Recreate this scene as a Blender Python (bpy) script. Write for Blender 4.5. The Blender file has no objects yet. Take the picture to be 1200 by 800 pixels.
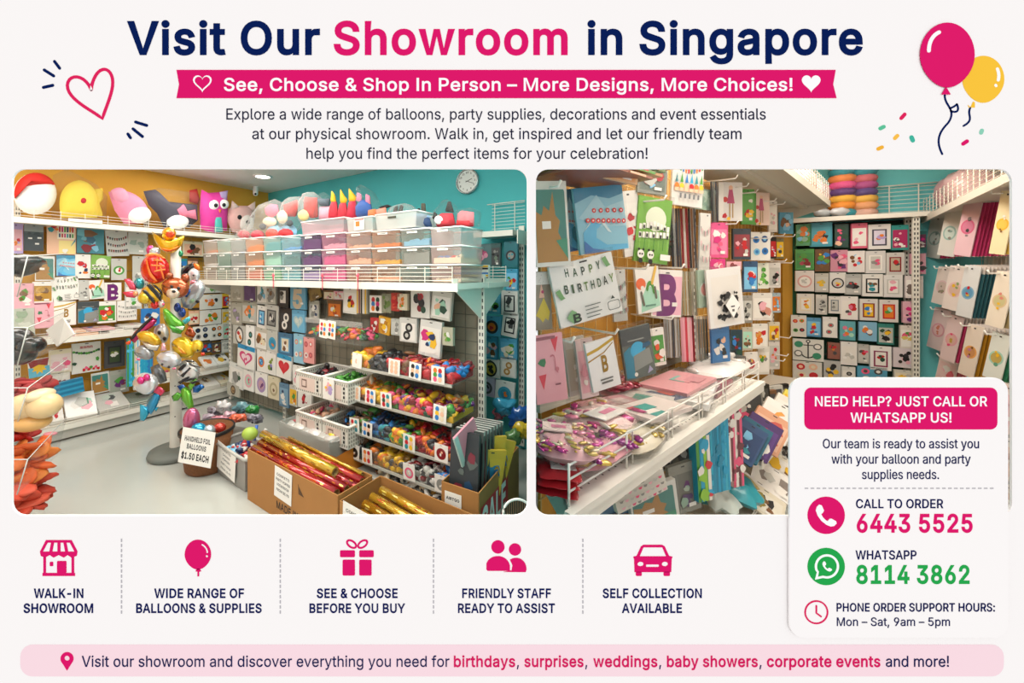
import bpy, math, random
from mathutils import Vector, Matrix
from mathutils.geometry import tessellate_polygon
SC = bpy.context.scene
COL = SC.collection
# ---- camera model: level camera at eye height, lens shifted; pixels are of the 1200 x 800 frame
F, CX, CY, H = 450.0, 500.0, 322.0, 1.6
BD = .86                                            # distance of the display board
def V(*a): return Vector(a)
def at(px, py, Y): return V((px-CX)/F*Y, Y, H-(py-CY)/F*Y)
def on_z(px, py, z):
    Y = (H-z)*F/(py-CY); return at(px, py, Y)
class Plane:                                        # a vertical plane: point o, direction d (to the right as seen), n towards the aisle
    def __init__(s, o, d, n):
        s.o = Vector((o[0], o[1])); s.d = Vector(d).normalized(); s.n = Vector(n).normalized()
    def hit(s, px, py, off=0.0):
        o = s.o+s.n*off; k = (px-CX)/F
        Y = (o.dot(s.n))/(k*s.n.x+s.n.y)
        return at(px, py, Y)
    def pt(s, t, off, z):
        p = s.o+s.d*t+s.n*off; return V(p.x, p.y, z)
    def t_of(s, px, off=0.0):
        h = s.hit(px, CY, off); return (Vector((h.x, h.y))-s.o).dot(s.d)
# ---- materials
PAL = dict(w='#ebe7e0', c='#e6d8ba', k='#1b1a1c', g='#8b8a85', G='#48484a', l='#c3c2bb', p='#e7abb6', P='#cf2a78', r='#c41f29', R='#84131f',
           o='#e27a26', y='#ecbb28', m='#b4842a', n='#77502f', t='#2b8c96', b='#2c7bc2', B='#20345e', s='#7cc0e4', v='#66296f', V='#b49dcc',
           e='#4c963a', E='#1f4a36', q='#a6d6bd', f='#b3b5aa', z='#ecbb9b', a='#27a3cd', W='#f6f4f1', K='#2c2a30', M='#e4577f', T='#63b9bd')
def lin(h):
    h = h.lstrip('#'); o = []; h = h if len(h) == 6 else ''.join(x*2 for x in h)
    for i in (0, 2, 4):
        c = int(h[i:i+2], 16)/255; o.append(c/12.92 if c <= .04045 else ((c+.055)/1.055)**2.4)
    return (o[0], o[1], o[2], 1)
MATS = {}
def mat(h, rough=.45, metal=0, spec=.5, alpha=1, coat=0, noise=0, scale=8, trans=0, bump=0, k=1):
    h = PAL.get(h, h); key = (h, rough, metal, spec, alpha, coat, noise, scale, bump, k)
    if key in MATS: return MATS[key]
    m = bpy.data.materials.new('paint_'+h.lstrip('#')); m.use_nodes = True
    nt = m.node_tree; b = nt.nodes['Principled BSDF']; c = lin(h); c = (c[0]*k, c[1]*k, c[2]*k, 1)
    b.inputs['Base Color'].default_value = c; b.inputs['Roughness'].default_value = rough
    b.inputs['Metallic'].default_value = metal; b.inputs['Specular IOR Level'].default_value = spec
    b.inputs['Alpha'].default_value = alpha; b.inputs['Coat Weight'].default_value = coat
    if noise or bump:
        tc = nt.nodes.new('ShaderNodeTexCoord'); n = nt.nodes.new('ShaderNodeTexNoise')
        n.inputs['Scale'].default_value = scale; n.inputs['Detail'].default_value = 4
        nt.links.new(tc.outputs['Object'], n.inputs['Vector'])
        if noise:
            r = nt.nodes.new('ShaderNodeMix'); r.data_type = 'RGBA'
            r.inputs['A'].default_value = tuple(x*(1-noise) for x in c[:3])+(1,)
            r.inputs['B'].default_value = tuple(min(1, x*(1+noise)) for x in c[:3])+(1,)
            nt.links.new(n.outputs['Fac'], r.inputs['Factor']); nt.links.new(r.outputs['Result'], b.inputs['Base Color'])
        if bump:
            u = nt.nodes.new('ShaderNodeBump'); u.inputs['Strength'].default_value = bump; u.inputs['Distance'].default_value = .01
            nt.links.new(n.outputs['Fac'], u.inputs['Height']); nt.links.new(u.outputs['Normal'], b.inputs['Normal'])
    MATS[key] = m; return m
def foil(h): return mat(h, rough=.2, metal=.55, spec=.6, coat=.5)
def card(h): return mat(h, rough=.42, coat=.12)
def cloth(h): return mat(h, rough=.7, noise=.08, scale=30)
def film_mat(name, col, dens, rough=.12, edge=.35):
    m = bpy.data.materials.new(name); m.use_nodes = True; nt = m.node_tree; nt.nodes.clear()
    out = nt.nodes.new('ShaderNodeOutputMaterial'); mx = nt.nodes.new('ShaderNodeMixShader')
    tr = nt.nodes.new('ShaderNodeBsdfTransparent'); pr = nt.nodes.new('ShaderNodeBsdfPrincipled')
    pr.inputs['Base Color'].default_value = lin(col); pr.inputs['Roughness'].default_value = rough
    lw = nt.nodes.new('ShaderNodeLayerWeight'); lw.inputs['Blend'].default_value = .35
    mr = nt.nodes.new('ShaderNodeMapRange'); mr.inputs['To Min'].default_value = dens; mr.inputs['To Max'].default_value = min(1, dens+edge)
    nt.links.new(lw.outputs['Facing'], mr.inputs['Value']); nt.links.new(mr.outputs['Result'], mx.inputs['Fac'])
    nt.links.new(tr.outputs[0], mx.inputs[1]); nt.links.new(pr.outputs[0], mx.inputs[2]); nt.links.new(mx.outputs[0], out.inputs[0])
    return m
FILM = film_mat('clear_film', '#8f8f8a', .03, .1, .2)
HAZE = film_mat('milky_plastic', '#e2dfda', .08, .3)
SHELL = film_mat('frosted_plastic', '#c6b6ac', .36, .3, .3)
ACRYL = film_mat('clear_acrylic', '#9a9e9a', .012, .08, .2)
# ---- mesh builder: one MB becomes one mesh object
class MB:
    def __init__(s): s.v = []; s.f = []; s.m = []; s.mats = []; s.cur = 0; s.sm = []; s.smooth = False
    def use(s, m):
        if m not in s.mats: s.mats.append(m)
        s.cur = s.mats.index(m); return s
    def face(s, idx): s.f.append(idx); s.m.append(s.cur); s.sm.append(s.smooth)
    def add(s, pts): b = len(s.v); s.v += [Vector(p) for p in pts]; return b
    def quad(s, a, b, c, d): i = s.add((a, b, c, d)); s.face((i, i+1, i+2, i+3))
    def box(s, c, x, y, z):                          # centre and three half-vectors
        c, x, y, z = Vector(c), Vector(x), Vector(y), Vector(z)
        i = s.add([c+x*a+y*b+z*e for a in (-1, 1) for b in (-1, 1) for e in (-1, 1)])
        for q in ((0, 1, 3, 2), (4, 6, 7, 5), (0, 4, 5, 1), (2, 3, 7, 6), (0, 2, 6, 4), (1, 5, 7, 3)): s.face(tuple(i+k for k in q))
    def abox(s, x0, y0, z0, x1, y1, z1):
        s.box(((x0+x1)/2, (y0+y1)/2, (z0+z1)/2), ((x1-x0)/2, 0, 0), (0, (y1-y0)/2, 0), (0, 0, (z1-z0)/2))
    def tube(s, path, r, n=6, cap=True, r1=None):
        path = [Vector(p) for p in path]; rings = []; old = s.smooth; s.smooth = n > 4
        for k, p in enumerate(path):
            t = (path[min(k+1, len(path)-1)]-path[max(k-1, 0)])
            t = t.normalized() if t.length > 1e-9 else V(0, 0, 1)
            u = t.cross(V(0, 0, 1)) if abs(t.z) < .95 else t.cross(V(1, 0, 0))
            u.normalize(); w = t.cross(u); rr = r if r1 is None else r+(r1-r)*k/max(1, len(path)-1)
            rings.append(s.add([p+(u*math.cos(6.28318*j/n)+w*math.sin(6.28318*j/n))*rr for j in range(n)]))
        for a, b in zip(rings, rings[1:]):
            for j in range(n): s.face((a+j, a+(j+1) % n, b+(j+1) % n, b+j))
        if cap: s.face(tuple(rings[0]+j for j in range(n))[::-1]); s.face(tuple(rings[-1]+j for j in range(n)))
        s.smooth = old
    def lathe(s, c, prof, n=24, ax=None):           # prof: (radius, height) pairs about +Z or a 3x3 frame
        c = Vector(c); old = s.smooth; s.smooth = True; rings = []
        X, Y, Z = ax if ax else (V(1, 0, 0), V(0, 1, 0), V(0, 0, 1))
        for r, h in prof: rings.append(s.add([c+Z*h+(X*math.cos(6.28318*j/n)+Y*math.sin(6.28318*j/n))*r for j in range(n)]))
        for a, b in zip(rings, rings[1:]):
            for j in range(n): s.face((a+j, a+(j+1) % n, b+(j+1) % n, b+j))
        s.smooth = old
    def ell(s, c, rx, ry, rz, R=None, n=10, k=6, wob=0, rng=None):
        c = Vector(c); old = s.smooth; s.smooth = True; rings = []
        R = R or Matrix.Identity(3)
        for i in range(1, k):
            th = math.pi*i/k; pts = []
            for j in range(n):
                a = 6.28318*j/n; q = 1+(rng.uniform(-wob, wob) if wob else 0)
                pts.append(c+R@V(rx*math.sin(th)*math.cos(a)*q, ry*math.sin(th)*math.sin(a)*q, rz*math.cos(th)*q))
            rings.append(s.add(pts))
        top = s.add([c+R@V(0, 0, rz)]); bot = s.add([c-R@V(0, 0, rz)])
        for j in range(n): s.face((top, rings[0]+j, rings[0]+(j+1) % n)); s.face((bot, rings[-1]+(j+1) % n, rings[-1]+j))
        for a, b in zip(rings, rings[1:]):
            for j in range(n): s.face((a+j, b+j, b+(j+1) % n, a+(j+1) % n))
        s.smooth = old
    def puff(s, pts, thick, fn, rings=5, back=True, p=.5, rng=None, wr=0):   # pillow from a star-shaped 2D outline; fn(u,v,depth)->point
        cx = sum(q[0] for q in pts)/len(pts); cy = sum(q[1] for q in pts)/len(pts); old = s.smooth; s.smooth = True
        for sgn in ((1, -1) if back else (1,)):
            prev = None
            for i in range(rings+1):
                q = 1-i/(rings+.0); d = sgn*thick*max(0, 1-q*q)**p
                if i == rings:
                    c = s.add([fn(cx, cy, d)])
                    for j in range(len(pts)): s.face((prev+j, prev+(j+1) % len(pts), c)[::sgn])
                else:
                    b = s.add([fn(cx+(x-cx)*q, cy+(y-cy)*q, d*(1+(rng.uniform(-wr, wr) if wr else 0))) for x, y in pts])
                    if prev is not None:
                        for j in range(len(pts)): s.face((prev+j, prev+(j+1) % len(pts), b+(j+1) % len(pts), b+j)[::sgn])
                    prev = b
        s.smooth = old
    def poly(s, loops, fn, d0=0, d1=None):          # flat shape with holes; fn(u,v,depth)->point; d1 gives it thickness
        L = [[V(x, y, 0) for x, y in l] for l in loops]; flat = [p for l in L for p in l]
        i = s.add([fn(p.x, p.y, d0) for p in flat])
        for t in tessellate_polygon(L): s.face((i+t[0], i+t[1], i+t[2]))
        if d1 is not None:
            j = s.add([fn(p.x, p.y, d1) for p in flat]); k = 0
            for l in L:
                n = len(l)
                for q in range(n): s.face((i+k+q, i+k+(q+1) % n, j+k+(q+1) % n, j+k+q))
                k += n
    def heap(s, rng, c, x, y, n, size, mats, z=.0):  # a jumble of small limp shapes about c within half-vectors x and y
        c, x, y = Vector(c), Vector(x), Vector(y)
        for _ in range(n):
            a, b = rng.uniform(-.95, .95), rng.uniform(-.95, .95)
            s.use(rng.choice(mats))
            R = Matrix.Rotation(rng.uniform(0, 6.28), 3, 'Z')@Matrix.Rotation(rng.uniform(-1, 1), 3, 'X')@Matrix.Rotation(rng.uniform(-.8, .8), 3, 'Y')
            q = size*rng.uniform(.6, 1.25)
            s.ell(c+x*a+y*b+V(0, 0, z*(1-max(abs(a), abs(b)))*rng.uniform(.2, 1)), q, q*rng.uniform(.35, .7), q*rng.uniform(.2, .5), R, 7, 4, .18, rng)
    def build(s, name, parent=None, label=None, cat=None, group=None, kind=None, mw=None):
        me = bpy.data.meshes.new(name); me.from_pydata([tuple(p) for p in s.v], [], s.f)
        for m in s.mats: me.materials.append(m)
        me.polygons.foreach_set('material_index', s.m); me.polygons.foreach_set('use_smooth', s.sm); me.validate(); me.update()
        o = bpy.data.objects.new(name, me); COL.objects.link(o)
        if parent: o.parent = parent
        if mw is not None: o.matrix_local = mw
        return tag(o, label, cat, group, kind)
SEEN = {}
ORD = 'first second third fourth fifth sixth seventh eighth ninth tenth eleventh twelfth thirteenth fourteenth fifteenth sixteenth'.split()
def tag(o, label=None, cat=None, group=None, kind=None):
    if label: o['label'] = label
    if cat: o['category'] = cat
    if group: o['group'] = group
    if kind: o['kind'] = kind
    return o
def thing(name, loc, label, cat, group=None, mw=None):
    o = bpy.data.objects.new(name, None); COL.objects.link(o); o.empty_display_size = .05
    o.location = loc
    if mw is not None: o.matrix_world = mw
    return tag(o, label, cat, group)
def thing0(name, label, cat, group=None): return thing(name, (0, 0, 0), label, cat, group)
def arc(cx, cy, r, a0=0, a1=360, n=24, ry=None):
    ry = r if ry is None else ry; full = abs(a1-a0) >= 360
    return [(cx+r*math.cos(math.radians(a0+(a1-a0)*i/n)), cy+ry*math.sin(math.radians(a0+(a1-a0)*i/n))) for i in range(n if full else n+1)]
def rrect(x0, y0, x1, y1, r, n=5):
    p = []
    for cx, cy, a in ((x1-r, y1-r, 0), (x0+r, y1-r, 90), (x0+r, y0+r, 180), (x1-r, y0+r, 270)): p += arc(cx, cy, r, a, a+90, n)
    return p
def heart(cx, cy, w, h, n=28):
    p = []
    for i in range(n):
        t = 6.28318*i/n; x = 16*math.sin(t)**3; y = 13*math.cos(t)-5*math.cos(2*t)-2*math.cos(3*t)-math.cos(4*t)
        p.append((cx+x/32*w, cy+(y+2.5)/29*h))
    return p
def star(cx, cy, r, k=5, q=.45, a0=90):
    return [(cx+(r if i % 2 == 0 else r*q)*math.cos(math.radians(a0+180*i/k)), cy+(r if i % 2 == 0 else r*q)*math.sin(math.radians(a0+180*i/k))) for i in range(2*k)]
def stroke(path, w):                                # outline of a thick round-ended line
    n = len(path); L = []; Rr = []
    for i in range(n):
        a = path[max(0, i-1)]; b = path[min(n-1, i+1)]; dx, dy = b[0]-a[0], b[1]-a[1]; q = math.hypot(dx, dy) or 1
        nx, ny = -dy/q*w/2, dx/q*w/2; L.append((path[i][0]+nx, path[i][1]+ny)); Rr.append((path[i][0]-nx, path[i][1]-ny))
    def cap(p, frm):
        a = math.atan2(frm[1]-p[1], frm[0]-p[0]); return [(p[0]+w/2*math.cos(a-k*math.pi/5), p[1]+w/2*math.sin(a-k*math.pi/5)) for k in range(1, 5)]
    return L+cap(path[-1], L[-1])+Rr[::-1]+cap(path[0], Rr[0])
def bez(p0, p1, p2, p3, n=10):
    o = []
    for i in range(n+1):
        t = i/n; a, b, c, d = (1-t)**3, 3*t*(1-t)**2, 3*t*t*(1-t), t**3
        o.append((a*p0[0]+b*p1[0]+c*p2[0]+d*p3[0], a*p0[1]+b*p1[1]+c*p2[1]+d*p3[1]))
    return o
# ---- letter shapes: advance, then outlines as x,y pairs in thousandths
CHARS = "ABCDEFGHIJKLMNOPQRSTUVWXYZabcdefghijklmnopqrstuvwxyz0123456789&!?,.:-–$@%/'+"
FONT = [
[685,[341,656,121,0,23,0,288,726,394,726,661,0,564,0],[157,203,157,284,528,284,528,203]],
[651,[86,0,86,726,344,726,413,720,469,701,513,670,544,631,562,585,568,534,564,491,552,457,533,430,509,408,480,392,450,381,518,351,549,325,575,290,591,247,597,195,590,142,571,95,539,56,492,26,430,6,352,0],[178,81,350,81,422,90,471,114,498,150,508,195,503,230,489,263,467,290,436,311,399,325,354,330,178,330],[178,408,340,408,378,411,411,423,440,441,461,466,475,496,480,531,471,576,446,612,404,637,343,645,178,645]],
[728,[382,-10,293,2,215,36,149,90,99,165,68,256,58,363,68,470,99,561,149,636,215,691,293,725,382,736,435,732,486,720,532,700,574,673,610,638,639,597,661,550,675,497,583,497,572,533,556,563,535,590,510,612,482,629,450,641,417,648,382,651,318,642,262,617,215,576,178,519,155,448,148,363,155,278,179,206,215,150,263,109,319,84,382,76,417,78,450,86,482,98,510,115,535,137,556,163,572,194,583,229,675,229,662,176,640,129,611,89,575,54,533,27,486,7,436,-6]],
[717,[313,0,137,0,137,81,307,81,388,90,454,115,505,157,541,213,563,283,570,365,563,446,541,515,506,570,456,611,393,637,315,645,133,645,133,726,322,726,420,716,503,683,570,630,619,558,649,469,659,365,649,259,619,169,569,97,501,44,415,11],[178,726,178,0,86,0,86,726]],
[598,[86,0,86,726,532,726,532,645,178,645,178,408,508,408,508,327,178,327,178,81,536,81,536,0]],
[586,[86,0,86,726,527,726,527,645,178,645,178,397,494,397,494,316,178,316,178,0]],
[743,[592,284,404,284,404,365,683,365,683,286,673,202,644,130,598,71,538,27,466,-1,384,-10,293,2,213,36,148,91,99,165,68,256,58,363,68,470,99,561,148,636,213,691,290,725,378,736,434,732,486,719,534,698,576,670,612,635,641,595,663,549,677,498,583,498,570,531,553,561,533,587,509,610,481,627,450,640,416,648,379,651,317,643,262,617,215,576,178,520,155,448,148,363,155,278,179,207,215,150,263,109,320,84,384,76,442,82,492,102,534,133,566,176,586,228]],
[738,[86,0,86,726,178,726,178,412,560,412,560,726,652,726,652,0,560,0,560,331,178,331,178,0]],
[429,[44,0,44,81,169,81,169,645,44,645,44,726,385,726,385,645,261,645,261,81,385,81,385,0]],
[566,[264,-10,177,4,108,47,62,115,47,208,47,247,139,247,139,208,148,149,174,106,213,80,264,71,314,80,354,106,380,149,388,208,388,726,480,726,480,208,465,115,420,47,351,4]],
[666,[149,208,149,309,519,726,640,726,330,394],[86,0,86,726,178,726,178,0],[531,0,268,370,326,442,641,0]],
[561,[86,0,86,726,178,726,178,81,516,81,516,0]],
[897,[170,627,174,0,86,0,86,726,216,726,449,97,680,726,811,726,811,0,720,0,724,653,722,619,488,0,409,0]],
[747,[171,618,178,0,86,0,86,726,195,726,578,100,569,726,662,726,662,0,552,0]],
[762,[381,-10,293,2,215,36,150,90,100,165,68,256,58,363,68,470,100,561,150,636,215,691,293,725,381,736,470,725,548,691,613,636,662,561,694,470,704,363,694,256,662,165,613,90,548,36,470,2],[381,76,443,84,499,108,546,149,583,206,606,277,614,363,606,449,583,521,546,577,499,618,443,643,381,651,319,643,263,618,216,577,179,520,156,449,148,363,156,277,179,206,216,150,263,109,319,84]],
[635,[178,346,332,346,384,351,424,366,455,389,476,419,488,456,492,496,488,537,476,573,455,603,424,626,383,641,332,646,178,646],[178,346,178,265,156,265,156,346],[178,265,178,0,86,0,86,726,336,726,413,719,475,696,523,660,557,614,577,558,584,496,577,435,557,379,523,332,475,296,413,273,336,265]],
[762,[350,227,447,227,669,-68,572,-68],[381,-10,293,2,215,36,150,90,100,165,68,256,58,363,68,470,100,561,150,636,215,691,293,725,381,736,470,725,548,691,613,636,662,561,694,470,704,363,694,256,662,165,613,90,548,36,470,2],[381,76,443,84,499,108,546,149,583,206,606,277,614,363,606,449,583,521,546,577,499,618,443,643,381,651,319,643,263,618,216,577,179,520,156,449,148,363,156,277,179,206,216,150,263,109,319,84]],
[641,[178,364,333,364,385,368,425,381,456,401,477,429,489,463,493,503,489,543,477,578,455,606,425,628,384,641,333,646,178,646],[178,364,178,282,137,282,137,364],[178,282,178,0,86,0,86,726,337,726,413,719,476,698,523,663,558,618,578,564,585,503,578,441,558,388,523,343,475,310,413,289,337,282],[504,0,329,327,432,327,611,0]],
[638,[319,-13,246,-6,182,13,130,44,91,86,66,137,55,195,149,195,158,157,176,125,203,101,238,84,277,74,319,70,366,74,408,86,443,105,470,131,488,163,493,199,489,230,474,255,452,276,422,292,262,342,182,372,123,413,86,466,74,532,82,589,107,639,146,680,196,711,257,730,324,736,392,730,451,711,501,680,538,641,563,593,572,540,482,540,466,588,431,625,382,647,321,655,277,651,239,639,207,621,184,597,169,569,164,536,170,503,187,476,212,456,480,360,512,339,541,314,563,282,578,244,583,198,575,141,552,91,514,48,462,15,397,-6]],
[641,[45,645,45,726,595,726,595,645,367,645,367,0,275,0,275,645]],
[739,[370,-12,289,-3,220,22,163,62,121,114,95,177,86,247,86,726,177,726,177,254,183,205,201,161,229,125,267,97,314,79,370,74,425,79,472,97,510,125,538,161,555,205,561,254,561,726,653,726,653,247,644,177,618,114,575,62,519,22,450,-3]],
[685,[344,72,564,726,661,726,397,0,291,0,23,726,120,726]],
[980,[490,639,329,0,221,0,23,726,117,726,276,79,437,726,542,726,703,82,861,726,956,726,757,0,650,0]],
[677,[286,372,310,406,310,337],[393,375,370,341,370,410],[339,315,131,0,26,0,286,372,42,726,149,726,340,429,533,726,637,726,393,375,651,0,545,0]],
[674,[338,362,356,329,319,329],[338,362,544,726,650,726,383,297,383,0,291,0,291,297,23,726,130,726]],
[626,[465,649,487,679,497,649],[160,78,139,47,129,78],[160,78,570,81,570,0,59,0,59,66,465,649,58,645,58,726,567,726,567,659]],
[556,[228,-12,179,-7,135,7,97,31,68,64,50,105,43,154,48,196,62,230,83,256,111,276,143,290,360,328,379,335,390,347,393,364,390,398,381,424,365,444,342,460,314,469,279,472,244,469,213,460,188,446,168,430,153,411,143,391,59,416,81,460,112,494,149,519,190,536,233,546,277,549,341,542,376,531,408,515,437,490,460,457,476,414,481,359,481,0,395,0,395,74,360,35,337,17,307,1,271,-9],[243,65,288,70,325,84,355,106,376,133,389,164,393,197,393,271,192,226,167,215,148,199,135,178,131,150,135,124,146,103,163,87,185,75,212,67]],
[606,[328,-12,282,-7,246,5,218,24,169,84,160,84,160,0,75,0,75,726,162,726,162,456,217,514,245,532,281,545,327,549,391,540,447,515,493,474,528,418,550,349,557,270,550,189,528,121,494,65,447,23,391,-3],[314,67,361,73,399,94,429,125,451,166,464,216,469,271,464,325,451,373,430,414,400,445,361,464,314,471,268,465,230,446,200,415,178,375,165,327,161,271,165,214,179,164,201,123,231,93,269,73]],
[565,[296,-12,227,-3,167,23,117,65,80,121,57,189,49,268,57,347,80,416,117,472,167,514,227,540,296,549,335,546,371,538,405,526,436,508,463,486,485,460,503,429,516,395,432,374,296,471,247,464,207,443,177,410,155,369,142,320,137,268,142,216,155,168,177,126,207,94,247,73,296,66,434,167,518,146,505,111,487,80,464,53,437,30,406,12,372,-1,335,-9]],
[606,[279,-12,215,-3,159,23,113,65,78,121,56,189,49,270,56,349,78,418,113,474,160,515,216,540,279,549,325,545,361,532,389,514,437,456,444,726,531,726,531,0,447,0,447,84,438,84,388,24,360,5,324,-7],[292,67,338,73,376,93,406,123,428,164,441,214,445,271,441,327,428,375,406,415,376,446,338,465,292,471,245,464,206,445,176,414,155,373,142,325,137,271,142,216,155,166,177,125,207,94,246,73]],
[577,[440,315,483,315,442,289],[139,315,137,301,137,254,138,242,107,242,107,315],[139,315,440,315,438,339,425,383,404,420,375,448,338,466,293,471,247,465,209,448,178,420,156,385,142,345],[138,242,142,198,158,152,183,115,216,88,256,71,303,66,334,68,362,75,387,87,408,104,424,125,436,151,521,130,504,90,479,56,445,28,403,6,356,-7,303,-12,229,-3,167,23,117,65,79,121,56,189,49,267,56,345,79,414,115,470,164,513,224,540,293,549,337,545,380,534,420,515,456,487,486,450,510,402,525,345,530,242]],
[362,[326,542,326,467,9,467,9,542],[115,0,115,616,120,659,137,694,161,721,193,741,229,753,268,757,347,744,325,669,244,672,220,657,207,632,202,598,202,0]],
[607,[295,-215,239,-211,191,-199,151,-181,117,-157,92,-129,72,-99,145,-58,194,-112,220,-126,254,-136,295,-139,355,-131,403,-107,434,-67,445,-8,445,98,388,39,360,22,324,11,278,7,216,15,161,38,114,76,79,129,56,195,49,273,56,351,78,419,114,474,160,515,216,540,280,549,326,545,362,532,390,514,439,455,447,542,532,542,532,-13,524,-77,500,-128,463,-167,415,-194,358,-210],[293,84,338,90,376,107,406,135,428,173,442,220,446,275,442,329,429,377,407,416,377,446,339,465,293,471,246,464,207,445,177,414,155,375,142,328,137,275,142,221,155,175,177,137,208,108,246,90]],
[586,[162,445,176,474,217,517,267,541,325,549,376,543,421,526,459,498,487,458,504,407,510,343,510,0,423,0,423,336,414,392,390,435,351,461,300,470,263,466,230,453,202,432,180,404,167,367,162,324,162,0,75,0,75,726,162,726]],
[238,[75,0,75,542,162,542,162,0],[119,632,96,637,77,649,63,668,59,690,63,712,77,731,96,744,119,748,143,744,163,731,176,712,180,690,176,668,163,649,143,637]],
[238,[75,542,162,542,162,-43,158,-89,145,-129,123,-161,92,-185,53,-199,-14,-204,-14,-124,35,-119,58,-103,71,-77,75,-41],[119,632,96,637,76,649,63,668,59,690,63,712,76,731,96,744,119,748,142,744,162,731,175,712,180,690,175,668,162,649,142,637]],
[544,[157,195,157,302,172,302,406,542,514,542,263,285,253,285],[75,0,75,726,162,726,162,0],[420,0,211,265,273,327,531,0]],
[270,[199,-3,144,5,106,29,83,68,75,120,75,726,162,726,162,141,165,109,172,89,186,78,242,78,258,4]],
[871,[453,438,460,458,481,490,510,516,544,535,582,547,624,551,669,546,710,531,745,505,772,469,789,422,795,364,795,0,708,0,708,362,700,413,675,447,639,466,598,472,564,468,534,457,511,438,493,414,482,386,479,353,479,0,391,0,391,371,384,412,361,444,327,465,285,472,254,468,225,457,200,439,180,413,167,380,162,340,162,0,75,0,75,542,160,542,160,422,168,461,189,494,215,519,246,537,279,548,313,551,367,542,410,515,441,473]],
[585,[160,439,176,474,217,517,267,541,325,549,376,543,421,526,458,498,486,458,504,407,510,343,510,0,423,0,423,336,414,392,390,435,351,461,300,470,263,466,230,453,202,432,180,404,167,367,162,324,162,0,75,0,75,542,159,542]],
[593,[296,-12,227,-3,167,23,117,65,80,121,57,189,49,268,57,347,80,416,117,472,167,514,227,540,296,549,366,540,426,514,476,472,513,416,536,347,544,268,536,189,513,121,476,65,426,23,366,-3],[296,66,346,73,386,94,417,126,439,168,452,216,456,268,452,320,439,369,417,410,386,443,346,464,296,471,247,464,207,443,177,410,155,369,142,320,137,268,142,216,155,168,177,126,207,94,247,73]],
[606,[75,-204,75,542,160,542,160,456,169,456,217,514,245,532,281,545,327,549,391,540,447,515,493,474,528,418,550,349,557,270,550,189,528,121,494,65,447,23,391,-3,328,-12,282,-7,246,5,218,24,169,84,162,-204],[314,67,361,73,399,94,429,125,451,166,464,216,469,271,464,325,451,373,430,414,400,445,361,464,314,471,268,465,230,446,200,415,178,375,165,327,161,271,165,214,179,164,201,123,231,93,269,73]],
[606,[531,-204,444,-204,444,84,388,24,360,5,324,-7,279,-12,215,-3,159,23,113,65,78,121,56,189,49,270,56,349,78,418,113,474,160,515,216,540,279,549,325,545,361,532,389,514,438,456,447,456,447,542,531,542],[292,67,338,73,376,93,406,123,428,164,441,214,445,271,441,327,428,375,406,415,376,446,338,465,292,471,245,464,206,445,176,414,155,373,142,325,137,271,142,216,155,166,177,125,207,94,246,73]],
[370,[75,0,75,542,159,542,159,458,186,495,218,524,258,543,348,548,348,460,259,461,227,449,200,430,180,405,167,374,162,338,162,0]],
[521,[260,-12,207,-8,160,5,120,25,88,54,65,91,51,135,134,152,150,113,177,86,214,70,259,65,310,71,349,89,374,115,383,147,378,173,363,194,338,210,213,243,149,265,103,297,76,339,67,391,73,435,93,473,124,505,164,529,213,544,267,549,319,545,362,532,398,511,427,484,448,452,463,414,383,396,369,425,346,451,313,469,268,475,223,469,187,452,163,427,155,396,161,369,177,347,205,331,328,299,392,277,437,245,464,203,473,152,466,107,446,67,414,34,371,9,319,-6]],
[325,[291,542,291,467,9,467,9,542],[93,673,180,673,180,139,183,109,194,88,214,75,288,77,304,2,240,-6,178,3,131,30,102,74,93,133]],
[586,[426,103,408,67,367,24,317,1,260,-7,209,-2,164,15,127,44,99,84,81,135,75,198,75,542,162,542,162,206,171,149,196,107,235,81,286,72,323,76,356,88,383,109,405,138,418,175,423,218,423,542,510,542,510,0,426,0]],
[556,[278,75,293,30,263,30],[278,75,435,542,530,542,323,0,232,0,25,542,120,542]],
[810,[405,445,284,0,196,0,32,542,124,542,243,87,360,542,452,542,567,89,685,542,778,542,613,0,526,0]],
[541,[221,278,245,312,244,244],[273,331,296,294,251,294],[320,274,298,241,298,306],[269,223,247,259,292,259],[269,223,131,0,30,0,221,278,41,542,143,542,273,331,402,542,502,542,320,274,511,0,410,0]],
[556,[278,76,293,30,262,30],[278,76,436,542,530,542,292,-83,273,-122,252,-153,227,-177,199,-194,167,-204,68,-198,88,-122,126,-128,148,-127,168,-120,186,-106,202,-83,232,-2,25,542,120,542]],
[543,[59,0,59,65,363,456,68,461,68,542,475,542,475,472,180,86,484,80,484,0]],
[647,[324,-10,249,1,186,34,135,88,98,162,76,254,68,363,76,472,99,564,136,638,186,692,249,725,324,736,398,725,461,692,512,638,548,564,571,472,579,363,571,254,549,162,512,88,462,34,399,1],[324,71,373,79,414,105,447,148,471,205,486,277,491,363,486,449,471,521,447,579,414,621,373,648,324,656,274,648,233,621,200,579,176,521,161,449,156,363,161,277,176,205,200,148,233,105,274,79]],
[647,[109,0,109,78,558,78,558,0],[394,726,394,0,303,0,303,640,123,511,123,609,283,726]],
[647,[91,0,91,68,427,436,444,466,454,497,457,530,453,567,439,598,418,623,390,641,357,652,319,656,280,652,246,639,219,618,198,590,186,556,181,517,94,517,101,578,123,632,158,676,204,709,259,729,321,736,383,729,437,709,482,677,516,636,537,587,544,532,540,492,530,454,510,414,480,369,218,86,556,81,556,0]],
[647,[315,412,377,412,440,394,492,361,530,318,553,265,561,207,553,147,529,94,491,51,441,18,380,-3,311,-10,247,-4,189,14,139,43,100,82,74,131,62,188,156,188,164,153,181,124,205,101,236,85,272,75,312,71,355,75,393,87,425,106,449,133,465,166,470,207,465,245,451,280,427,310,392,333,346,348,287,353,224,353,224,427,411,640,99,646,99,726,532,726,532,658]],
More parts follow.
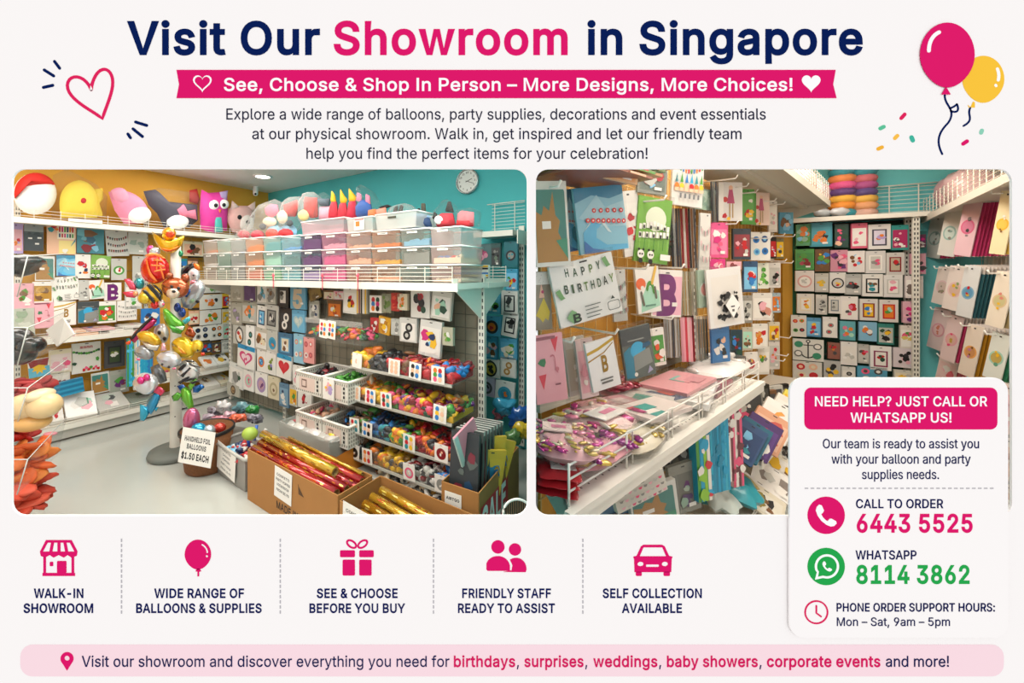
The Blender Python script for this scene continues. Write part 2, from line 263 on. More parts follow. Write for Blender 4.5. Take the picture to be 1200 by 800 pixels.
[647,[57,151,57,226,352,726,444,726,155,237,590,232,590,151],[402,0,402,453,489,453,489,0]],
[647,[316,-10,254,-3,200,16,154,46,118,86,95,133,85,186,175,186,182,155,197,127,219,104,247,86,280,75,316,71,357,76,394,92,425,117,449,149,463,188,468,232,463,276,448,316,424,349,392,374,354,390,311,395,275,392,239,383,207,369,183,351,96,361,137,726,523,726,523,646,215,646,191,430,221,449,254,464,290,473,328,476,375,472,420,458,459,437,493,407,520,372,541,330,554,284,558,233,550,167,527,108,490,59,441,22,382,-2]],
[647,[248,421,256,426,279,438,306,446,335,449,397,442,451,421,495,387,528,342,548,288,555,224,548,160,525,104,489,56,443,20,387,-2,323,-10,259,-2,203,21,156,58,121,106,98,165,91,231,96,285,114,341,146,406,196,486,360,726,460,726],[323,69,363,74,398,89,427,113,449,145,463,182,468,224,463,267,449,305,427,336,398,359,363,374,323,379,283,374,248,359,219,336,197,305,183,268,178,226,183,183,197,145,219,113,248,89,283,74]],
[647,[138,0,462,640,89,646,89,726,558,726,558,641,235,0]],
[647,[323,-10,254,-3,194,16,144,47,106,88,82,137,74,193,79,238,93,279,115,315,144,344,179,366,218,378,170,402,132,440,108,488,100,543,108,596,129,642,163,681,208,711,262,730,323,736,384,730,437,711,482,681,516,642,538,596,545,543,537,488,513,440,476,402,429,381,467,366,501,344,531,315,553,279,568,238,572,193,564,137,540,88,502,47,452,16,392,-3],[323,70,368,74,407,86,438,105,461,131,476,162,481,198,476,236,460,269,436,297,404,318,366,331,323,336,280,331,242,318,210,297,185,269,170,236,165,198,170,162,184,131,207,105,239,86,278,74],[323,413,360,417,391,429,418,447,439,472,452,502,456,536,452,570,439,600,419,624,393,642,360,653,323,657,286,653,253,642,227,624,206,600,194,570,190,536,194,502,206,472,227,447,254,429,286,417]],
[647,[397,306,390,300,367,288,340,280,311,278,249,285,196,306,152,339,118,384,98,439,91,502,98,567,121,623,157,670,204,706,260,729,323,736,387,729,443,705,490,669,525,620,548,562,555,495,550,442,532,385,500,320,450,240,286,0,186,0],[323,657,284,652,249,637,220,613,197,582,184,544,179,502,184,459,197,422,220,391,249,367,284,353,323,348,363,352,398,367,427,390,449,421,463,458,468,500,463,543,449,581,427,613,398,637,363,652]],
[639,[262,451,363,535,371,555,374,578,368,610,351,636,323,653,288,658,262,655,240,647,221,634,207,616,198,594,196,569,198,543,207,518],[313,387,625,0,520,0,145,455,125,491,112,529,108,569,113,614,130,654,156,687,192,712,235,728,286,733,336,728,379,712,414,688,440,656,457,619,462,577,459,546,450,516,435,489],[313,387,220,311,182,279,157,249,143,220,138,187,143,154,156,125,177,100,205,82,238,70,275,66,318,71,359,85,396,107,430,136,458,173,480,216,494,266,498,320,582,320,578,257,566,205,549,164,475,67,436,33,387,10,334,-5,281,-10,214,-3,157,17,111,48,77,88,56,136,49,190,54,233,68,271,91,304,121,335,262,451]],
[280,[96,229,90,726,189,726,182,229],[140,-6,115,-2,94,13,79,34,75,59,79,83,94,104,115,119,140,123,165,119,186,104,200,83,205,59,200,34,186,13,165,-2]],
[512,[189,216,192,285,202,328,218,360,240,384,328,449,352,477,368,510,373,548,369,580,358,607,339,629,315,646,286,656,254,659,224,656,196,646,171,630,151,607,137,577,131,540,39,540,48,598,70,646,104,685,147,713,197,730,254,736,313,730,364,712,405,683,437,644,456,598,463,545,456,491,437,444,406,405,313,336,296,316,285,293,279,264,276,216],[234,-6,209,-2,188,13,173,34,169,59,173,83,188,104,209,119,234,123,259,119,280,104,294,83,299,59,294,34,280,13,259,-2]],
[268,[54,-171,97,101,196,101,120,-171]],
[268,[136,-6,111,-2,90,13,76,34,71,59,76,84,90,105,111,119,136,124,161,119,182,105,197,84,201,59,197,34,182,13,161,-2]],
[268,[136,-6,111,-2,90,13,76,34,71,59,76,84,90,105,111,119,136,124,161,119,182,105,197,84,201,59,197,34,182,13,161,-2],[136,387,111,391,90,406,76,427,71,451,76,477,90,498,111,512,136,517,161,512,182,498,197,477,201,451,197,427,182,406,161,391]],
[647,[481,349,481,268,163,268,163,349]],
[499,[499,349,499,268,0,268,0,349]],
[638,[288,-106,288,833,349,833,349,-106],[319,-13,246,-6,182,13,130,44,91,86,66,137,55,195,149,195,158,157,176,125,203,101,238,84,277,74,319,70,366,74,408,86,443,105,470,131,488,163,493,199,489,230,474,255,452,276,422,292,262,342,182,372,123,413,86,466,74,532,82,589,107,639,146,680,196,711,257,730,324,736,392,730,451,711,501,680,538,641,563,593,572,540,482,540,466,588,431,625,382,647,321,655,277,651,239,639,207,621,184,597,169,569,164,536,170,503,187,476,212,456,480,360,512,339,541,314,563,282,578,244,583,198,575,141,552,91,514,48,462,15,397,-6]],
[965,[508,-193,406,-186,316,-163,239,-126,175,-75,124,-11,87,66,65,155,58,256,65,354,88,442,125,518,175,583,239,634,314,671,401,694,498,702,592,694,675,670,745,632,803,582,848,522,881,455,901,383,907,307,901,203,892,153,878,108,856,70,826,40,787,21,738,15,680,24,653,35,629,51,612,72,604,98,582,68,555,42,516,24,466,18,407,26,358,50,319,88,292,138,275,196,269,260,276,323,295,378,326,425,367,460,416,482,471,490,514,486,550,473,577,455,594,436,599,478,676,478,676,157,680,130,692,106,712,90,740,84,771,90,795,108,811,138,822,181,828,238,830,308,825,370,809,429,783,484,747,533,700,574,642,605,574,625,496,631,416,625,346,606,285,574,234,531,193,477,164,412,145,338,139,254,145,169,164,94,193,30,235,-24,288,-66,351,-97,426,-116,510,-122,699,-84,720,-153],[470,93,513,97,546,112,571,135,588,169,599,212,602,264,598,316,587,355,569,384,544,402,511,413,472,416,435,411,404,396,379,372,360,341,349,304,345,264,348,220,358,179,374,144,398,116,430,99]],
[965,[251,404,208,409,172,424,144,448,123,479,111,514,111,628,124,663,144,694,173,718,208,733,251,738,294,733,329,718,357,694,377,663,389,628,389,514,377,479,357,448,329,424,293,409],[251,468,282,474,303,493,315,521,315,621,303,649,283,668,251,675,219,668,198,649,185,621,181,589,185,521,197,493,218,474],[716,-14,673,-9,637,7,609,30,588,61,576,97,576,210,589,246,609,276,638,300,673,316,716,321,758,316,794,300,822,276,842,246,854,210,854,97,841,61,821,30,793,7,758,-9],[716,50,747,56,768,76,780,104,780,203,769,231,748,251,716,257,684,251,663,231,651,203,650,104,662,76,684,56],[189,0,688,726,771,726,272,0]],
[356,[335,761,101,-109,20,-109,254,761]],
[294,[111,453,100,726,194,726,183,453]],
[647,[282,49,282,519,364,519,364,49],[88,245,88,323,558,323,558,245]]]
GL = {ch: (row[0]/1000, [[(l[2*i]/1000, l[2*i+1]/1000) for i in range(len(l)//2)] for l in row[1:]]) for ch, row in zip(CHARS, FONT)}
GL['I'] = (.272, [[(.089, 0), (.089, .727), (.182, .727), (.182, 0)]])
def area(l): return sum(l[i-1][0]*l[i][1]-l[i][0]*l[i-1][1] for i in range(len(l)))/2
def inside(p, l):
    r = False; x, y = p
    for i in range(len(l)):
        (a, b), (c, d) = l[i-1], l[i]
        if (b > y) != (d > y) and x < (c-a)*(y-b)/(d-b)+a: r = not r
    return r
GC = {}
def crossing(a, b, c, d):
    r = (b[0]-a[0], b[1]-a[1]); s = (d[0]-c[0], d[1]-c[1]); k = r[0]*s[1]-r[1]*s[0]
    if abs(k) < 1e-12: return None
    t = ((c[0]-a[0])*s[1]-(c[1]-a[1])*s[0])/k; u = ((c[0]-a[0])*r[1]-(c[1]-a[1])*r[0])/k
    return (a[0]+r[0]*t, a[1]+r[1]*t) if 1e-6 < t < 1-1e-6 and 1e-6 < u < 1-1e-6 else None
def untangle(l):                                    # cut a self-crossing outline into simple loops
    n = len(l)
    for i in range(n):
        for j in range(i+2, n):
            if i == 0 and j == n-1: continue
            x = crossing(l[i], l[i+1], l[j], l[(j+1) % n])
            if x: return untangle([x]+l[i+1:j+1])+untangle([x]+l[j+1:]+l[:i+1])
    return [l]
def glyph(ch, bold):
    k = (ch, bold)
    if k in GC: return GC[k]
    adv, L = GL[ch]; out = []
    outer_sign = None
    big = max(L, key=lambda l: abs(area(l))); sg = 1 if area(big) > 0 else -1
    M = []
    for l in L:
        n = len(l); q = []
        for i in range(n):
            a, b, c = l[i-1], l[i], l[(i+1) % n]
            e1 = (b[0]-a[0], b[1]-a[1]); e2 = (c[0]-b[0], c[1]-b[1]); h1 = math.hypot(*e1) or 1; h2 = math.hypot(*e2) or 1
            n1 = (e1[1]/h1, -e1[0]/h1); n2 = (e2[1]/h2, -e2[0]/h2); m = (n1[0]+n2[0], n1[1]+n2[1]); mm = m[0]*m[0]+m[1]*m[1]
            s = bold*sg*2/max(mm, .9); q.append((b[0]+m[0]*s, b[1]+m[1]*s))
        M.append(q)
    outs = [p for l, l0 in zip(M, L) if area(l0)*sg > 0 for p in untangle(l) if area(p)*sg > 0]; holes = [p for l, l0 in zip(M, L) if area(l0)*sg <= 0 for p in untangle(l) if area(p)*sg < 0]
    for o in outs: out.append([o]+[h for h in holes if all(inside(p, o) for p in h)])
    GC[k] = (adv+bold*1.6, out); return GC[k]
def text_w(s, bold): return sum(.281 if c == ' ' else glyph(c, bold)[0] for c in s)
def put_text(m, s, fn, x, y, size, bold=0, width=None, align='l', d0=0, d1=None, up=-1, slant=0):
    w = text_w(s, bold); sx = size if width is None else width/w
    cx = x-(w*sx/2 if align == 'c' else w*sx if align == 'r' else 0)
    for ch in s:
        if ch == ' ': cx += .281*sx; continue
        adv, P = glyph(ch, bold)
        for k_, loops in enumerate(P): m.poly([[(cx+(px+py*slant)*sx, y+up*py*size) for px, py in l] for l in loops], fn, d0+k_*(.00004 if d1 is not None else .00002), d1)
        cx += adv*sx
# =====================================================================  the white display board with its two openings
NAVY, PINK, INK, GREEN = '#0b1f57', '#e01a6b', '#23253c', '#27a84f'
WK = .93
def bmat(h): return mat(h, rough=.6, spec=0, k=WK)
def bp(px, py, d=0): return V((px-CX)/F*BD, BD-d, H-(py-CY)/F*BD)   # a point on the board, d in metres in front of it
m = MB().use(mat('#fcf8f7', rough=.6, spec=0, k=WK))
outer = [(-1400, -420), (2500, -420), (2500, 1042), (-1400, 1042)]
winL = rrect(14, 198, 618, 604, 15, 6); winR = rrect(628, 198, 1186, 604, 15, 6)
m.poly([outer, winL, winR], bp, 0, -.004); m.poly([outer, winL, winR], bp, -.004)
m.build('wall_front', label='white display wall with two rounded openings', kind='structure')
T1 = .0006
def sign_text(name, lines, label, parent=None, cat='lettering', t0=0, partname='lettering'):
    """lines: (text, x, baseline, size, bold, colour, width, align) - neighbouring words of one colour are one part"""
    root = parent or thing0(name, label, cat)
    for s, x, y, size, bold, colr, width, al in lines:
        q = MB().use(bmat(colr)); put_text(q, s, bp, x, y, size, bold, width, al, t0+T1, t0); q.build(partname, root)
    return root
B1 = .026
sign_text('headline_lettering', [('Visit Our', 150, 63, 50.5, .031, NAVY, 227, 'l'), ('Showroom', 390, 63, 50.5, .031, PINK, 280, 'l'), ('in Singapore', 687, 63, 50.5, .031, NAVY, 327, 'l')],
          'large navy and pink headline lettering reading Visit Our Showroom in Singapore', partname='headline_lettering')
# ribbon
rb = thing0('ribbon_banner', 'wide pink ribbon strip with white slogan under the headline', 'banner')
q = MB().use(bmat(PINK)); q.poly([[(207, 82), (979, 82), (976, 99), (980, 115), (207, 115), (210, 99)]], bp, .0008, 0); q.build('ribbon', rb)
sign_text('', [('See, Choose & Shop In Person – More Designs, More Choices!', 262, 106.5, 20, .02, '#ffffff', 668, 'l')], None, rb, t0=.0008, partname='slogan_lettering')
def hp(cx, cy, w, h): return [(x, 2*cy-y) for x, y in heart(cx, cy, w, h)]
q = MB().use(bmat('#ffffff')); q.poly([hp(237.5, 98.5, 22, 20), hp(237.5, 98, 18, 16)], bp, .0014, .0008); q.build('heart_outline', rb)
q = MB().use(bmat('#ffffff')); q.poly([hp(950, 98.5, 22, 20)], bp, .0014, .0008); q.build('heart_emblem', rb)
sign_text('paragraph_lettering', [('Explore a wide range of balloons, party supplies, decorations and event essentials', 264, 140, 17.6, .002, INK, 634, 'l'),
          ('at our physical showroom. Walk in, get inspired and let our friendly team', 295, 163, 17.6, .002, INK, 575, 'l'),
          ('help you find the perfect items for your celebration!', 358, 186, 17.6, .002, INK, 402, 'l')], 'three lines of small dark introductory text under the pink ribbon', partname='text_lettering')
# heart doodle with its strokes
hd = thing0('heart_doodle', 'tilted pink outline heart with navy accent strokes at upper left of board', 'heart')
pth = bez((107, 105), (99, 86), (80, 86), (79, 100), 10)+bez((79, 100), (79, 117), (108, 129), (120, 139), 12)[1:]+bez((120, 139), (126, 120), (138, 98), (129, 85), 12)[1:]+bez((129, 85), (121, 75), (109, 86), (107, 105), 12)[1:]
q = MB().use(bmat('#e3265f')); q.poly([stroke(pth, 3.6)], bp, T1, 0); q.build('heart_outline', hd)
for a, b in (((64, 72), (70, 80)), ((52, 82), (63, 89)), ((51, 102.5), (62, 100)), ((159, 143), (172, 147)), ((156, 151), (167, 160)), ((150, 157), (153, 161.5))):
    q = MB().use(bmat(NAVY)); q.poly([stroke([a, b], 3.4)], bp, T1, 0); q.build('accent_stroke', hd)
# two balloons and confetti
def flat_balloon(name, label, cx, cy, rx, ry, colr, ny, hl, sp, t0):
    r = thing0(name, label, 'balloon', 'balloon cut-outs at the top of the board')
    o = []
    for i in range(40):
        a = 6.28318*i/40; k = 1 if math.sin(a) < 0 else 1-.13*math.sin(a)**2
        o.append((cx+rx*math.cos(a)*k, cy+ry*math.sin(a)))
    q = MB().use(bmat(colr)); q.poly([o], bp, t0+T1, t0); q.build('balloon_body', r)
    q = MB().use(bmat(colr)); q.poly([ny], bp, t0+T1, t0); q.build('knot', r)
    for h in hl: q = MB().use(bmat('#ffffff')); q.poly([stroke(*h)], bp, t0+.0011, t0+T1); q.build('shine_mark', r)
    for s_ in sp: q = MB().use(bmat(NAVY)); q.poly([stroke(s_, 2.2)], bp, T1*.8, 0); q.build('string', r)
flat_balloon('balloon_cutout', 'yellow balloon cut-out half behind the big pink one', 1152, 93, 24.5, 27.5, '#fcc73f', [(1140, 119), (1137, 126), (1134, 123), (1135, 126), (1142, 126), (1142, 120)],
             [(bez((1168, 81), (1170, 86), (1170, 90), (1169, 94)), 3.6), ([(1166, 100), (1166.5, 100.8)], 3.2)], [bez((1137, 126), (1132, 135), (1143, 140), (1129, 147.5), 12)], .0001)
flat_balloon('balloon_cutout', 'big pink balloon cut-out with white shine, string trailing below', 1109, 65, 32, 38, '#e11d6b', [(1107.5, 102), (1102, 111), (1113, 111)],
             [(bez((1087, 60), (1087, 48), (1093, 41), (1099, 38.5)), 4.4)], [bez((1107, 111), (1106, 124), (1122, 128), (1111, 144), 14)+bez((1111, 144), (1100, 155), (1096, 165), (1104, 180.5), 12)[1:], bez((1113, 127), (1120, 125), (1123, 120), (1121, 121.5), 4)+bez((1121, 121.5), (1125, 130), (1121, 133), (1114, 130), 8)[1:]], .0013)
for a, b, c_, w_, d_ in (((1056, 138.5), (1060, 134), '#e3265f', 4.2, 'pink confetti strip nearest the tail of the pink balloon string'), ((1031.5, 150.5), (1035.5, 148.5), '#5fc49b', 4.4, 'green confetti strip, topmost of the confetti at the left'),
        ((1048.5, 162), (1051.5, 159), '#fcc24f', 4.2, 'pale yellow confetti strip in the middle of the confetti'), ((1029, 174.5), (1033.5, 172.5), '#f6b63d', 4.2, 'orange yellow confetti strip, lowest and leftmost of the confetti'),
        ((1068, 161), (1069.5, 164.5), '#45b8a0', 5, 'teal confetti blob just left of the long balloon string'), ((1128.5, 168.5), (1133, 165.5), '#e01a6b', 4.4, 'pink confetti strip to the right of the long balloon string'),
        ((1149.5, 155.5), (1150.5, 153), '#8fd3ba', 4.6, 'pale green confetti blob under the short balloon string')):
    q = MB().use(bmat(c_)); q.poly([stroke([a, b], w_)], bp, T1, 0); q.build('confetti_piece', label=d_, cat='confetti', group='confetti cut-outs')
# icons
def icon(name, label, parts):
    r = thing0(name, label, 'icon', 'pink pictogram signs along the lower board')
    for nm, loops_list in parts:
        q = MB().use(bmat('#e01a6b'))
        for loops in loops_list: q.poly(loops, bp, T1, 0)
        q.build(nm, r)
icon('storefront_icon', 'pink shop front pictogram with striped awning above WALK-IN SHOWROOM', [
    ('awning', [[[(54, 632.5), (84, 632.5), (91, 646), (90, 651), (84, 653), (79.5, 650), (75, 653), (69, 650), (63, 653), (58.5, 650), (53, 653), (48, 651), (47, 646)],
                 [(56, 635.5), (60, 635.5), (58, 646), (50.5, 646)], [(63.5, 635.5), (67.5, 635.5), (67.5, 646), (61.5, 646)], [(71, 635.5), (74.5, 635.5), (76.5, 646), (71, 646)], [(78, 635.5), (82, 635.5), (87.5, 646), (80, 646)]]]),
    ('walls', [[[(51, 652), (54, 653), (54, 671), (84, 671), (84, 653), (87, 652), (87, 671), (88, 671), (88, 674.5), (50, 674.5), (50, 671), (51, 671)]]]),
    ('shop_door', [[rrect(67, 657, 78, 671, 1.2)]]), ('shop_window', [[rrect(58.5, 658, 62.5, 663, 1)]])])
o = [(232+15.5*math.cos(6.28318*i/32)*(1 if math.sin(6.28318*i/32) < 0 else 1-.15*math.sin(6.28318*i/32)**2), 649.5+17.5*math.sin(6.28318*i/32)) for i in range(32)]
icon('balloon_icon', 'pink single balloon pictogram above WIDE RANGE OF BALLOONS', [('balloon_body', [[o, stroke(bez((237, 638), (241, 640), (243, 644), (243, 647)), 2), arc(242.5, 651.5, 1.4, n=10)]]),
     ('knot', [[[(231, 666), (234, 666), (236, 669), (233.5, 669.5), (233.5, 675), (231.5, 675), (231.5, 669.5), (229, 669)]]])])
def tilted(cx, cy, a, b, deg): c, s = math.cos(math.radians(deg)), math.sin(math.radians(deg)); return [(cx+x*c-y*s, cy+x*s+y*c) for x, y in arc(0, 0, a, n=24, ry=b)]
icon('gift_icon', 'pink wrapped gift pictogram above SEE & CHOOSE', [('lid', [[rrect(398.5, 644.5, 416, 652.5, 1.5)], [rrect(421, 644.5, 438, 652.5, 1.5)]]),
     ('gift_box', [[rrect(401.5, 655.5, 416, 674, 1.5)], [rrect(421, 655.5, 435.5, 674, 1.5)]]),
     ('bow', [[tilted(412, 637.2, 7.2, 4.6, 35), tilted(412, 637.2, 4.8, 2.4, 35)], [tilted(425, 637.2, 7.2, 4.6, -35), tilted(425, 637.2, 4.8, 2.4, -35)]])])
icon('people_icon', 'pink pictogram of two figures above FRIENDLY STAFF', [('front_figure', [[arc(583.5, 640.5, 7.8)], [[(570, 667)]+bez((570, 660), (574, 648), (594, 648), (597.5, 662), 14)+[(597.5, 668.5), (571.5, 668.5)]]]),
     ('rear_figure', [[arc(603.5, 643.5, 7.2)], [bez((597.5, 655.5), (606, 650), (617, 655), (617, 667), 14)+[(616, 670), (590, 669.8), (599.5, 668), (600.5, 662)]]])])
icon('car_icon', 'pink front view car pictogram above SELF COLLECTION', [('car_body', [[[(743, 655), (742, 652), (746, 651), (751, 640), (754, 638), (776, 638), (779, 640), (784, 651), (788, 652), (787, 655), (786.5, 670), (743.5, 670)],
     [(749.5, 651.5), (754, 641), (776, 641), (780.5, 651.5)], arc(750.5, 660.5, 3.6, n=14, ry=2.7), arc(779, 660.5, 3.6, n=14, ry=2.7), rrect(757, 661, 772, 664, .8, 3)]]),
     ('tyre', [[rrect(745, 669.5, 752, 674.5, 1.3)]]), ('tyre', [[rrect(777.5, 669.5, 785, 674.5, 1.3)]])])
CB = '#131c55'
for nm, a, b in (('WALK-IN SHOWROOM', ('WALK-IN', 40, 700, 59), ('SHOWROOM', 27.5, 717.5, 83)), ('WIDE RANGE OF BALLOONS', ('WIDE RANGE OF', 181, 700, 106), ('BALLOONS & SUPPLIES', 159, 717.5, 148.5)),
                 ('SEE AND CHOOSE', ('SEE & CHOOSE', 371, 700, 96), ('BEFORE YOU BUY', 362, 717.5, 113)), ('FRIENDLY STAFF', ('FRIENDLY STAFF', 541, 700, 105.5), ('READY TO ASSIST', 536, 717.5, 115)),
                 ('SELF COLLECTION', ('SELF COLLECTION', 706, 700, 117.5), ('AVAILABLE', 729, 717.5, 71))):
    sign_text('caption_lettering', [(t, x, y, 14.2, .026, CB, w, 'l') for t, x, y, w in (a, b)], 'two navy capital lines reading '+nm+' under its icon', partname='caption_lettering')
for x, d_ in ((142.5, 'shop and balloon icons'), (328.5, 'balloon and gift icons'), (508, 'gift and people icons'), (683, 'people and car icons')):
    q = MB().use(bmat('#b9b6bb')); y = 631
    while y < 717: q.poly([[(x-.7, y), (x+.7, y), (x+.7, y+3.6), (x-.7, y+3.6)]], bp, .0006, 0); y += 6
    q.build('dashed_divider', label='thin grey dashed vertical line between '+d_, cat='divider', group='dashed dividers')
# bottom strip
fs = thing0('footer_strip', 'pale pink rounded strip along the bottom of the board with visit message', 'strip')
q = MB().use(bmat('#fbdde5')); q.poly([rrect(24, 755, 1176, 792, 14)], bp, .0006, 0); q.build('strip_panel', fs)
q = MB().use(bmat('#e01a6b')); q.poly([arc(79, 771, 7.6, 150, 390, 20)+[(84, 777), (79, 785), (74, 777)], arc(79, 770.5, 3, n=14)], bp, .0012, .0006); q.build('map_pin', fs)
fl = [('Visit our showroom and discover everything you need for', 96, 431, 0), ('birthdays', 531, 73.5, 1), (',', 605, 4, 0), ('surprises', 614, 70.5, 1), (',', 685, 4, 0), ('weddings', 695, 76, 1), (',', 771.5, 4, 0), ('baby showers', 780.5, 108, 1), (',', 889, 4, 0), ('corporate events', 898, 134, 1), ('and more!', 1037, 75.5, 0)]
sign_text('', [(t, x, 780.5, 17.3, .02 if b else .003, '#d81b60' if b else '#1f2454', w, 'l') for t, x, w, b in fl], None, fs, t0=.0006, partname='message_lettering')
# contact card, standing proud of the board over the corner of the right opening
cc = thing0('contact_card', 'white rounded contact card with phone numbers over lower right of the board', 'sign')
cf = lambda x, y, d=0: V((x-CX)/F*(BD-.006), BD-d, H-(y-CY)/F*(BD-.006))   # drawing plane of the raised card
q = MB().use(mat('#fdf9f8', rough=.6, spec=0, k=WK)); q.poly([rrect(925.5, 442.5, 1181.5, 747, 17, 7)], cf, .006, .002); q.poly([rrect(925.5, 442.5, 1181.5, 747, 17, 7)], cf, .002); q.build('card_panel', cc)
def card_part(nm, loops_list, colr, par, d0=.0066, d1=.006):
    q = MB().use(bmat(colr))
    for loops in loops_list: q.poly(loops, cf, d0, d1)
    return q.build(nm, par)
def card_text(s, x, y, size, bold, colr, w, al, par, nm, t0=.006):
    q = MB().use(bmat(colr)); put_text(q, s, cf, x, y, size, bold, w, al, t0+T1, t0); q.build(nm, par)
hb = card_part('header_panel', [[rrect(942.5, 454, 1168.5, 503, 8)]], '#e01a6b', cc)
card_text('NEED HELP? JUST CALL OR', 953.5, 475.5, 15.4, .016, '#ffffff', 203, 'l', hb, 'header_lettering', .0066)
card_text('WHATSAPP US!', 996, 494.5, 15.4, .016, '#ffffff', 119.5, 'l', hb, 'header_lettering', .0066)
for s, x, y, w in (('Our team is ready to assist you', 963.5, 525, 184.5), ('with your balloon and party', 974, 543, 163.5), ('supplies needs.', 1009.5, 561, 91.5)): card_text(s, x, y, 15, .003, '#262a55', w, 'l', cc, 'text_lettering')
card_part('dashed_line', [[[(x, 571.3), (x+4, 571.3), (x+4, 572.5), (x, 572.5)]] for x in range(943, 1166, 7)], '#b9b6bb', cc, .0066)
ph = card_part('phone_badge', [[arc(968, 603.5, 21.8, n=40)]], '#e01a6b', cc)
def handset(cx, cy, s):
    return [(cx+x*s, cy+y*s) for x, y in [(-.62, -.62), (-.45, -.78), (-.28, -.72), (-.12, -.36), (-.2, -.2), (-.32, -.1), (-.2, .12), (0, .32), (.14, .4), (.28, .24), (.42, .22), (.74, .4), (.78, .56), (.6, .74), (.36, .78), (.05, .66), (-.3, .38), (-.56, .02), (-.7, -.36)]]
card_part('handset_symbol', [[handset(967, 603.5, 16.5)]], '#ffffff', ph, .0072, .0066)
card_text('CALL TO ORDER', 1002.5, 595, 14, .014, '#141a4f', 103, 'l', cc, 'caption_lettering')
card_text('6443 5525', 1002.5, 623, 28, .03, '#e01a6b', 139.5, 'l', cc, 'number_lettering')
wb = card_part('chat_badge', [[arc(968, 663.5, 21.8, n=40)]], '#27a84f', cc)
ring = arc(968.5, 663, 14.2, 148, -212+0, 40)
card_part('chat_symbol', [[[(968.5+14.2*math.cos(math.radians(a)), 663+14.2*math.sin(math.radians(a))) for a in range(-200, 112, 8)]+[(963.5, 676.6), (954.5, 678.5), (956.8, 670)], [(968.5+11.6*math.cos(math.radians(a)), 663+11.6*math.sin(math.radians(a))) for a in range(-200, 112, 8)]+[(964, 673.8), (958, 675.3), (959, 669.2)]], [handset(968.5, 663, 7.6)]], '#ffffff', wb, .0072, .0066)
card_text('WHATSAPP', 1002.5, 655, 14, .014, '#141a4f', 72, 'l', cc, 'caption_lettering')
card_text('8114 3862', 1002.5, 683, 28, .03, '#27a84f', 136, 'l', cc, 'number_lettering')
card_part('clock_symbol', [[arc(956.5, 717, 14, n=36), arc(956.5, 717, 12.2, n=36)], [stroke([(956.5, 709.5), (956.5, 718), (962, 722)], 1.9)]], '#e0245f', cc)
card_text('PHONE ORDER SUPPORT HOURS:', 979.5, 716, 13, .016, '#141a4f', 187, 'l', cc, 'hours_lettering')
card_text('Mon – Sat, 9am – 5pm', 979.5, 733, 13.4, .003, '#262a55', 134.5, 'l', cc, 'hours_lettering')
# =====================================================================  packets that hang on the racks
GA = [('#ffffff')]
def pick(cols, i): return cols[i % len(cols)]
class Art:                                          # draws printed shapes on the front of a packet; u,v in -1..1
    def __init__(s, w, h, t): s.m = MB(); s.w, s.h, s.t, s.k = w/2, h/2, t, 0; s.s = min(s.w, s.h)
    def fn(s, u, v, d=0): return V(u*s.w, -s.t-d, v*s.h)
    def fs(s, u, v, d=0): return V(u*s.s, -s.t-d, v*s.s)
    def lay(s): s.k += 1; return .0005*s.k
    def shape(s, c, pts, holes=(), sq=False): s.m.use(card(c)); s.m.poly([pts]+list(holes), s.fs if sq else s.fn, s.lay())
    def rect(s, c, u0, v0, u1, v1): s.shape(c, [(u0, v0), (u1, v0), (u1, v1), (u0, v1)])
    def disc(s, c, u, v, r, n=14, ry=1): s.shape(c, [(u*s.w/s.s+a, v*s.h/s.s+b) for a, b in arc(0, 0, r, n=n, ry=r*ry)], sq=True)
    def text(s, c, t, u, v, width, size, bold=.03, slant=0):
        s.m.use(card(c)); put_text(s.m, t, lambda x, y, d=0: s.fn(x, y, d), u, v, size, bold, width, 'c', s.lay(), None, 1, slant)
    def blob(s, c, u, v, r, rng):
        k = rng.choice((5, 6, 7, 9)); s.shape(c, [(u*s.w/s.s+r*rng.uniform(.55, 1.15)*math.cos(6.283*i/k), v*s.h/s.s+r*rng.uniform(.55, 1.15)*math.sin(6.283*i/k)) for i in range(k)], sq=True)
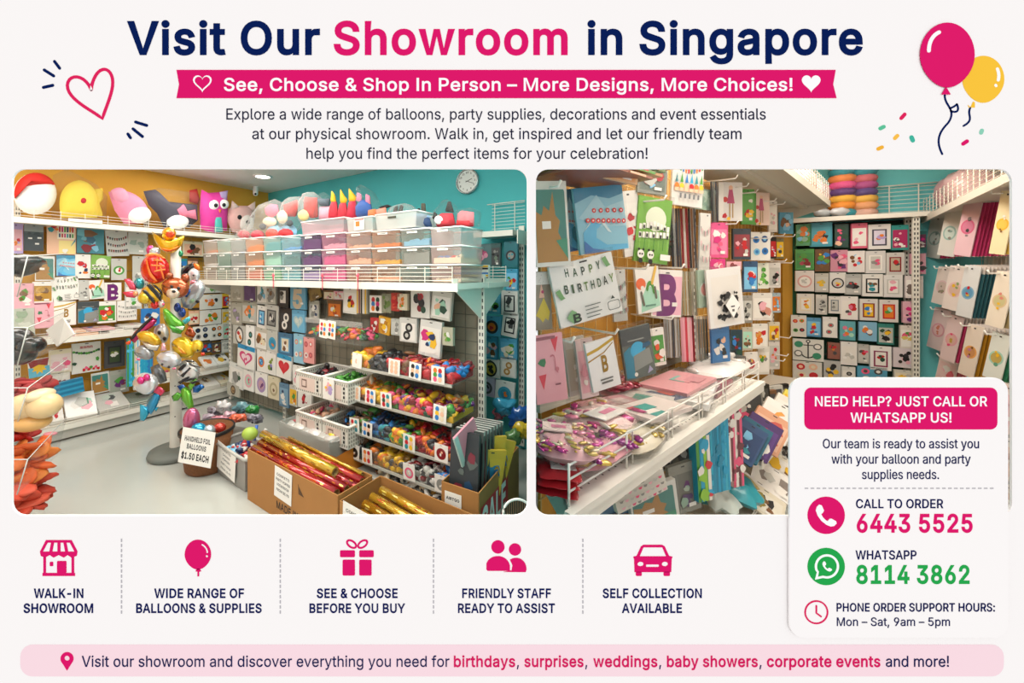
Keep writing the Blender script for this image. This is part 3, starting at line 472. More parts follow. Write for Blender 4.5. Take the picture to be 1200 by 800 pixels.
def draw(a, style, c, rng, detail=1):
    st, _, arg = style.partition(':')
    def hole(v=.88): a.rect('#2a2a2c', -.12, v-.02, .12, v+.03)
    if st == 'card':                                # header, picture panel, loose motifs
        a.rect(c[1], -.86, -.82, .86, .62); hole()
        for i in range(7): a.blob(c[2+i % max(1, len(c)-2)], rng.uniform(-.5, .5), rng.uniform(-.55, .35), rng.uniform(.2, .52), rng)
        a.rect('w', .1, -.78, .6, -.62)
    elif st == 'full':                              # picture to the edges
        for i in range(10): a.blob(c[1+i % max(1, len(c)-1)], rng.uniform(-.6, .6), rng.uniform(-.7, .6), rng.uniform(.25, .6), rng)
        hole()
    elif st == 'frame':
        a.rect(c[1], -.66, -.72, .66, .6); a.rect(c[2], -.5, -.6, .5, .5)
        for i in range(4): a.blob(c[3+i % max(1, len(c)-3)] if len(c) > 3 else c[0], rng.uniform(-.25, .25), rng.uniform(-.4, .35), rng.uniform(.2, .42), rng)
        hole(.84)
    elif st == 'ovalframe':
        a.disc(c[1], 0, -.05, .78, 24, 1.15); a.disc(c[2], 0, -.05, .6, 24, 1.15)
        for i in range(4): a.blob(c[3+i % max(1, len(c)-3)], rng.uniform(-.2, .2), rng.uniform(-.35, .25), rng.uniform(.15, .28), rng)
        hole()
    elif st == 'heart':
        a.rect(c[2], -1, .62, 1, .98); a.shape(c[1], heart(0, -.12, 1.5, 1.15)); a.shape(c[3] if len(c) > 3 else c[0], heart(0, -.1, 1.05, .75)); hole(.8)
        for i in range(3): a.blob(c[1], rng.uniform(-.25, .25), rng.uniform(-.3, .1), .14, rng)
    elif st == 'round':
        a.disc(c[1], 0, -.1, .72, 22); a.disc(c[2], 0, -.1, .46, 18)
        for i in range(3): a.blob(c[3+i % max(1, len(c)-3)] if len(c) > 3 else c[1], rng.uniform(-.25, .25), -.1+rng.uniform(-.2, .2), .18, rng)
        hole()
    elif st == 'twodisc':
        a.rect(c[1], -.8, -.85, .8, .55); a.disc(c[2], .1, .2, .42); a.disc(c[3], .1, .2, .2); a.disc(c[2], -.15, -.45, .42); a.disc(c[3], -.15, -.45, .2); hole()
    elif st == 'six':                               # sample sheet of six little balloons
        for i, (u, v) in enumerate(((-.4, .5), (.35, .5), (-.4, .0), (.35, .0), (-.4, -.5), (.35, -.5))): a.disc(c[1+i % (len(c)-1)], u, v, .3, 10, 1.15)
    elif st == 'bunch':
        for i in range(9): a.disc(c[1+i % (len(c)-1)], rng.uniform(-.5, .5), rng.uniform(-.45, .55), rng.uniform(.2, .34), 10, 1.15)
    elif st == 'stripes':
        n = 5
        for i in range(n): a.rect(pick(c[1:], i), -1+2*i/n, -1, -1+2*(i+.6)/n, .98)
    elif st == 'bands':
        n = 6
        for i in range(n): a.rect(pick(c[1:], i), -.98, -1+2*i/n, .98, -1+2*(i+.7)/n)
    elif st == 'bunting':
        for row, (v0, sag) in enumerate(((.55, .25), (.05, .25), (-.5, .1))):
            for i in range(9):
                u = -.8+.2*i; v = v0-sag*(1-(u*u)); a.shape(pick(c[1:], i+row), [(u-.08, v+.08), (u+.08, v+.08), (u+.03, v-.12), (u-.05, v-.1)])
        hole(.9)
    elif st == 'drape':
        for i in range(4): a.rect(pick(c[1:], i), -1+.5*i, -1, -.56+.5*i, .99)
        for i in range(8): a.blob(pick(c[2:], i), rng.uniform(-.7, .7), rng.uniform(-.9, .8), rng.uniform(.3, .9), rng)
    elif st == 'wave':
        a.shape('#3f8fb4', [(-1, .55), (-.3, .75), (.4, .6), (1, .72), (1, 1), (-1, 1)]); a.shape('#a9d7e6', [(-.9, .1), (-.1, .75), (.2, .35), (1, .5), (1, -.3), (-.2, -.2)])
        a.shape('#5fb9e2', [(-.85, -1), (-.8, -.35), (-.4, -.05), (0, -.15), (-.25, -.3), (-.3, -.55), (.1, -.8), (.95, -.85), (.95, -1)])
        a.shape('#d7eef4', [(-.8, -.33), (-.4, .02), (.1, -.12), (.35, -.45), (.2, -.4), (0, -.16), (-.4, -.06)]); a.shape('#3c78c0', [(-.85, -1), (-.8, -.6), (-.5, -.85), (.2, -1)])
        if detail:
            for i in range(5): a.disc('#d8262c', -.28+.27*i, .28-.02*i, .085, 9); a.disc('w', -.28+.27*i, .28-.02*i, .035, 7)
            for i in range(8): a.disc('#d8262c', -.6+.2*i, .0-.02*i, .085, 9); a.disc('w', -.6+.2*i, -.02*i, .035, 7)
    elif st == 'panda':
        a.disc('#dfe6cf', .1, .35, .62, 18)
        for i in range(9):
            a.rect('w', -.85+.19*i, .0-.03*abs(i-4)+.1, -.69+.19*i, .17-.03*abs(i-4)+.1); a.rect('k', -.83+.19*i, .02, -.72+.19*i, .12) if i % 2 else None
            a.rect('w', -.85+.19*i, -.28+.03*i*.3, -.69+.19*i, -.1+.03*i*.3); a.rect('k', -.83+.19*i, -.24, -.72+.19*i, -.13) if i % 2 == 0 else None
        for u in (-.75, -.2): a.disc('w', u, -.78, .2, 14); a.disc('k', u-.13, -.64, .07, 8); a.disc('k', u+.13, -.64, .07, 8); a.disc('k', u-.06, -.78, .05, 8); a.disc('k', u+.07, -.78, .05, 8); a.disc('k', u, -.98, .13, 8)
        a.rect('w', .35, -.9, .95, -.72)
        for i in range(7): a.rect('#3f7a2c' if i % 2 else '#86b852', -.95+.27*i, -.62, -.91+.27*i, -.3)
    elif st == 'birthday':
        for word, v, size in (('HAPPY', .5, .34), ('BIRTHDAY', -.02, .36)):
            n = len(word)
            for i, ch in enumerate(word):
                u = (-.5 if n == 5 else -.62)+(.25 if n == 5 else .205)*i; dy = .06*((i/(n-1)-.5)*2)**2
                if detail or ch not in ' ': a.text(('#2d4a33', '#3f5a3a', '#27352b', '#5c7a34')[i % 4], ch, u, v+dy, None or size*.40, size, .03)
        for u, v in ((-.86, -.02), (.72, .66)): a.shape('#6d9a63', [(u-.12, v+.2), (u+.02, v+.26), (u+.1, v), (u+.14, v-.06), (u, v-.1), (u-.06, v+.04)])
        a.shape('#7ba574', [(-.72, -.62), (-.6, -.5), (-.48, -.6), (-.42, -.85), (-.62, -.95), (-.8, -.72)]); a.text('#27352b', 'B', -.48, -.92, .3, .36, .04)
        for i in range(4): a.rect('#57605a', -.2, -.52-.12*i, .3-.08*(i % 2), -.49-.12*i)
        a.shape('#4a524c', rrect(.5, -.85, .9, -.55, .08), [rrect(.52, -.83, .88, -.57, .07)]); a.shape('#3b423d', star(.7, -.45, .08, 3)); hole(.92)
    elif st == 'letter':
        a.rect(c[1], -.92, -.92, .98, .72); a.text(c[2], arg, .06, -.84, 1.55, 2.1, .06)
        a.rect('w', .35, -.55, .7, -.38); hole(.86)
    elif st == 'goldletter':
        a.shape('#c79f2a', [(-1, .5), (-.2, .6), (1, .86), (1, .98), (-.2, .72), (-1, .62)]); a.shape('#a97e1c', [(-1, .22), (.2, .45), (.9, .75), (.9, .8), (.2, .5), (-1, .28)])
        a.text('#9c7415', arg, .1, -.28, .5, .85, .04, .05); a.rect('#6b6a66', -.4, -.62, .5, -.56); a.rect('#6b6a66', -.35, -.76, .45, -.68)
    elif st == 'calendar':
        for i in range(11): u = -.85+.17*i; v = .75-.3*(1-u*u); a.shape(pick('oreb', i), [(u-.07, v+.1), (u+.07, v+.1), (u+.04, v-.1), (u-.04, v-.1)])
        for i in range(6): u = -.75+.3*i; a.shape(pick('teba', i), [(u-.1, -.05), (u+.1, -.05), (u, .35)]); a.disc(pick('oyzr', i), u, -.2, .15, 10); a.rect('z', u-.14, -.42, u+.14, -.28)
        for i in range(5): a.rect('#6b6d70', -.62+.28*i, -.72, -.5+.28*i, -.52)
    elif st == 'splat':
        a.rect('w', -.78, -.9, .82, .72)
        for i in range(34): a.blob('k', rng.uniform(-.5, .6), rng.uniform(-.75, .25), rng.uniform(.06, .2), rng)
        a.shape('#f2f0ec', [(-.2, -.25), (.25, .1), (.65, -.3), (.2, -.72)]); a.rect('#55565a', .1, -.35, .32, -.3); a.rect('#55565a', .15, -.5, .28, -.42)
    elif st == 'beak':                              # brown animal picture on teal with a small price sticker
        a.shape('#3f7f77', rrect(-.92, -.9, .86, .8, .08)); a.shape('#a87a3c', [(-.92, -.9), (-.9, .3), (-.55, .2), (-.4, .42), (-.1, .3), (.15, .75), (.25, .2), (.5, .05), (.35, -.2), (.72, -.55), (.86, -.9)])
        a.shape('#3f8f70', [(.2, -.4), (.86, -.35), (.86, -.85)]); a.rect('w', -.55, -.12, -.05, .06)
    elif st == 'burst':
        a.rect('#5fb2cc', -1, -1, 1, .1); a.shape('#e8b81f', star(0, .05, .8, 9, .6)); a.shape('#8f1f22', [(-1, .9), (1, .95), (.8, .1), (0, .35), (-.8, .05)])
    elif st == 'garland':
        a.text('#b0232c', 'mmmm', 0, .62, .9, .25, .05)
        for i in range(11): u = -.85+.17*i; a.blob(pick('eEe', i), u, .5-.35*(1-u*u)*.6, .13, rng)
        for i in range(7): a.blob(pick('rMre', i), -.2+.17*i, -.8+.12*(i % 2), .15, rng)
        a.blob('E', -.85, -.3, .2, rng); a.blob('e', .75, -.15, .2, rng); hole(.93)
    elif st == 'flamingo':
        for u, v in ((.45, .7), (-.5, -.35)): a.shape('#d3404f', [(u-.25, v+.18), (u+.25, v+.2), (u, v-.25)])
        a.blob('#3e7d55', -.42, .2, .3, rng); a.shape('#c2707c', stroke(bez((.1, .35), (.6, .5), (.2, -.1), (.5, -.15)), .05)); a.disc('#c2707c', .45, -.05, .14, 10); a.rect('#8f5560', -1, .86, .5, .95); a.rect('#8f5560', .25, -.52, .6, -.47)
    elif st == 'minigroup':
        for i in range(4): a.disc(pick(c[1:], i), (-.45, .4, -.4, .42)[i], (.45, .5, -.4, -.35)[i], .33, 12); a.disc(pick(c[1:], i+1), (-.45, .4, -.4, .42)[i], (.45, .5, -.4, -.35)[i], .17, 8)
        hole(.93)
    elif st == 'anchor':
        a.shape('k', stroke([(0, .7), (0, -.75)], .09)); a.shape('k', stroke(bez((-.45, -.3), (-.35, -.85), (.35, -.85), (.45, -.3)), .1)); a.shape('k', stroke([(-.3, .45), (.3, .45)], .08)); a.disc('k', 0, .8, .16); a.disc('w', 0, .8, .08)
        for u, v, q in ((-.62, .5, c[1]), (.6, .35, '#6d706c'), (-.65, -.35, '#6d706c'), (.55, -.5, c[1])): a.disc(q, u, v, .3, 14); a.disc('w', u, v, .2, 12) if q != c[1] else None
    elif st == 'gown':
        a.shape('#d6bd43', [(-.7, -.5), (.2, .1), (.8, -.4), (.6, -.7), (.3, -.6), (0, -.75), (-.3, -.6)]); a.shape('#e9b9a0', [(-.3, .1), (0, .6), (.3, .1)]); a.disc('#c94a74', .1, .3, .15); a.rect('w', -1, .55, 1, .98)
        for i in range(10): a.disc('#5c5c60', rng.uniform(-.85, .85), rng.uniform(.6, .9), .03, 5)
    elif st == 'fairy':
        a.shape('#b5426e', [(-.1, .7), (.15, .7), (.35, -.1), (-.3, -.1)]); a.disc('#e9b99a', .02, .72, .18); a.disc('#b33', -.45, .1, .22); a.rect('#a85', -.12, -.85, -.02, -.1); a.rect('#a85', .12, -.85, .22, -.1); a.rect(c[1], -1, -1, -.6, .95); a.blob('r', -.5, -.75, .25, rng); a.blob('y', -.2, -.9, .18, rng)
    elif st == 'dark':
        a.rect('#8d9090', -1, .45, 1, 1); a.rect('#3a3b40', -.95, -.95, .95, .3)
        for u, v in ((-.6, -.05), (.35, .0), (.1, -.45)): a.rect('w', u, v-.06, u+.42, v+.06)
        for i in range(5): a.blob('#2c2d32', rng.uniform(-.7, .7), rng.uniform(-.1, .4), .25, rng)
        hole()
    elif st == 'birth':
        a.rect('#f0d88a', -.2, -.95, .95, -.1); a.rect('#f2e6cf', -.3, 0, .9, .95)
        for i in range(6): a.rect(pick('rPeBor', i), -.2+.18*i, .45, -.08+.18*i, .8); a.rect(pick('BrPtKe', i), -.2+.18*i, .1, -.09+.18*i, .35)
        a.blob('r', -.55, .8, .3, rng); a.blob('t', -.75, .55, .25, rng); a.shape('t', [(.6, -.5), (.95, -.1), (.98, .1), (.7, -.3)]); a.blob('w', .2, -.75, .25, rng); a.disc('o', -.35, .6, .12)
    elif st == 'dragon':
        a.shape('q', [(-.75, -.95), (.95, -.75), (.9, -.1), (.3, .1), (-.1, .2), (-.6, -.3)]); a.disc('#e2632c', -.6, .3, .42, 16); a.disc('w', -.5, .12, .16, 10); a.shape('e', stroke(bez((-.1, .05), (0, .4), (.4, .4), (.45, -.1)), .2))
        a.shape('#e3b54a', stroke([(.35, .3), (.75, .95)], .2)); a.shape('#6b6455', stroke([(-.65, -.1), (-.5, -.6)], .18)); a.shape('#6b6455', stroke([(.55, .05), (.6, -.35)], .18)); a.rect('#5f8f7a', -.4, -.72, .5, -.64)
    elif st == 'gifts':
        a.rect('#41474a', -1, .35, 1, .98); a.rect('#8f9490', -.6, .48, .5, .53); a.shape('#2b7f9c', [(-.95, -.9), (-.95, .1), (-.5, .3), (-.3, -.2), (-.4, -.95)]); a.disc('#37a6d4', .0, .08, .5, 18); a.shape('#8a8f8b', [(-.4, -.7), (.85, -.5), (.75, .1), (-.35, -.1)]); a.shape('#24587a', [(.3, .1), (.9, .2), (.8, .35), (.35, .3)]); a.disc('w', -.35, -.82, .12, 10); a.shape('#a9a3c4', [(.4, -.9), (.8, -.8), (.6, -.6)])
    elif st == 'plain': pass
REG = {}
def lab(desc, place):
    s = desc+', '+place; return s
def pack_mesh(w, h, t, style, c, rng, detail=1, base=None):
    a = Art(w, h, t); m = a.m; m.use(card(c[0]))
    b = min(w, h)*.02
    for x0, x1 in ((-1, 1),): m.abox(-w/2, -t, -h/2, w/2, 0, h/2)
    draw(a, style, c, rng, detail); return m
def face_mat(C, r, roll):                           # x = r (to the right as seen), y into the wall, z up, then roll counter-clockwise as seen
    r = Vector((r[0], r[1], 0)).normalized(); up = V(0, 0, 1); y = up.cross(r)
    M = Matrix((r, y, up)).transposed().to_4x4(); M = M@Matrix.Rotation(-math.radians(roll), 4, 'Y'); M.translation = C; return M
def pack(P, box, style, cols, label, group, off=.12, r=None, t=.012, roll=0, name='hanging_card_packet', cat='packet', sleeve=False, detail=1, seed=None, Cfix=None):
    x0, y0, x1, y1 = box; C = Cfix or P.hit((x0+x1)/2, (y0+y1)/2, off); Y = C.y; r = Vector(r or P.d).normalized()
    w = (x1-x0)*Y*Y/(F*(r.x*Y-r.y*C.x)); h = (y1-y0)*Y/F
    rng = random.Random(seed if seed is not None else int(x0*7+y0*13))
    o = pack_mesh(w, h, t, style, cols, rng, detail).build(name, None, label, cat, group, None, face_mat(C, r, roll))
    if sleeve:
        q = MB().use(FILM); e = .006; q.abox(-w/2-e, -t-.006, -h/2-e, w/2+e, .002, h/2+e*3); q.build('clear_sleeve', o)
    return o
def row_of(P, rows, place, group, **kw):
    """rows: list of (row name, [(x0,y0,x1,y1,style,cols,desc[,roll])])"""
    for rn, items in rows:
        for i, it in enumerate(items):
            x0, y0, x1, y1, st, c, d = it[:7]; roll = it[7] if len(it) > 7 else 0
            pack(P, (x0, y0, x1, y1), st, c, f'{d}{"" if "packet" in d else " packet"}, {ORD[i]} in {rn} row {place}', group, roll=roll, **kw)
def wire_fence(m, fn, t0, t1, z0, hgt, off, bars=4, step=.18, r=.0028):
    for i in range(bars): z = z0+hgt*(i+.6)/bars; m.tube([fn(t0, off, z), fn(t1, off, z)], r*.8, 4)
    n = max(1, int((t1-t0)/step))
    for i in range(n+1): t = t0+(t1-t0)*i/n; m.tube([fn(t, off, z0), fn(t, off, z0+hgt)], r, 4)
def shelf_board(m, P, t0, t1, o0, o1, z, th=.035, lip=.05):
    ctr = P.pt((t0+t1)/2, (o0+o1)/2, z-th/2); d3 = V(P.d.x, P.d.y, 0); n3 = V(P.n.x, P.n.y, 0)
    m.box(ctr, d3*(t1-t0)/2, n3*(o1-o0)/2, V(0, 0, th/2))
    if lip: m.box(P.pt((t0+t1)/2, o1-.006, z-lip/2), d3*(t1-t0)/2, n3*.008, V(0, 0, lip/2))
def upright(m, P, t, off, z0, z1, w=.04, slots=True):
    d3 = V(P.d.x, P.d.y, 0); n3 = V(P.n.x, P.n.y, 0)
    m.use(METAL); m.box(P.pt(t, off, (z0+z1)/2), d3*w/2, n3*.012, V(0, 0, (z1-z0)/2))
    if slots:
        m.use(mat('#3a3a38', .6)); z = z0+.04
        while z < z1-.04:
            for s in (-.22, .22): m.box(P.pt(t+w*s, off+.0125, z), d3*w*.09, n3*.001, V(0, 0, .013))
            z += .05
METAL = mat('#e4e1d6', .4, spec=.5, noise=.03, scale=6)
METALD = mat('#b9b7ae', .5)
def bag_pts(w, h, rng, n=26, k=3.0):                # soft rectangle with a wobbling edge
    o = []
    for i in range(n):
        a = 6.28318*i/n; ca, sa = math.cos(a), math.sin(a); q = (abs(ca)**k+abs(sa)**k)**(-1/k)*(rng.uniform(.94, 1.04) if k > 2.3 else rng.uniform(.7, 1.2)); o.append((ca*q*w/2, sa*q*h/2))
    return o
# =====================================================================  left opening: the yellow and teal shop floor
WL = Plane((-2.92, 5.18), (.585, .811), (.811, -.585))     # yellow wall with long shelving
G = Plane((-2.5, 4.9), (.817, -.576), (-.576, -.817))      # mesh back of the free-standing gondola
TW = Plane((-2.42, 5.87), (.817, -.576), (-.576, -.817))   # teal wall behind it
CZ = 2.85
def wall_on(name, P, t0, t1, z0, z1, m_, label, th=.06):
    q = MB().use(m_); q.box(P.pt((t0+t1)/2, -th/2, (z0+z1)/2), V(P.d.x, P.d.y, 0)*(t1-t0)/2, V(P.n.x, P.n.y, 0)*th/2, V(0, 0, (z1-z0)/2)); return q.build(name, label=label, kind='structure')
wall_on('wall_left', WL, -4.6, .87, 0, CZ, mat('#dfa53c', .8, noise=.05, scale=1.5), 'mustard yellow shop wall')
wall_on('wall_back', TW, -.02, 4.14, 0, CZ, mat('#4fb9bd', .8, noise=.04, scale=1.5), 'teal shop wall carrying the clock')
pa = at(622.5, CY, BD+.015); pb = at(622.5, CY, 3.62); e = (pb-pa).normalized(); n_ = V(e.y, -e.x, 0)
q = MB().use(mat('#6fb9bb', .8, noise=.03)); q.box(((pa.x+pb.x)/2, (pa.y+pb.y)/2, 1.45), (pb-pa)/2, n_*.006, (0, 0, 1.45)); q.build('wall_partition', label='thin partition between the two openings', kind='structure')
q = MB().use(mat('#b7bab4', .16, spec=.5, noise=.05, scale=1.2)); q.abox(-6.2, BD, -.05, 9, 8, 0); q.build('floor', label='smooth pale grey green shop floor', kind='structure')
q = MB().use(mat('#f0eee9', .9)); q.abox(-6.2, BD+.02, CZ, .95, 6.3, CZ+.05); q.build('ceiling', label='off white ceiling of the left shop space', kind='structure')
# ---- long wall shelving
def pxt(P, px, off=0): return P.t_of(px, off)
ws = thing0('wall_shelving', 'long white metal shelving against the yellow wall', 'shelving')
TS, MS, BS = 2.12, .99, .16
for nm, z, a, b, o1 in (('top_shelf', TS, -3.2, .8, .42), ('middle_shelf', MS, -3.2, pxt(WL, 172, .34), .36), ('lower_shelf', .40, pxt(WL, 176, .34), .62, .34), ('base_shelf', BS, -3.2, .62, .42)):
    q = MB().use(METAL); shelf_board(q, WL, a, b, .03, o1, z); sh = q.build(nm, ws)
    if nm == 'base_shelf':
        q = MB().use(METALD); q.box(WL.pt((a+b)/2, .38, .07), V(WL.d.x, WL.d.y, 0)*(b-a)/2, V(WL.n.x, WL.n.y, 0)*.01, V(0, 0, .05)); q.build('plinth', sh)
    q = MB().use(METAL); wire_fence(q, WL.pt, a+.02, b-.02, z, .09 if nm == 'top_shelf' else .06, o1-.02, 3); q.build('wire_fence', sh)
q = MB().use(mat('#f1eee6', .5)); q.quad(*[WL.hit(x, y, .435) for x, y in ((80, 255.5), (120, 258.5), (120, 262), (80, 259))]); q.build('price_rail', ws)
for px in (20, 170, 276):
    q = MB(); upright(q, WL, pxt(WL, px), .02, .05, 2.3); q.build('upright', ws)
q = MB().use(mat('#c9a66a', .6))
for i in range(26): t = -2.9+.14*i; q.tube([WL.pt(t, .012, .2), WL.pt(t, .012, TS)], .003, 4)
for i in range(14): z = .35+.13*i; q.tube([WL.pt(-2.9, .014, z), WL.pt(.6, .014, z)], .003, 4)
q.build('wire_grid', ws)
place = 'on the yellow wall'
row_of(WL, [
 ('top', [(10, 262, 27, 297, 'card', 'VprzoV', 'lilac and red party'), (28, 263, 51, 294, 'dark', 'GKklw', 'dark grey foil letter set'), (55, 262, 89, 298, 'birth', 'zywreqt', 'peach and yellow birthday'),
          (90, 266, 122, 297, 'full', '#3d7f8c #6aa7b4 #2a5a74 #7bb7cf n R'.split(), 'teal seascape picture'), (124, 270, 150, 300, 'bunting', 'lRKGn', 'grey white bunting', 4), (150, 272, 172, 298, 'card', ['l', '#b9bdb4', '#8fa094', 'l'], 'pale grey green animal')]),
 ('second', [(41, 300, 64, 329, 'beak', 'w', 'brown animal picture'), (66, 299, 88, 323, 'wave', ['#7cc0de'], 'blue sea wave'), (88, 298, 106, 326, 'card', 'wwBrosB', 'white packet with navy and red party'), (106, 299, 129, 326, 'panda', ['#7fae4c'], 'green bamboo panda', -4),
             (130, 303, 148, 328, 'round', ['l', 'e', 'w', 'r'], 'white caterpillar ring'), (155, 300, 169, 334, 'card', 'llgwl', 'plain pale grey')]),
 ('third', [(15, 332, 40, 361, 'card', ['p', 'p', 'n', 'e', 'w'], 'pink packet with brown bear'), (38, 330, 62, 355, 'card', ['w', 'm', 'n', '#d1a24a', 'm'], 'mustard brown animal'), (61, 324, 93, 352, 'birthday', ['w'], 'white HAPPY BIRTHDAY letter', 6),
            (92, 328, 104, 352, 'card', 'llgGl', 'small grey animal'), (104, 328, 122, 350, 'dragon', ['w'], 'mint and red dragon', 3), (122, 331, 142, 352, 'letter:B', ['w', 'w', '#6a1a6c'], 'purple letter B'), (146, 330, 166, 362, 'card', 'lwqpe', 'pale green and pink')]),
 ('fourth', [(15, 361, 41, 392, 'full', ['#b9bcae', '#a5b59a', '#c9ccbf', '#97a88f'], 'pale green film'), (40, 354, 63, 384, 'flamingo', ['p'], 'pink flamingo'), (63, 353, 89, 381, 'goldletter:B', ['w'], 'white packet with gold letter B'), (91, 353, 116, 378, 'gifts', ['#8b8c84'], 'grey and blue gift set'),
             (114, 353, 136, 378, 'card', ['w', 'e', 'r', 'o', 'w'], 'green and red plant print'), (137, 352, 160, 375, 'bunting', ['w', 'g', 'l'], 'white packet with small grey marks'), (165, 361, 187, 382, 'card', ['b', 'b', 'B', 'n', 'w'], 'bright blue toy')]),
 ('fifth', [(33, 420, 58, 441, 'burst', ['w'], 'comic burst print', 4), (57, 409, 85, 437, 'card', ['c', '#e4d3cd', 'p', 'M', 'p'], 'pale pink line drawing'), (84, 401, 118, 436, 'garland', ['#dedbd2'], 'white packet with green garland'), (122, 399, 146, 430, 'frame', ['G', 'K', '#3a4a2c', '#7f8f3c', 'w'], 'dark frame with white smiling face')]),
 ('lowest', [(56, 436, 82, 456, 'card', ['#d9d2c4', '#e5ded2', 'E', 'R', 'E'], 'cream packet with green leaf'), (107, 436, 128, 460, 'beak', ['#d5d7d0'], 'white framed brown animal picture', 2), (128, 433, 151, 460, 'card', ['#a5a59a', '#9aa093', 'v', 'e', '#8a2f4f'], 'purple winged monster')]),
], place, 'packets hung on the yellow wall shelving', off=.14)
# far bay of the yellow wall, seen between the balloons and the gondola
far = 'of the far bay'
row_of(WL, [
 ('top', [(214, 283, 238, 300, 'card', ['c', 'z', 'n', 'r', 'k'], 'cream packet with brown animals')]),
 ('second', [(206, 303, 219, 318, 'card', 'tbBkc', 'blue and tan'), (219, 303, 232, 318, 'card', 'nzpkn', 'tan and pink')]),
 ('third', [(236, 330, 258, 343, 'card', ['w', 'w', 'e', '#6fae4c', 'w'], 'white packet with green dinosaur'), (258, 331, 269, 343, 'card', 'lwgwl', 'small pale')]),
 ('fourth', [(234, 345, 260, 362, 'card', ['w', 'w', 'o', 'p', 'k'], 'white packet with orange fox and pink shape'), (260, 344, 269, 360, 'card', ['y', 'r', 'b', 'o', 's'], 'red blue and yellow')]),
 ('fifth', [(221, 364, 233, 380, 'card', ['z', 'c', 'r', 'n', 'w'], 'tan face'), (234, 363, 259, 380, 'card', ['w', 'w', 'o', 'y', 'e'], 'white packet with orange truck'), (260, 362, 269, 379, 'card', ['c', 'y', 'l', 'e', 'y'], 'yellow figure')]),
 ('sixth', [(226, 382, 246, 399, 'minigroup', ['w', 'k', 'B', 'g'], 'white packet with dark dots'), (246, 380, 261, 398, 'minigroup', ['w', 'k', 'o', 'l'], 'white packet with black and orange dots'), (261, 379, 269, 397, 'card', ['l', 'q', 'r', 'w', 'r'], 'mint and red')]),
 ('seventh', [(236, 401, 248, 413, 'card', ['G', 'B', 'n', 'r', 'b'], 'dark blue figure'), (248, 401, 259, 413, 'card', ['G', 'n', 'R', 'B', 'c'], 'dark brown figure'), (259, 398, 269, 413, 'card', 'lwlgl', 'white and grey')]),
], far, 'packets in the far bay of the yellow wall', off=.16)
q = MB().use(mat('#2e2a26', .7))
for y in (301, 343.5, 362, 380.5, 399): q.box((WL.hit(222, y, .1)+WL.hit(268, y-1, .1))/2, (WL.hit(268, y-1, .1)-WL.hit(222, y, .1))/2, V(WL.n.x, WL.n.y, 0)*.05, (0, 0, .012))
q.build('hook_rail', ws)
# long hanging table covers by the end of the middle shelf
for i, (x0, x1, y0, y1, c, d) in enumerate(((148, 156, 396, 452, ['a', 'e', 'a', '#55c0dd', 'e'], 'blue and lime'), (156, 163, 398, 456, ['w', 'l', 'c', 's', 'w'], 'white and cream'), (163, 171, 410, 458, ['a', '#3fb6d4', 'a'], 'plain cyan'), (171, 178, 414, 458, ['#2289a8', 'a', 'b'], 'deep cyan'))):
    pack(WL, (x0, y0, x1, y1), 'drape', c, d+' folded table cover hanging behind the lower balloons', 'folded table covers under the yellow wall', off=.3, t=.03, name='hanging_table_cover', cat='table cover')
# flat packs lying on the shelves
def flat_pack(P, box, z, cols, label, group, rng, t=.02, off0=.06, off1=.38, tilt=.03, name='flat_packet', cat='packet', film=True, style=None):
    x0, x1 = box; a, b = P.t_of(x0, (off0+off1)/2), P.t_of(x1, (off0+off1)/2); w, h = b-a, off1-off0
    m_ = MB().use(card(cols[0])); m_.abox(-w/2, -h/2, 0, w/2, h/2, t)
    k = [0]
    def fn(u, v, d=0): return V(u*w/2, v*h/2, t+.0008*k[0])
    for i in range(5):
        k[0] += 1; m_.use(card(cols[1+i % max(1, len(cols)-1)])); n = rng.choice((4, 5, 6)); cu, cv, rr = rng.uniform(-.5, .5), rng.uniform(-.5, .5), rng.uniform(.2, .5)
        m_.poly([[(cu+rr*math.cos(6.283*j/n+.7), cv+rr*math.sin(6.283*j/n+.7)) for j in range(n)]], fn)
    M = Matrix((V(P.d.x, P.d.y, 0), V(-P.n.x, -P.n.y, 0), V(0, 0, 1))).transposed().to_4x4()@Matrix.Rotation(tilt, 4, 'X')@Matrix.Rotation(rng.uniform(-.12, .12), 4, 'Z')
    M.translation = P.pt((a+b)/2, (off0+off1)/2, z+math.sin(abs(tilt))*h/2)
    o = m_.build(name, None, label, cat, group, None, M)
    if film: q = MB().use(FILM); q.abox(-w/2-.006, -h/2-.006, -.001, w/2+.006, h/2+.006, t+.008); q.build('clear_sleeve', o)
    return o
rng = random.Random(5)
for i, (x0, x1, dz, c, d) in enumerate(((60, 86, 0, 'pwzM', 'pale pink'), (82, 112, .0, 'zwrcp', 'peach and red'), (100, 128, .03, 'pwMbz', 'pink and white'), (122, 150, .0, 'wplz', 'white and pink'), (140, 166, .03, 'wlcp', 'off white'), (70, 96, .03, 'zwpr', 'cream and pink'))):
    flat_pack(WL, (x0, x1), MS+dz, c, f'{d} flat packet lying {ORD[i]} on the middle shelf of the yellow wall', 'flat packets on the middle shelf', rng, t=.022, off0=.05, off1=.32)
for i, (x0, x1, c, d, tl) in enumerate(((58, 73, 'wprw', 'white and pink narrow', .5), (75, 111, ['W', 'q', 'w', 'p', '#4f8f6c', 'l'], 'big white wedding style', .75), (110, 146, ['l', '#b9c4b8', 'w', 'p', 'G'], 'grey green', .45), (147, 182, ['#7d8a80', 'E', '#5f7468', 'l', 'g'], 'dark green', .2), (236, 252, 'wlcn', 'cream and brown', .3), (252, 266, 'crwy', 'cream and red', .3))):
    flat_pack(WL, (x0, x1), BS+.005, c, f'{d} packet leaning {ORD[i]} along the base shelf of the yellow wall', 'packets on the base shelf', rng, t=.04, off0=.1, off1=.38, tilt=tl)
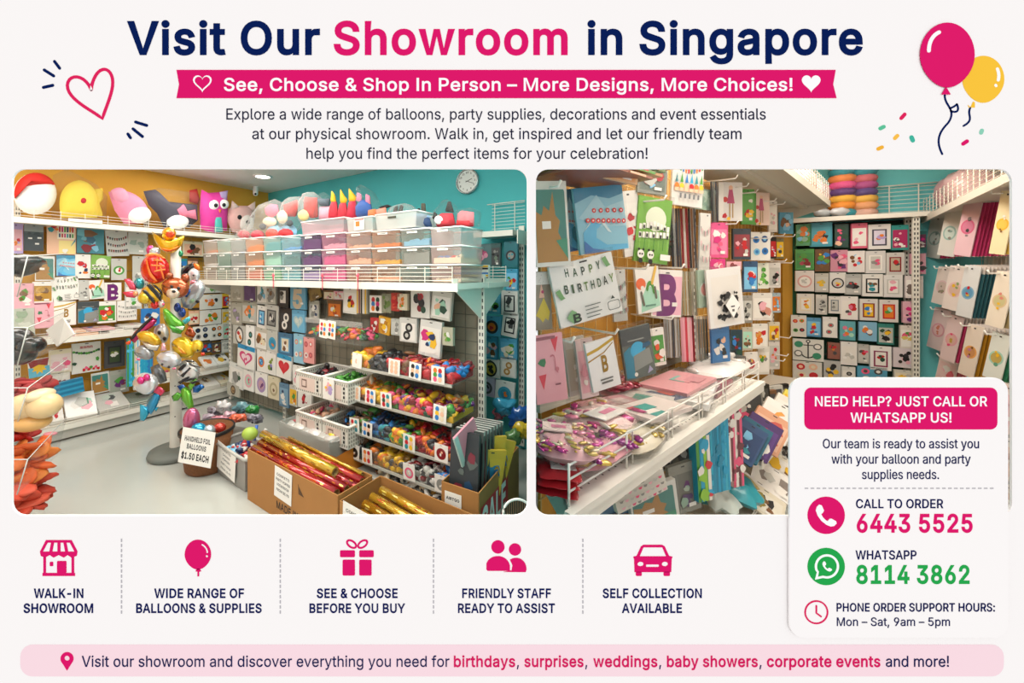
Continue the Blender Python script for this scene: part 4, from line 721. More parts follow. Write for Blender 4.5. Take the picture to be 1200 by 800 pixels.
flat_pack(WL, (236, 250), .41, ['W', 'w', 'o', 'l'], 'white packet with orange dot on the low shelf by the gondola', 'packets on the low shelf', rng, t=.03, off0=.08, off1=.3, tilt=.5)
flat_pack(WL, (250, 266), .41, ['W', 'y', 'G', 'l'], 'white packet with yellow stripe on the low shelf by the gondola', 'packets on the low shelf', rng, t=.03, off0=.08, off1=.3, tilt=.5)
pack(WL, (61, 445, 97, 462), 'bands', ['#1f7fa8', '#2a95bd', '#1a6f96'], 'teal blue pouch leaning at the back of the base shelf', 'packets on the base shelf', off=.22, t=.05, roll=6, name='leaning_pouch')
# ---- big plush shaped foil balloons on the top shelf
def px_thing(name, label, cat, group, P, off, parts, thick=.06, wr=0):
    """parts: list of (part name, outline in pixels, material, forward shift, thickness)"""
    root = thing0(name, label, cat, group); rr = random.Random(len(label))
    n3 = V(P.n.x, P.n.y, 0)
    for nm, pts, m_, fw, th in parts:
        q = MB().use(m_); q.puff(pts, th, lambda u, v, d, fw=fw: P.hit(u, v, off)+n3*(d+fw), 5, True, .5, rr, wr); q.build(nm, root)
    return root
grp = 'bagged shaped cushions on the top shelf'
px_thing('round_cushion', 'round red and white cushion in film, first on the top shelf', 'cushion', grp, WL, .26, [('white_half', arc(41, 227, 25.5, n=30, ry=24.5), cloth('W'), 0, .09), ('red_half', [(16.5, 222)]+[(41+25.2*math.cos(math.radians(a)), 227+24.2*math.sin(math.radians(a))) for a in range(165, 336, 10)], cloth('#d8281f'), .03, .085)])
px_thing('yellow_cushion', 'plain yellow cushion in film beside the red and white round one', 'cushion', grp, WL, .26, [('body', bez((72, 255), (66, 235), (70, 214), (92, 211))+bez((92, 211), (112, 212), (118, 232), (114, 255))[1:], cloth('#efd44e'), 0, .09), ('side_panel', [(108, 222), (121, 220), (122, 232), (116, 240), (121, 253), (106, 254)], cloth('#e2c33c'), -.02, .03), ('red_patch', arc(95, 236, 3.4, n=10), cloth('r'), .085, .015)])
px_thing('pink_cushion', 'rounded pink cushion with white oval panel, third along the top shelf', 'cushion', grp, WL, .26, [('body', bez((127, 225), (150, 218), (172, 230), (177, 255))+[(165, 262), (145, 262), (134, 246)], cloth('#e58fae'), 0, .09), ('white_panel', arc(161, 252, 14, n=22, ry=10), cloth('W'), .06, .05), ('fold', bez((128, 224), (140, 215), (152, 224), (150, 238))+[(140, 240), (132, 234)], cloth('#ec9fba'), .05, .05)])
px_thing('dark_cushion', 'dark grey cushion with pink bow and white panel on the top shelf', 'cushion', grp, WL, .26, [('body', [(168, 224), (182, 222), (196, 236), (214, 238), (231, 240), (232, 258), (222, 266), (192, 266), (184, 250), (174, 240)], cloth('#45424f'), 0, .08), ('white_panel', arc(206, 260, 13, n=20, ry=8.5), cloth('W'), .055, .05), ('bow', [(203, 246), (212, 240), (216, 248), (226, 246), (228, 258), (217, 255), (208, 254)], cloth('#e07a95'), .07, .03)])
px_thing('owl_cushion', 'magenta owl cushion with big white eyes on the top shelf', 'cushion', grp, WL, .26, [('body', [(236, 222), (244, 226), (257, 225), (266, 223), (267, 246), (266, 270), (250, 273), (235, 268), (234, 245)], cloth('#d63a97'), 0, .09), ('belly', [(249, 254), (256, 254), (258, 272), (248, 272)], cloth('#4fb3ad'), .075, .02), ('eye', arc(247.5, 241, 6, n=16), cloth('W'), .08, .02), ('eye', arc(259, 240, 5.6, n=16), cloth('W'), .08, .02), ('pupil', arc(248.5, 241.5, 2.4, n=10), cloth('k'), .1, .01), ('pupil', arc(258, 241, 2.3, n=10), cloth('k'), .1, .01), ('crest', [(254, 226), (264, 224), (262, 236), (256, 232)], cloth('V'), .07, .02), ('beak', [(252, 246), (255.5, 246), (253.8, 251)], cloth('o'), .09, .012)])
px_thing('puppy_cushion', 'pale pink animal face cushion with pointed ears beside the owl', 'cushion', grp, WL, .26, [('body', [(268, 244), (278, 241), (292, 241), (299, 250), (297, 266), (286, 274), (272, 272), (266, 258)], cloth('#e2b3ad'), 0, .08), ('ear', [(269, 247), (271, 235), (280, 243)], cloth('#e9c9c3'), .02, .03), ('ear', [(289, 242), (298, 236), (298, 249)], cloth('#e9c9c3'), .02, .03), ('muzzle', arc(286, 261, 9, n=16, ry=10), cloth('#e8ddd6'), .06, .04), ('eye', arc(277.5, 255, 2.8, n=10), cloth('k'), .075, .012), ('eye', arc(292, 254, 2.2, n=10), cloth('k'), .075, .012), ('nose', arc(286, 261, 2.4, n=10), cloth('k'), .1, .01)])
for i, (pts, nm) in enumerate((([(60, 256), (62, 205), (78, 198), (112, 215), (126, 230), (124, 257)], 'yellow_cushion'), ([(166, 262), (168, 226), (186, 220), (230, 226), (238, 240), (236, 268)], 'dark_cushion'))):
    q = MB().use(FILM); rr = random.Random(i); q.puff(pts, .13, lambda u, v, d: WL.hit(u, v, .26)+V(WL.n.x, WL.n.y, 0)*d, 4, True, .5, rr, .15); q.build('film_bag', bpy.data.objects[nm])
px_thing('red_pouch', 'small dark red pouch behind the owl cushion', 'pouch', None, WL, .14, [('body', [(222, 223), (231, 221), (234, 234), (232, 240), (222, 236)], cloth('#b3302c'), 0, .04)])
# ---- balloon pole
pole = at(206, 530, 3.43); px_, py_ = pole.x, pole.y
bs = thing('balloon_stand', (px_, py_, 0), 'white pole stand with grey round base carrying foil balloons', 'stand')
q = MB().use(mat('#6c716b', .55, noise=.05)); q.lathe((0, 0, 0), [(0, 0), (.205, 0), (.215, .02), (.205, .05), (.1, .065), (.05, .075), (.04, .09), (0, .09)], 36); q.build('base', bs)
q = MB().use(mat('#d9d6cb', .45)); q.lathe((0, 0, 0), [(.05, .07), (.047, .1), (.043, 1.0), (.04, 1.92), (0, 1.93)], 20); q.use(mat('#55524c', .6))
for z in (.35, .62, .9, 1.2, 1.5): q.lathe((.02, -.041, z), [(0, -.004), (.005, -.004), (.005, .004), (0, .004)], 8)
q.build('pole', bs)
def pb(name, label, Y, parts):
    r = thing0('hanging_'+name, label, 'balloon', 'foil balloons on the pole')
    c0 = at(205, 400, Y); dv = V(-c0.x, -c0.y, 0).normalized()
    for nm, pts, m_, fw, th in parts:
        q = MB().use(m_); q.puff(pts, th, lambda u, v, d, fw=fw: at(u, v, Y)+dv*(d+fw), 6, True, .5); q.build(nm, r)
    return r
Y0 = 3.36
pb('ingot_balloon', 'gold boat shaped foil balloon at the very top of the pole', Y0, [('hull', bez((178, 271), (186, 282), (206, 286), (216, 276))+bez((216, 277), (214, 290), (206, 297), (198, 297))[1:]+bez((198, 297), (188, 296), (180, 284), (178, 271))[1:], foil('#e2b41c'), 0, .07), ('mound', arc(198, 274, 8.5, n=20, ry=8), foil('#d9a51c'), -.005, .07), ('red_panel', arc(199.5, 275, 5.5, n=14, ry=4.5), foil('#d2451c'), .055, .02), ('orange_base', bez((188, 291), (194, 297), (206, 297), (211, 288))+[(200, 293)], foil('#e07a1e'), .05, .02)])
pb('lantern_balloon', 'round red foil balloon with orange festive pattern below the gold one', Y0-.05, [('body', arc(181.5, 315, 17.3, n=32), foil('#d41c18'), 0, .09)]+[('pattern', p_, foil('#ec7a2a'), .085, .008) for p_ in (stroke(bez((172, 304), (174, 320), (176, 326), (184, 329)), 1.2), stroke([(181, 305), (190, 306)], 2), stroke([(185, 303), (184, 316)], 2), stroke([(178, 311), (192, 312)], 2), stroke([(181, 318), (193, 316)], 2), stroke([(188, 312), (192, 326)], 2), stroke(bez((171, 300), (176, 296), (186, 296), (193, 303)), 1))])
pb('flower_balloon', 'pink petalled foil balloon sticking out beside the bee', Y0+.02, [('petal', [(145, 327), (152, 326), (159, 334), (160, 340), (152, 339)], foil('#dc4a63'), 0, .03), ('petal', [(143, 342), (156, 341), (162, 345), (158, 349), (148, 348)], foil('#d63a57'), 0, .03), ('centre', arc(159, 344, 3.4, n=10), foil('#e9a070'), .02, .02)])
pb('teal_balloon', 'small teal round foil balloon above the bee', Y0+.05, [('body', arc(163, 332, 6.3, n=18, ry=7), foil('#2f9aa5'), 0, .05)])
pb('bee_balloon', 'yellow and black striped bee foil balloon on the pole', Y0-.06, [('body', bez((163, 347), (166, 334), (180, 328), (190, 340))+bez((190, 341), (194, 352), (186, 358), (174, 357))[1:]+[(166, 354)], foil('#e2b522'), 0, .075), ('head', arc(169.5, 349, 8.6, n=20, ry=7.4), foil('#d9bb2c'), .025, .065), ('stripe', [(172, 334), (177, 332), (189, 345), (189, 353), (184, 348)], foil('k'), .066, .014), ('stripe', [(167, 340), (171, 339), (181, 349), (182, 356), (177, 352)], foil('k'), .07, .014), ('stripe', [(178, 332), (183, 334), (190, 340), (191, 346)], foil('k'), .045, .014)])
pb('bear_balloon', 'brown bear head foil balloon with pale muzzle', Y0-.1, [('head', bez((189, 334), (192, 322), (218, 322), (222, 335))+bez((222, 336), (222, 349), (208, 350), (205, 349))[1:]+bez((205, 349), (192, 350), (190, 342), (189, 334))[1:], foil('#b0562c'), 0, .08), ('ear', arc(198, 323, 5.5, n=14, ry=4.5), foil('#9c4a24'), -.01, .04), ('ear', arc(217, 326, 5.5, n=14), foil('#9c4a24'), -.01, .04), ('muzzle', arc(203, 343, 8, n=18, ry=6.6), foil('#d6c3ae'), .065, .03), ('nose', arc(203.6, 341, 2.4, n=10, ry=1.7), mat('k', .3), .095, .01), ('eye', arc(201, 335.5, 2, n=10), mat('k', .3), .08, .01), ('eye', arc(209, 337.5, 2, n=10), mat('k', .3), .08, .01)])
pb('penguin_balloon', 'black and white bird foil balloon with orange tip behind the bear', Y0+.1, [('wing', [(207, 320), (218, 311), (227, 307), (229, 312), (220, 320), (210, 324)], foil('#24242a'), 0, .03), ('head', arc(227, 322, 7.5, n=18, ry=8.5), foil('#dcdde0'), .01, .05), ('crest', [(226, 308), (233, 310), (235, 316), (229, 317)], foil('o'), .02, .02), ('eye', arc(226.5, 322.5, 1.3, n=8), mat('k', .3), .06, .006), ('bow', arc(226, 331, 4.5, n=12, ry=3), foil('#e2929f'), .045, .02)])
pb('silver_balloon', 'big pale silver foil balloon with blue star patch at the right of the bear', Y0+.08, [('body', bez((222, 334), (228, 326), (240, 326), (241, 338))+[(238, 346), (232, 354), (224, 362), (214, 360), (212, 350)], foil('#b9bfc4'), 0, .07), ('star_patch', [(211, 341), (219, 336), (224, 341), (219, 348), (213, 346)], foil('#1f4f9e'), .05, .025), ('dark_patch', arc(231, 353, 2.6, n=10, ry=1.8), foil('k'), .055, .012)])
pb('blue_star_balloon', 'deep blue foil balloon pair below the silver one', Y0+.05, [('lobe', arc(207, 360, 5, n=14, ry=6), foil('#1c3f8c'), 0, .035), ('lobe', arc(213, 366, 5, n=14, ry=6), foil('#22489c'), .01, .035)])
pb('tomato_balloon', 'small red foil balloon with white head under the bee', Y0-.08, [('body', arc(181, 357, 5.6, n=16, ry=5.2), foil('#c81e22'), 0, .045), ('head', arc(189, 355.5, 4.4, n=14, ry=4.8), foil('#dcd6cf'), .005, .035), ('cheek', arc(191.5, 356, 1.7, n=8), foil('M'), .035, .01)])
pb('dragon_balloon', 'curved bright green dragon foil balloon with teal wing', Y0-.12, [('body', bez((192, 362), (196, 358), (204, 371), (213, 376))+bez((213, 376), (219, 380), (218, 388), (211, 390))[1:]+bez((211, 390), (198, 388), (190, 378), (191, 362))[1:], foil('#5db02c'), 0, .06), ('belly', bez((197, 378), (203, 386), (212, 386), (216, 381))+[(212, 391), (202, 389)], foil('#3f8f2a'), .035, .035), ('wing', [(213, 375), (222, 370), (223, 375), (217, 380)], foil('#3aa7b4'), .03, .02), ('mouth', [(204, 382), (216, 381), (214, 386)], foil('#e4e9d4'), .06, .012)])
pb('fish_tail_balloon', 'orange brown fish tail foil balloon beside the dragon', Y0-.02, [('tail', [(216, 391), (222, 381), (230, 391), (227, 396), (219, 394)], foil('#a84a24'), 0, .035)])
pb('lipstick_balloon', 'magenta and black slanted foil balloon at the left of the pole', Y0+.02, [('body', [(152, 398), (158, 388), (172, 376), (178, 371), (184, 376), (178, 384), (168, 390), (158, 402)], foil('#b81d5c'), 0, .045), ('black_side', [(152, 396), (166, 380), (178, 370), (180, 371), (168, 384), (155, 398)], foil('k'), .03, .02), ('tip', [(147, 401), (154, 398), (153, 403), (149, 404)], foil('#e2521f'), .01, .02)])
pb('lion_balloon', 'gold topped foil balloon with white face behind the grey cat', Y0-.08, [('mane', bez((160, 392), (164, 384), (186, 386), (190, 402))+[(184, 406), (174, 402), (164, 400)], foil('#dfae1f'), 0, .06), ('face', [(166, 400), (180, 403), (188, 404), (184, 411), (174, 409)], foil('#cfc8bd'), .01, .04)])
pb('husky_balloon', 'grey and white foil balloon with dark eye patches against the pole', Y0+.05, [('body', arc(189, 391, 9, n=20, ry=12), foil('#c9c9c6'), 0, .05), ('eye_patch', arc(187, 389, 2.6, n=10), mat('k', .35), .045, .01), ('eye_patch', arc(193, 396, 2.4, n=10), mat('k', .35), .045, .01)])
pb('duck_balloon', 'yellow duck foil balloon with orange beak at the right of the pole', Y0-.1, [('body', bez((201, 402), (206, 392), (220, 392), (226, 402))+bez((226, 403), (232, 414), (226, 421), (216, 420))[1:]+bez((216, 420), (206, 419), (200, 412), (201, 402))[1:], foil('#dfb81f'), 0, .07), ('head', arc(230.5, 405, 7.8, n=20, ry=7.4), foil('#e4c02a'), .015, .055), ('wing', [(207, 403), (214, 407), (219, 414), (212, 413)], foil('#d98a1c'), .06, .02), ('beak', [(234, 412), (239, 411.5), (240, 414.5), (236, 416)], foil('#d63a1c'), .05, .02), ('eye', arc(231, 409, 1.2, n=8), mat('k', .3), .068, .006)])
pb('grey_balloon', 'plain grey oval foil balloon with pink mark left of the cat', Y0-.04, [('body', bez((157, 413), (159, 402), (176, 400), (181, 414))+bez((181, 415), (180, 424), (162, 424), (157, 413))[1:], foil('#a3a7aa'), 0, .065), ('mark', [(160, 418), (165, 419), (165, 421), (161, 420.5)], foil('M'), .055, .012)])
pb('cat_balloon', 'pale grey smiling round foil balloon with pink pointed horn', Y0-.16, [('head', bez((183, 420), (185, 408), (211, 406), (213, 423))+bez((213, 424), (211, 434), (186, 434), (183, 420))[1:], foil('#c4c6ca'), 0, .085), ('horn', [(188, 411), (190, 401), (193.5, 401.5), (195, 410)], foil('#dfa9b6'), .02, .03), ('eye', arc(190.5, 424.5, 1.5, n=8), mat('k', .3), .088, .006), ('eye', arc(198, 427.5, 1.6, n=8), mat('k', .3), .088, .006), ('cheek', arc(204, 429.5, 2.4, n=8, ry=1.3), foil('#df6f8f'), .08, .006), ('mouth', arc(195.5, 432.5, 2.6, n=8, ry=1.4), foil('#a8324f'), .075, .008)])
pb('zebra_balloon', 'black and white zebra striped foil balloon', Y0-.1, [('body', arc(220.5, 434.5, 14, n=26, ry=13.5), foil('#d5d5d3'), 0, .07)]+[('stripe', [(a, b), (c, d), (c+2.2, d+1.4), (a+3, b+2.4)], foil('#1d1d20'), .06, .014) for a, b, c, d in ((208, 431, 216, 424), (211, 438, 222, 428), (208, 446, 221, 438), (214, 443, 228, 440), (220, 424, 233, 428), (225, 430, 234, 436), (222, 446, 232, 443), (216, 420, 226, 421))])
pb('dark_balloon', 'dark grey foil balloon hanging behind the white bow balloon', Y0+.06, [('body', [(176, 430), (186, 426), (194, 436), (196, 446), (188, 450), (178, 440)], foil('#75787c'), 0, .05)])
pb('bow_balloon', 'white oval foil balloon with bright pink bow', Y0-.12, [('head', bez((155, 450), (158, 436), (172, 432), (184, 442))+bez((185, 444), (188, 456), (176, 464), (168, 462))[1:]+[(160, 458)], foil('#dcdde2'), 0, .075), ('bow', arc(165.5, 443.5, 4.6, n=14, ry=4.6), foil('#df2f86'), .07, .03), ('bow', arc(172.5, 440, 4.2, n=14, ry=4.2), foil('#df2f86'), .07, .03), ('tuft', [(178, 458), (186, 452), (194, 458), (188, 464)], foil('#d23a5c'), 0, .02)])
pb('dolphin_balloon', 'shiny blue fish shaped foil balloon hanging lowest on the pole', Y0-.1, [('body', [(187, 457), (189, 462), (184, 476), (177, 486), (171, 481), (172, 470), (180, 461)], foil('#1f8fc0'), 0, .05), ('tail', [(164, 473), (172, 476), (175, 484), (169, 493), (164, 492)], foil('#2aa3c4'), .01, .03), ('fin', [(180, 478), (186, 476), (183, 482)], foil('#2aa3c4'), .01, .02)])
pb('dinosaur_balloon', 'green winged dinosaur foil balloon pointing down beside the pole', Y0-.12, [('body', [(212, 456), (218, 453), (224, 458), (227, 472), (227, 488), (220, 479), (212, 468)], foil('#66b02e'), 0, .055), ('wing', [(201, 464), (208, 459), (214, 462), (209, 469), (203, 470)], foil('#4f9c28'), .005, .03), ('head', [(220, 452), (226, 443), (231, 443), (229, 449), (224, 458)], foil('#74bb3a'), .005, .03)])
pb('blue_wing_balloon', 'bright blue winged foil balloon behind the green dinosaur', Y0+.02, [('wing', [(207, 452), (214, 450), (220, 455), (212, 459)], foil('#1f5fae'), 0, .03), ('wing', [(226, 453), (236, 450), (240, 453), (232, 460), (226, 460)], foil('#1f6fc0'), 0, .03)])
pb('pink_knot_balloon', 'pink and teal bunched foil balloon beside the small silver heart', Y0+.06, [('lobe', arc(176, 293, 5, n=12, ry=6), foil('#c92f7c'), 0, .03), ('lobe', arc(181, 295, 7, n=14, ry=5.5), foil('#c7ccd0'), .01, .04), ('lobe', arc(208, 297, 7, n=12, ry=5), foil('#2f9a6c'), -.02, .03)])
# =====================================================================  the gondola and everything on it
T0, T1g = 0.0, 3.52
gd = thing0('gondola_rack', 'free-standing white double sided rack with wire mesh back', 'rack')
SZ = 1.545
q = MB().use(METAL); shelf_board(q, G, T0, 3.6, -.02, .42, SZ, .04, .055); sh = q.build('top_shelf', gd)
q = MB().use(METAL); wire_fence(q, G.pt, T0+.02, 3.55, SZ, .11, .405, 4, .22, .003); q.build('wire_fence', sh)
q = MB().use(METAL); shelf_board(q, G, 2.9, 3.6, -.42, -.03, SZ, .04, .0); q.build('rear_shelf', gd)
q = MB().use(METAL)
for t in (3.56, 3.6):
    n3 = V(G.n.x, G.n.y, 0); d3 = V(G.d.x, G.d.y, 0)
    for s, L in ((1, .42), (-1, .42)):
        a = G.pt(t, .02*s, SZ+.03); b = G.pt(t, L*s, SZ+.03); c = G.pt(t, L*s, SZ-.03); e = G.pt(t, .02*s, SZ-.27); k = d3*.004
        i = q.add([a-k, b-k, c-k, e-k, a+k, b+k, c+k, e+k])
        for f in ((0, 1, 2, 3), (7, 6, 5, 4), (0, 4, 5, 1), (1, 5, 6, 2), (2, 6, 7, 3), (3, 7, 4, 0)): q.face(tuple(i+j for j in f))
    break
q.build('end_bracket', gd)
q = MB().use(METAL)
a = G.pt(.02, .02, SZ); b = G.pt(.02, .42, SZ); c = G.pt(.02, .42, SZ-.05); e = G.pt(.02, .02, SZ-.2); k = d3*.004; i = q.add([a-k, b-k, c-k, e-k, a+k, b+k, c+k, e+k])
for f in ((0, 1, 2, 3), (7, 6, 5, 4), (0, 4, 5, 1), (1, 5, 6, 2), (2, 6, 7, 3), (3, 7, 4, 0)): q.face(tuple(i+j for j in f))
q.build('end_bracket', gd)
for t in (.0, 1.15, 3.56):
    q = MB(); upright(q, G, t, 0, .02, SZ+.06, .05); q.use(METAL); q.box(G.pt(t, -.012, .8), d3*.025, n3*.012, V(0, 0, .78)); q.build('upright', gd)
q = MB().use(mat('#6b6a62', .5))
for i in range(36): t = .02+.1*i; q.tube([G.pt(t, .0, .06), G.pt(t, .0, SZ)], .0022, 4)
for i in range(15): z = .1+.1*i; q.tube([G.pt(.0, .003, z), G.pt(3.56, .003, z)], .0025, 4)
q.build('wire_grid', gd)
q = MB().use(mat('#8d8775', .6, noise=.06)); q.box(G.pt(1.78, -.02, .8), d3*1.76, n3*.006, V(0, 0, .74)); q.build('back_panel', gd)
for i, px in enumerate((320.5, 378, 419.5)):
    t = G.t_of(px, .43); q = MB().use(mat('#e2566b', .4)); q.tube([G.pt(t, .432, SZ+.07), G.pt(t, .432, SZ+.0)], .006, 6); q.tube([G.pt(t, .432, SZ), G.pt(t, .432, SZ-.07)], .004, 6); q.ell(G.pt(t, .432, SZ+.05), .014, .01, .012)
    q.build('shelf_clip', label=f'pink clip hanging {ORD[i]} along the front edge of the gondola top shelf', cat='clip', group='pink clips on the shelf edge')
# hanging packets
row_of(G, [
 ('top', [(272, 329, 287, 353, 'card', ['#b0aea2', '#bcb9ad', '#a7a498', 'l'], 'clear grey'), (287, 331, 302, 354, 'card', ['#8e8b80', '#5d3f74', '#64477c', '#57396d'], 'grey packet with purple panel'), (303, 330, 315, 356, 'card', ['l', 'w', 't', 's', 'g'], 'tall pale packet with blue bottle'), (313, 331, 325, 356, 'card', ['#bdbbb0', '#c9c7bd', 'g', 'n'], 'tall clear'),
          (327, 334, 340, 360, 'frame', ['k', 'K', 'w', 'g', 'k'], 'black disc'), (342, 336, 360, 362, 'letter:5', ['#5fa4c4', '#5fa4c4', '#c9b79a'], 'blue number five')]),
 ('second', [(273, 354, 285, 380, 'card', ['#a9a79b', '#b6b4a8', 'g', 'V'], 'grey film'), (285, 353, 303, 379, 'card', ['#a5a294', 'l', 't', 'z', 'o'], 'teal and peach'), (303, 358, 314, 384, 'frame', ['w', 'B', 's', 'b', 'w'], 'white packet with dark blue panel', -4), (312, 357, 328, 386, 'frame', ['l', 'G', 'g', 'K', 'w'], 'dark grey bottle', -3), (329, 361, 344, 388, 'twodisc', ['k', 'K', 'w', 'G'], 'black packet with two white discs'), (344, 363, 359, 389, 'heart', ['#6fb3d6', '#a9c7cf', '#5aa0c6', '#cfd6cf'], 'blue heart')]),
 ('third', [(275, 381, 290, 403, 'ovalframe', ['l', 'G', 'w', 'r', 'o'], 'arched frame with red figure'), (290, 381, 300, 408, 'twodisc', ['W', 'W', 'E', '#4f9aa0'], 'white packet with two green discs'), (301, 384, 315, 410, 'card', ['#c4beb0', 'w', 'n', 'o', 'c'], 'cream and brown', -3), (315, 387, 327, 414, 'round', ['l', '#3a9ac0', '#2c87b0', 'o'], 'white packet with blue ball'), (328, 390, 344, 416, 'frame', ['#3f6f92', '#6ba8cc', 'c', 'w', 'n'], 'blue picture'), (346, 391, 358, 425, 'minigroup', ['#8fc0d6', '#e08a78', 'q', 'w'], 'light blue monster'), (357, 395, 370, 425, 'minigroup', ['#e9a09c', '#b84e58', '#d77', 'w'], 'coral monster')]),
 ('fourth', [(280, 404, 300, 433, 'heart', ['w', '#d8487e', '#1f8fc4', '#f2d5dc'], 'pink heart balloon', -4), (303, 409, 313, 435, 'round', ['w', 'o', '#2f7db8', 's'], 'orange and blue ball'), (313, 411, 325, 438, 'card', ['w', 'w', '#7a8f2c', 'E', '#8d7fc0'], 'green and violet drop', -2), (326, 415, 343, 443, 'heart', ['w', '#cf1f2c', '#2394c2', '#d8303b'], 'red heart balloon', -4)]),
 ('fifth', [(270, 426, 287, 453, 'card', ['#dcdcd6', 'w', 'g', 'l', 'E'], 'white and dark', -6), (287, 432, 299, 457, 'round', ['w', 'p', 'q', 'M'], 'small pink ring'), (301, 436, 315, 462, 'round', ['w', '#a88bb8', '#c79aa8', 'v'], 'violet patterned ball'), (316, 441, 329, 467, 'round', ['#d9cdb0', '#b5a884', '#d9cdb0', 'n'], 'cream patterned ball'), (329, 449, 340, 476, 'card', ['#5b7f9c', '#7fa4be', 'w', 'B', 's'], 'slate blue'), (341, 451, 350, 475, 'card', ['l', 'y', 'e', 'o', 'c'], 'yellow and green'), (345, 428, 357, 452, 'card', ['w', 'w', 'M', 'k', 'p'], 'pink swirl'), (351, 456, 367, 478, 'card', ['w', 'w', 'R', 'r', 'w'], 'white packet with red triangles')]),
 ('lowest', [(268, 448, 282, 463, 'round', ['#b9b6a8', '#5b4630', '#a98a5c', 'n'], 'grey packet with brown ring')]),
], 'on the left gondola mesh', 'packets hung on the left part of the gondola', off=.1, t=.02)
pack(G, (363, 336, 377, 351), 'card', ['#7d6534', '#8a7038', '#6a5228', '#8a7038'], 'tan folded cone packet in the gap below the gondola top shelf', 'packets in the middle of the gondola', off=.08, roll=18)
for i, (x0, y0, x1, y1, st, c, d, rl) in enumerate(((380, 340, 393, 351, 'card', 'nczpn', 'brown box', 0), (392, 341, 404, 351, 'card', 'pwzMp', 'pink box', 0), (385, 352, 401, 372, 'card', ['n', 'o', '#b84c1c', 'y', 'w'], 'orange party', 0), (363, 352, 375, 374, 'card', ['#a5a294', 'l', 'g', 'B', 'w'], 'grey and navy', 0))):
    pack(G, (x0, y0, x1, y1), st, c, f'{d} packet, {ORD[i]} in the middle bay under the gondola shelf', 'packets in the middle of the gondola', off=.07, roll=rl)
row_of(G, [
 ('upper', [(405, 337, 421, 367, 'card', ['#dedbd2', 'w', 'y', 'k', 'r'], 'white packet with yellow shapes', -2), (421, 338, 433, 367, 'stripes', ['#b9b6a8', 'y', 'R', 'k', 'w'], 'yellow and black streamers'), (436, 346, 450, 366, 'six', ['w', 'r', 'E', 'b', 'P', 'o', 'k'], 'white card of coloured balloons'), (450, 344, 461, 366, 'full', ['#8d8f78', '#6f8a4c', '#55703a', '#9a9c86'], 'olive green balloons'), (461, 343, 471, 364, 'full', ['#b8382f', 'r', '#d8503c', 'r'], 'red balloons'), (468, 344, 480, 363, 'card', ['c', 'c', 'o', 'e', 'z'], 'cream card with green balloon'), (484, 339, 506, 372, 'bunch', ['#dcd9d2', 'R', 'E', 'r', 'k'], 'big white packet with red and black balloons'), (508, 341, 531, 374, 'card', ['#cdcabf', 'w', 'q', 'E', 'z'], 'white packet with green balloons', -6)]),
 ('lower', [(437, 372, 447, 389, 'full', ['#c3272f', 'r', 'w', 'R'], 'red bag'), (446, 371, 460, 391, 'full', ['#d39a2c', 'y', '#b9791c', 'w'], 'yellow bag', -8), (461, 373, 471, 392, 'card', ['#b5b6b0', 'l', 'g', 'l'], 'pale grey'), (471, 372, 491, 400, 'twodisc', ['#cfcdc7', 'w', 'k', 'l'], 'grey packet with black and white discs'), (494, 375, 519, 417, 'card', ['#d9d7d2', 'w', 'P', 'y', 'B', 's'], 'long white packet with pink and yellow balloons', -5), (521, 383, 533, 404, 'bunch', ['#b7b59e', 'e', '#7fa04a', 'w'], 'green spotted balloon')]),
], 'on right gondola mesh', 'packets hung on the right part of the gondola', off=.16, t=.03)
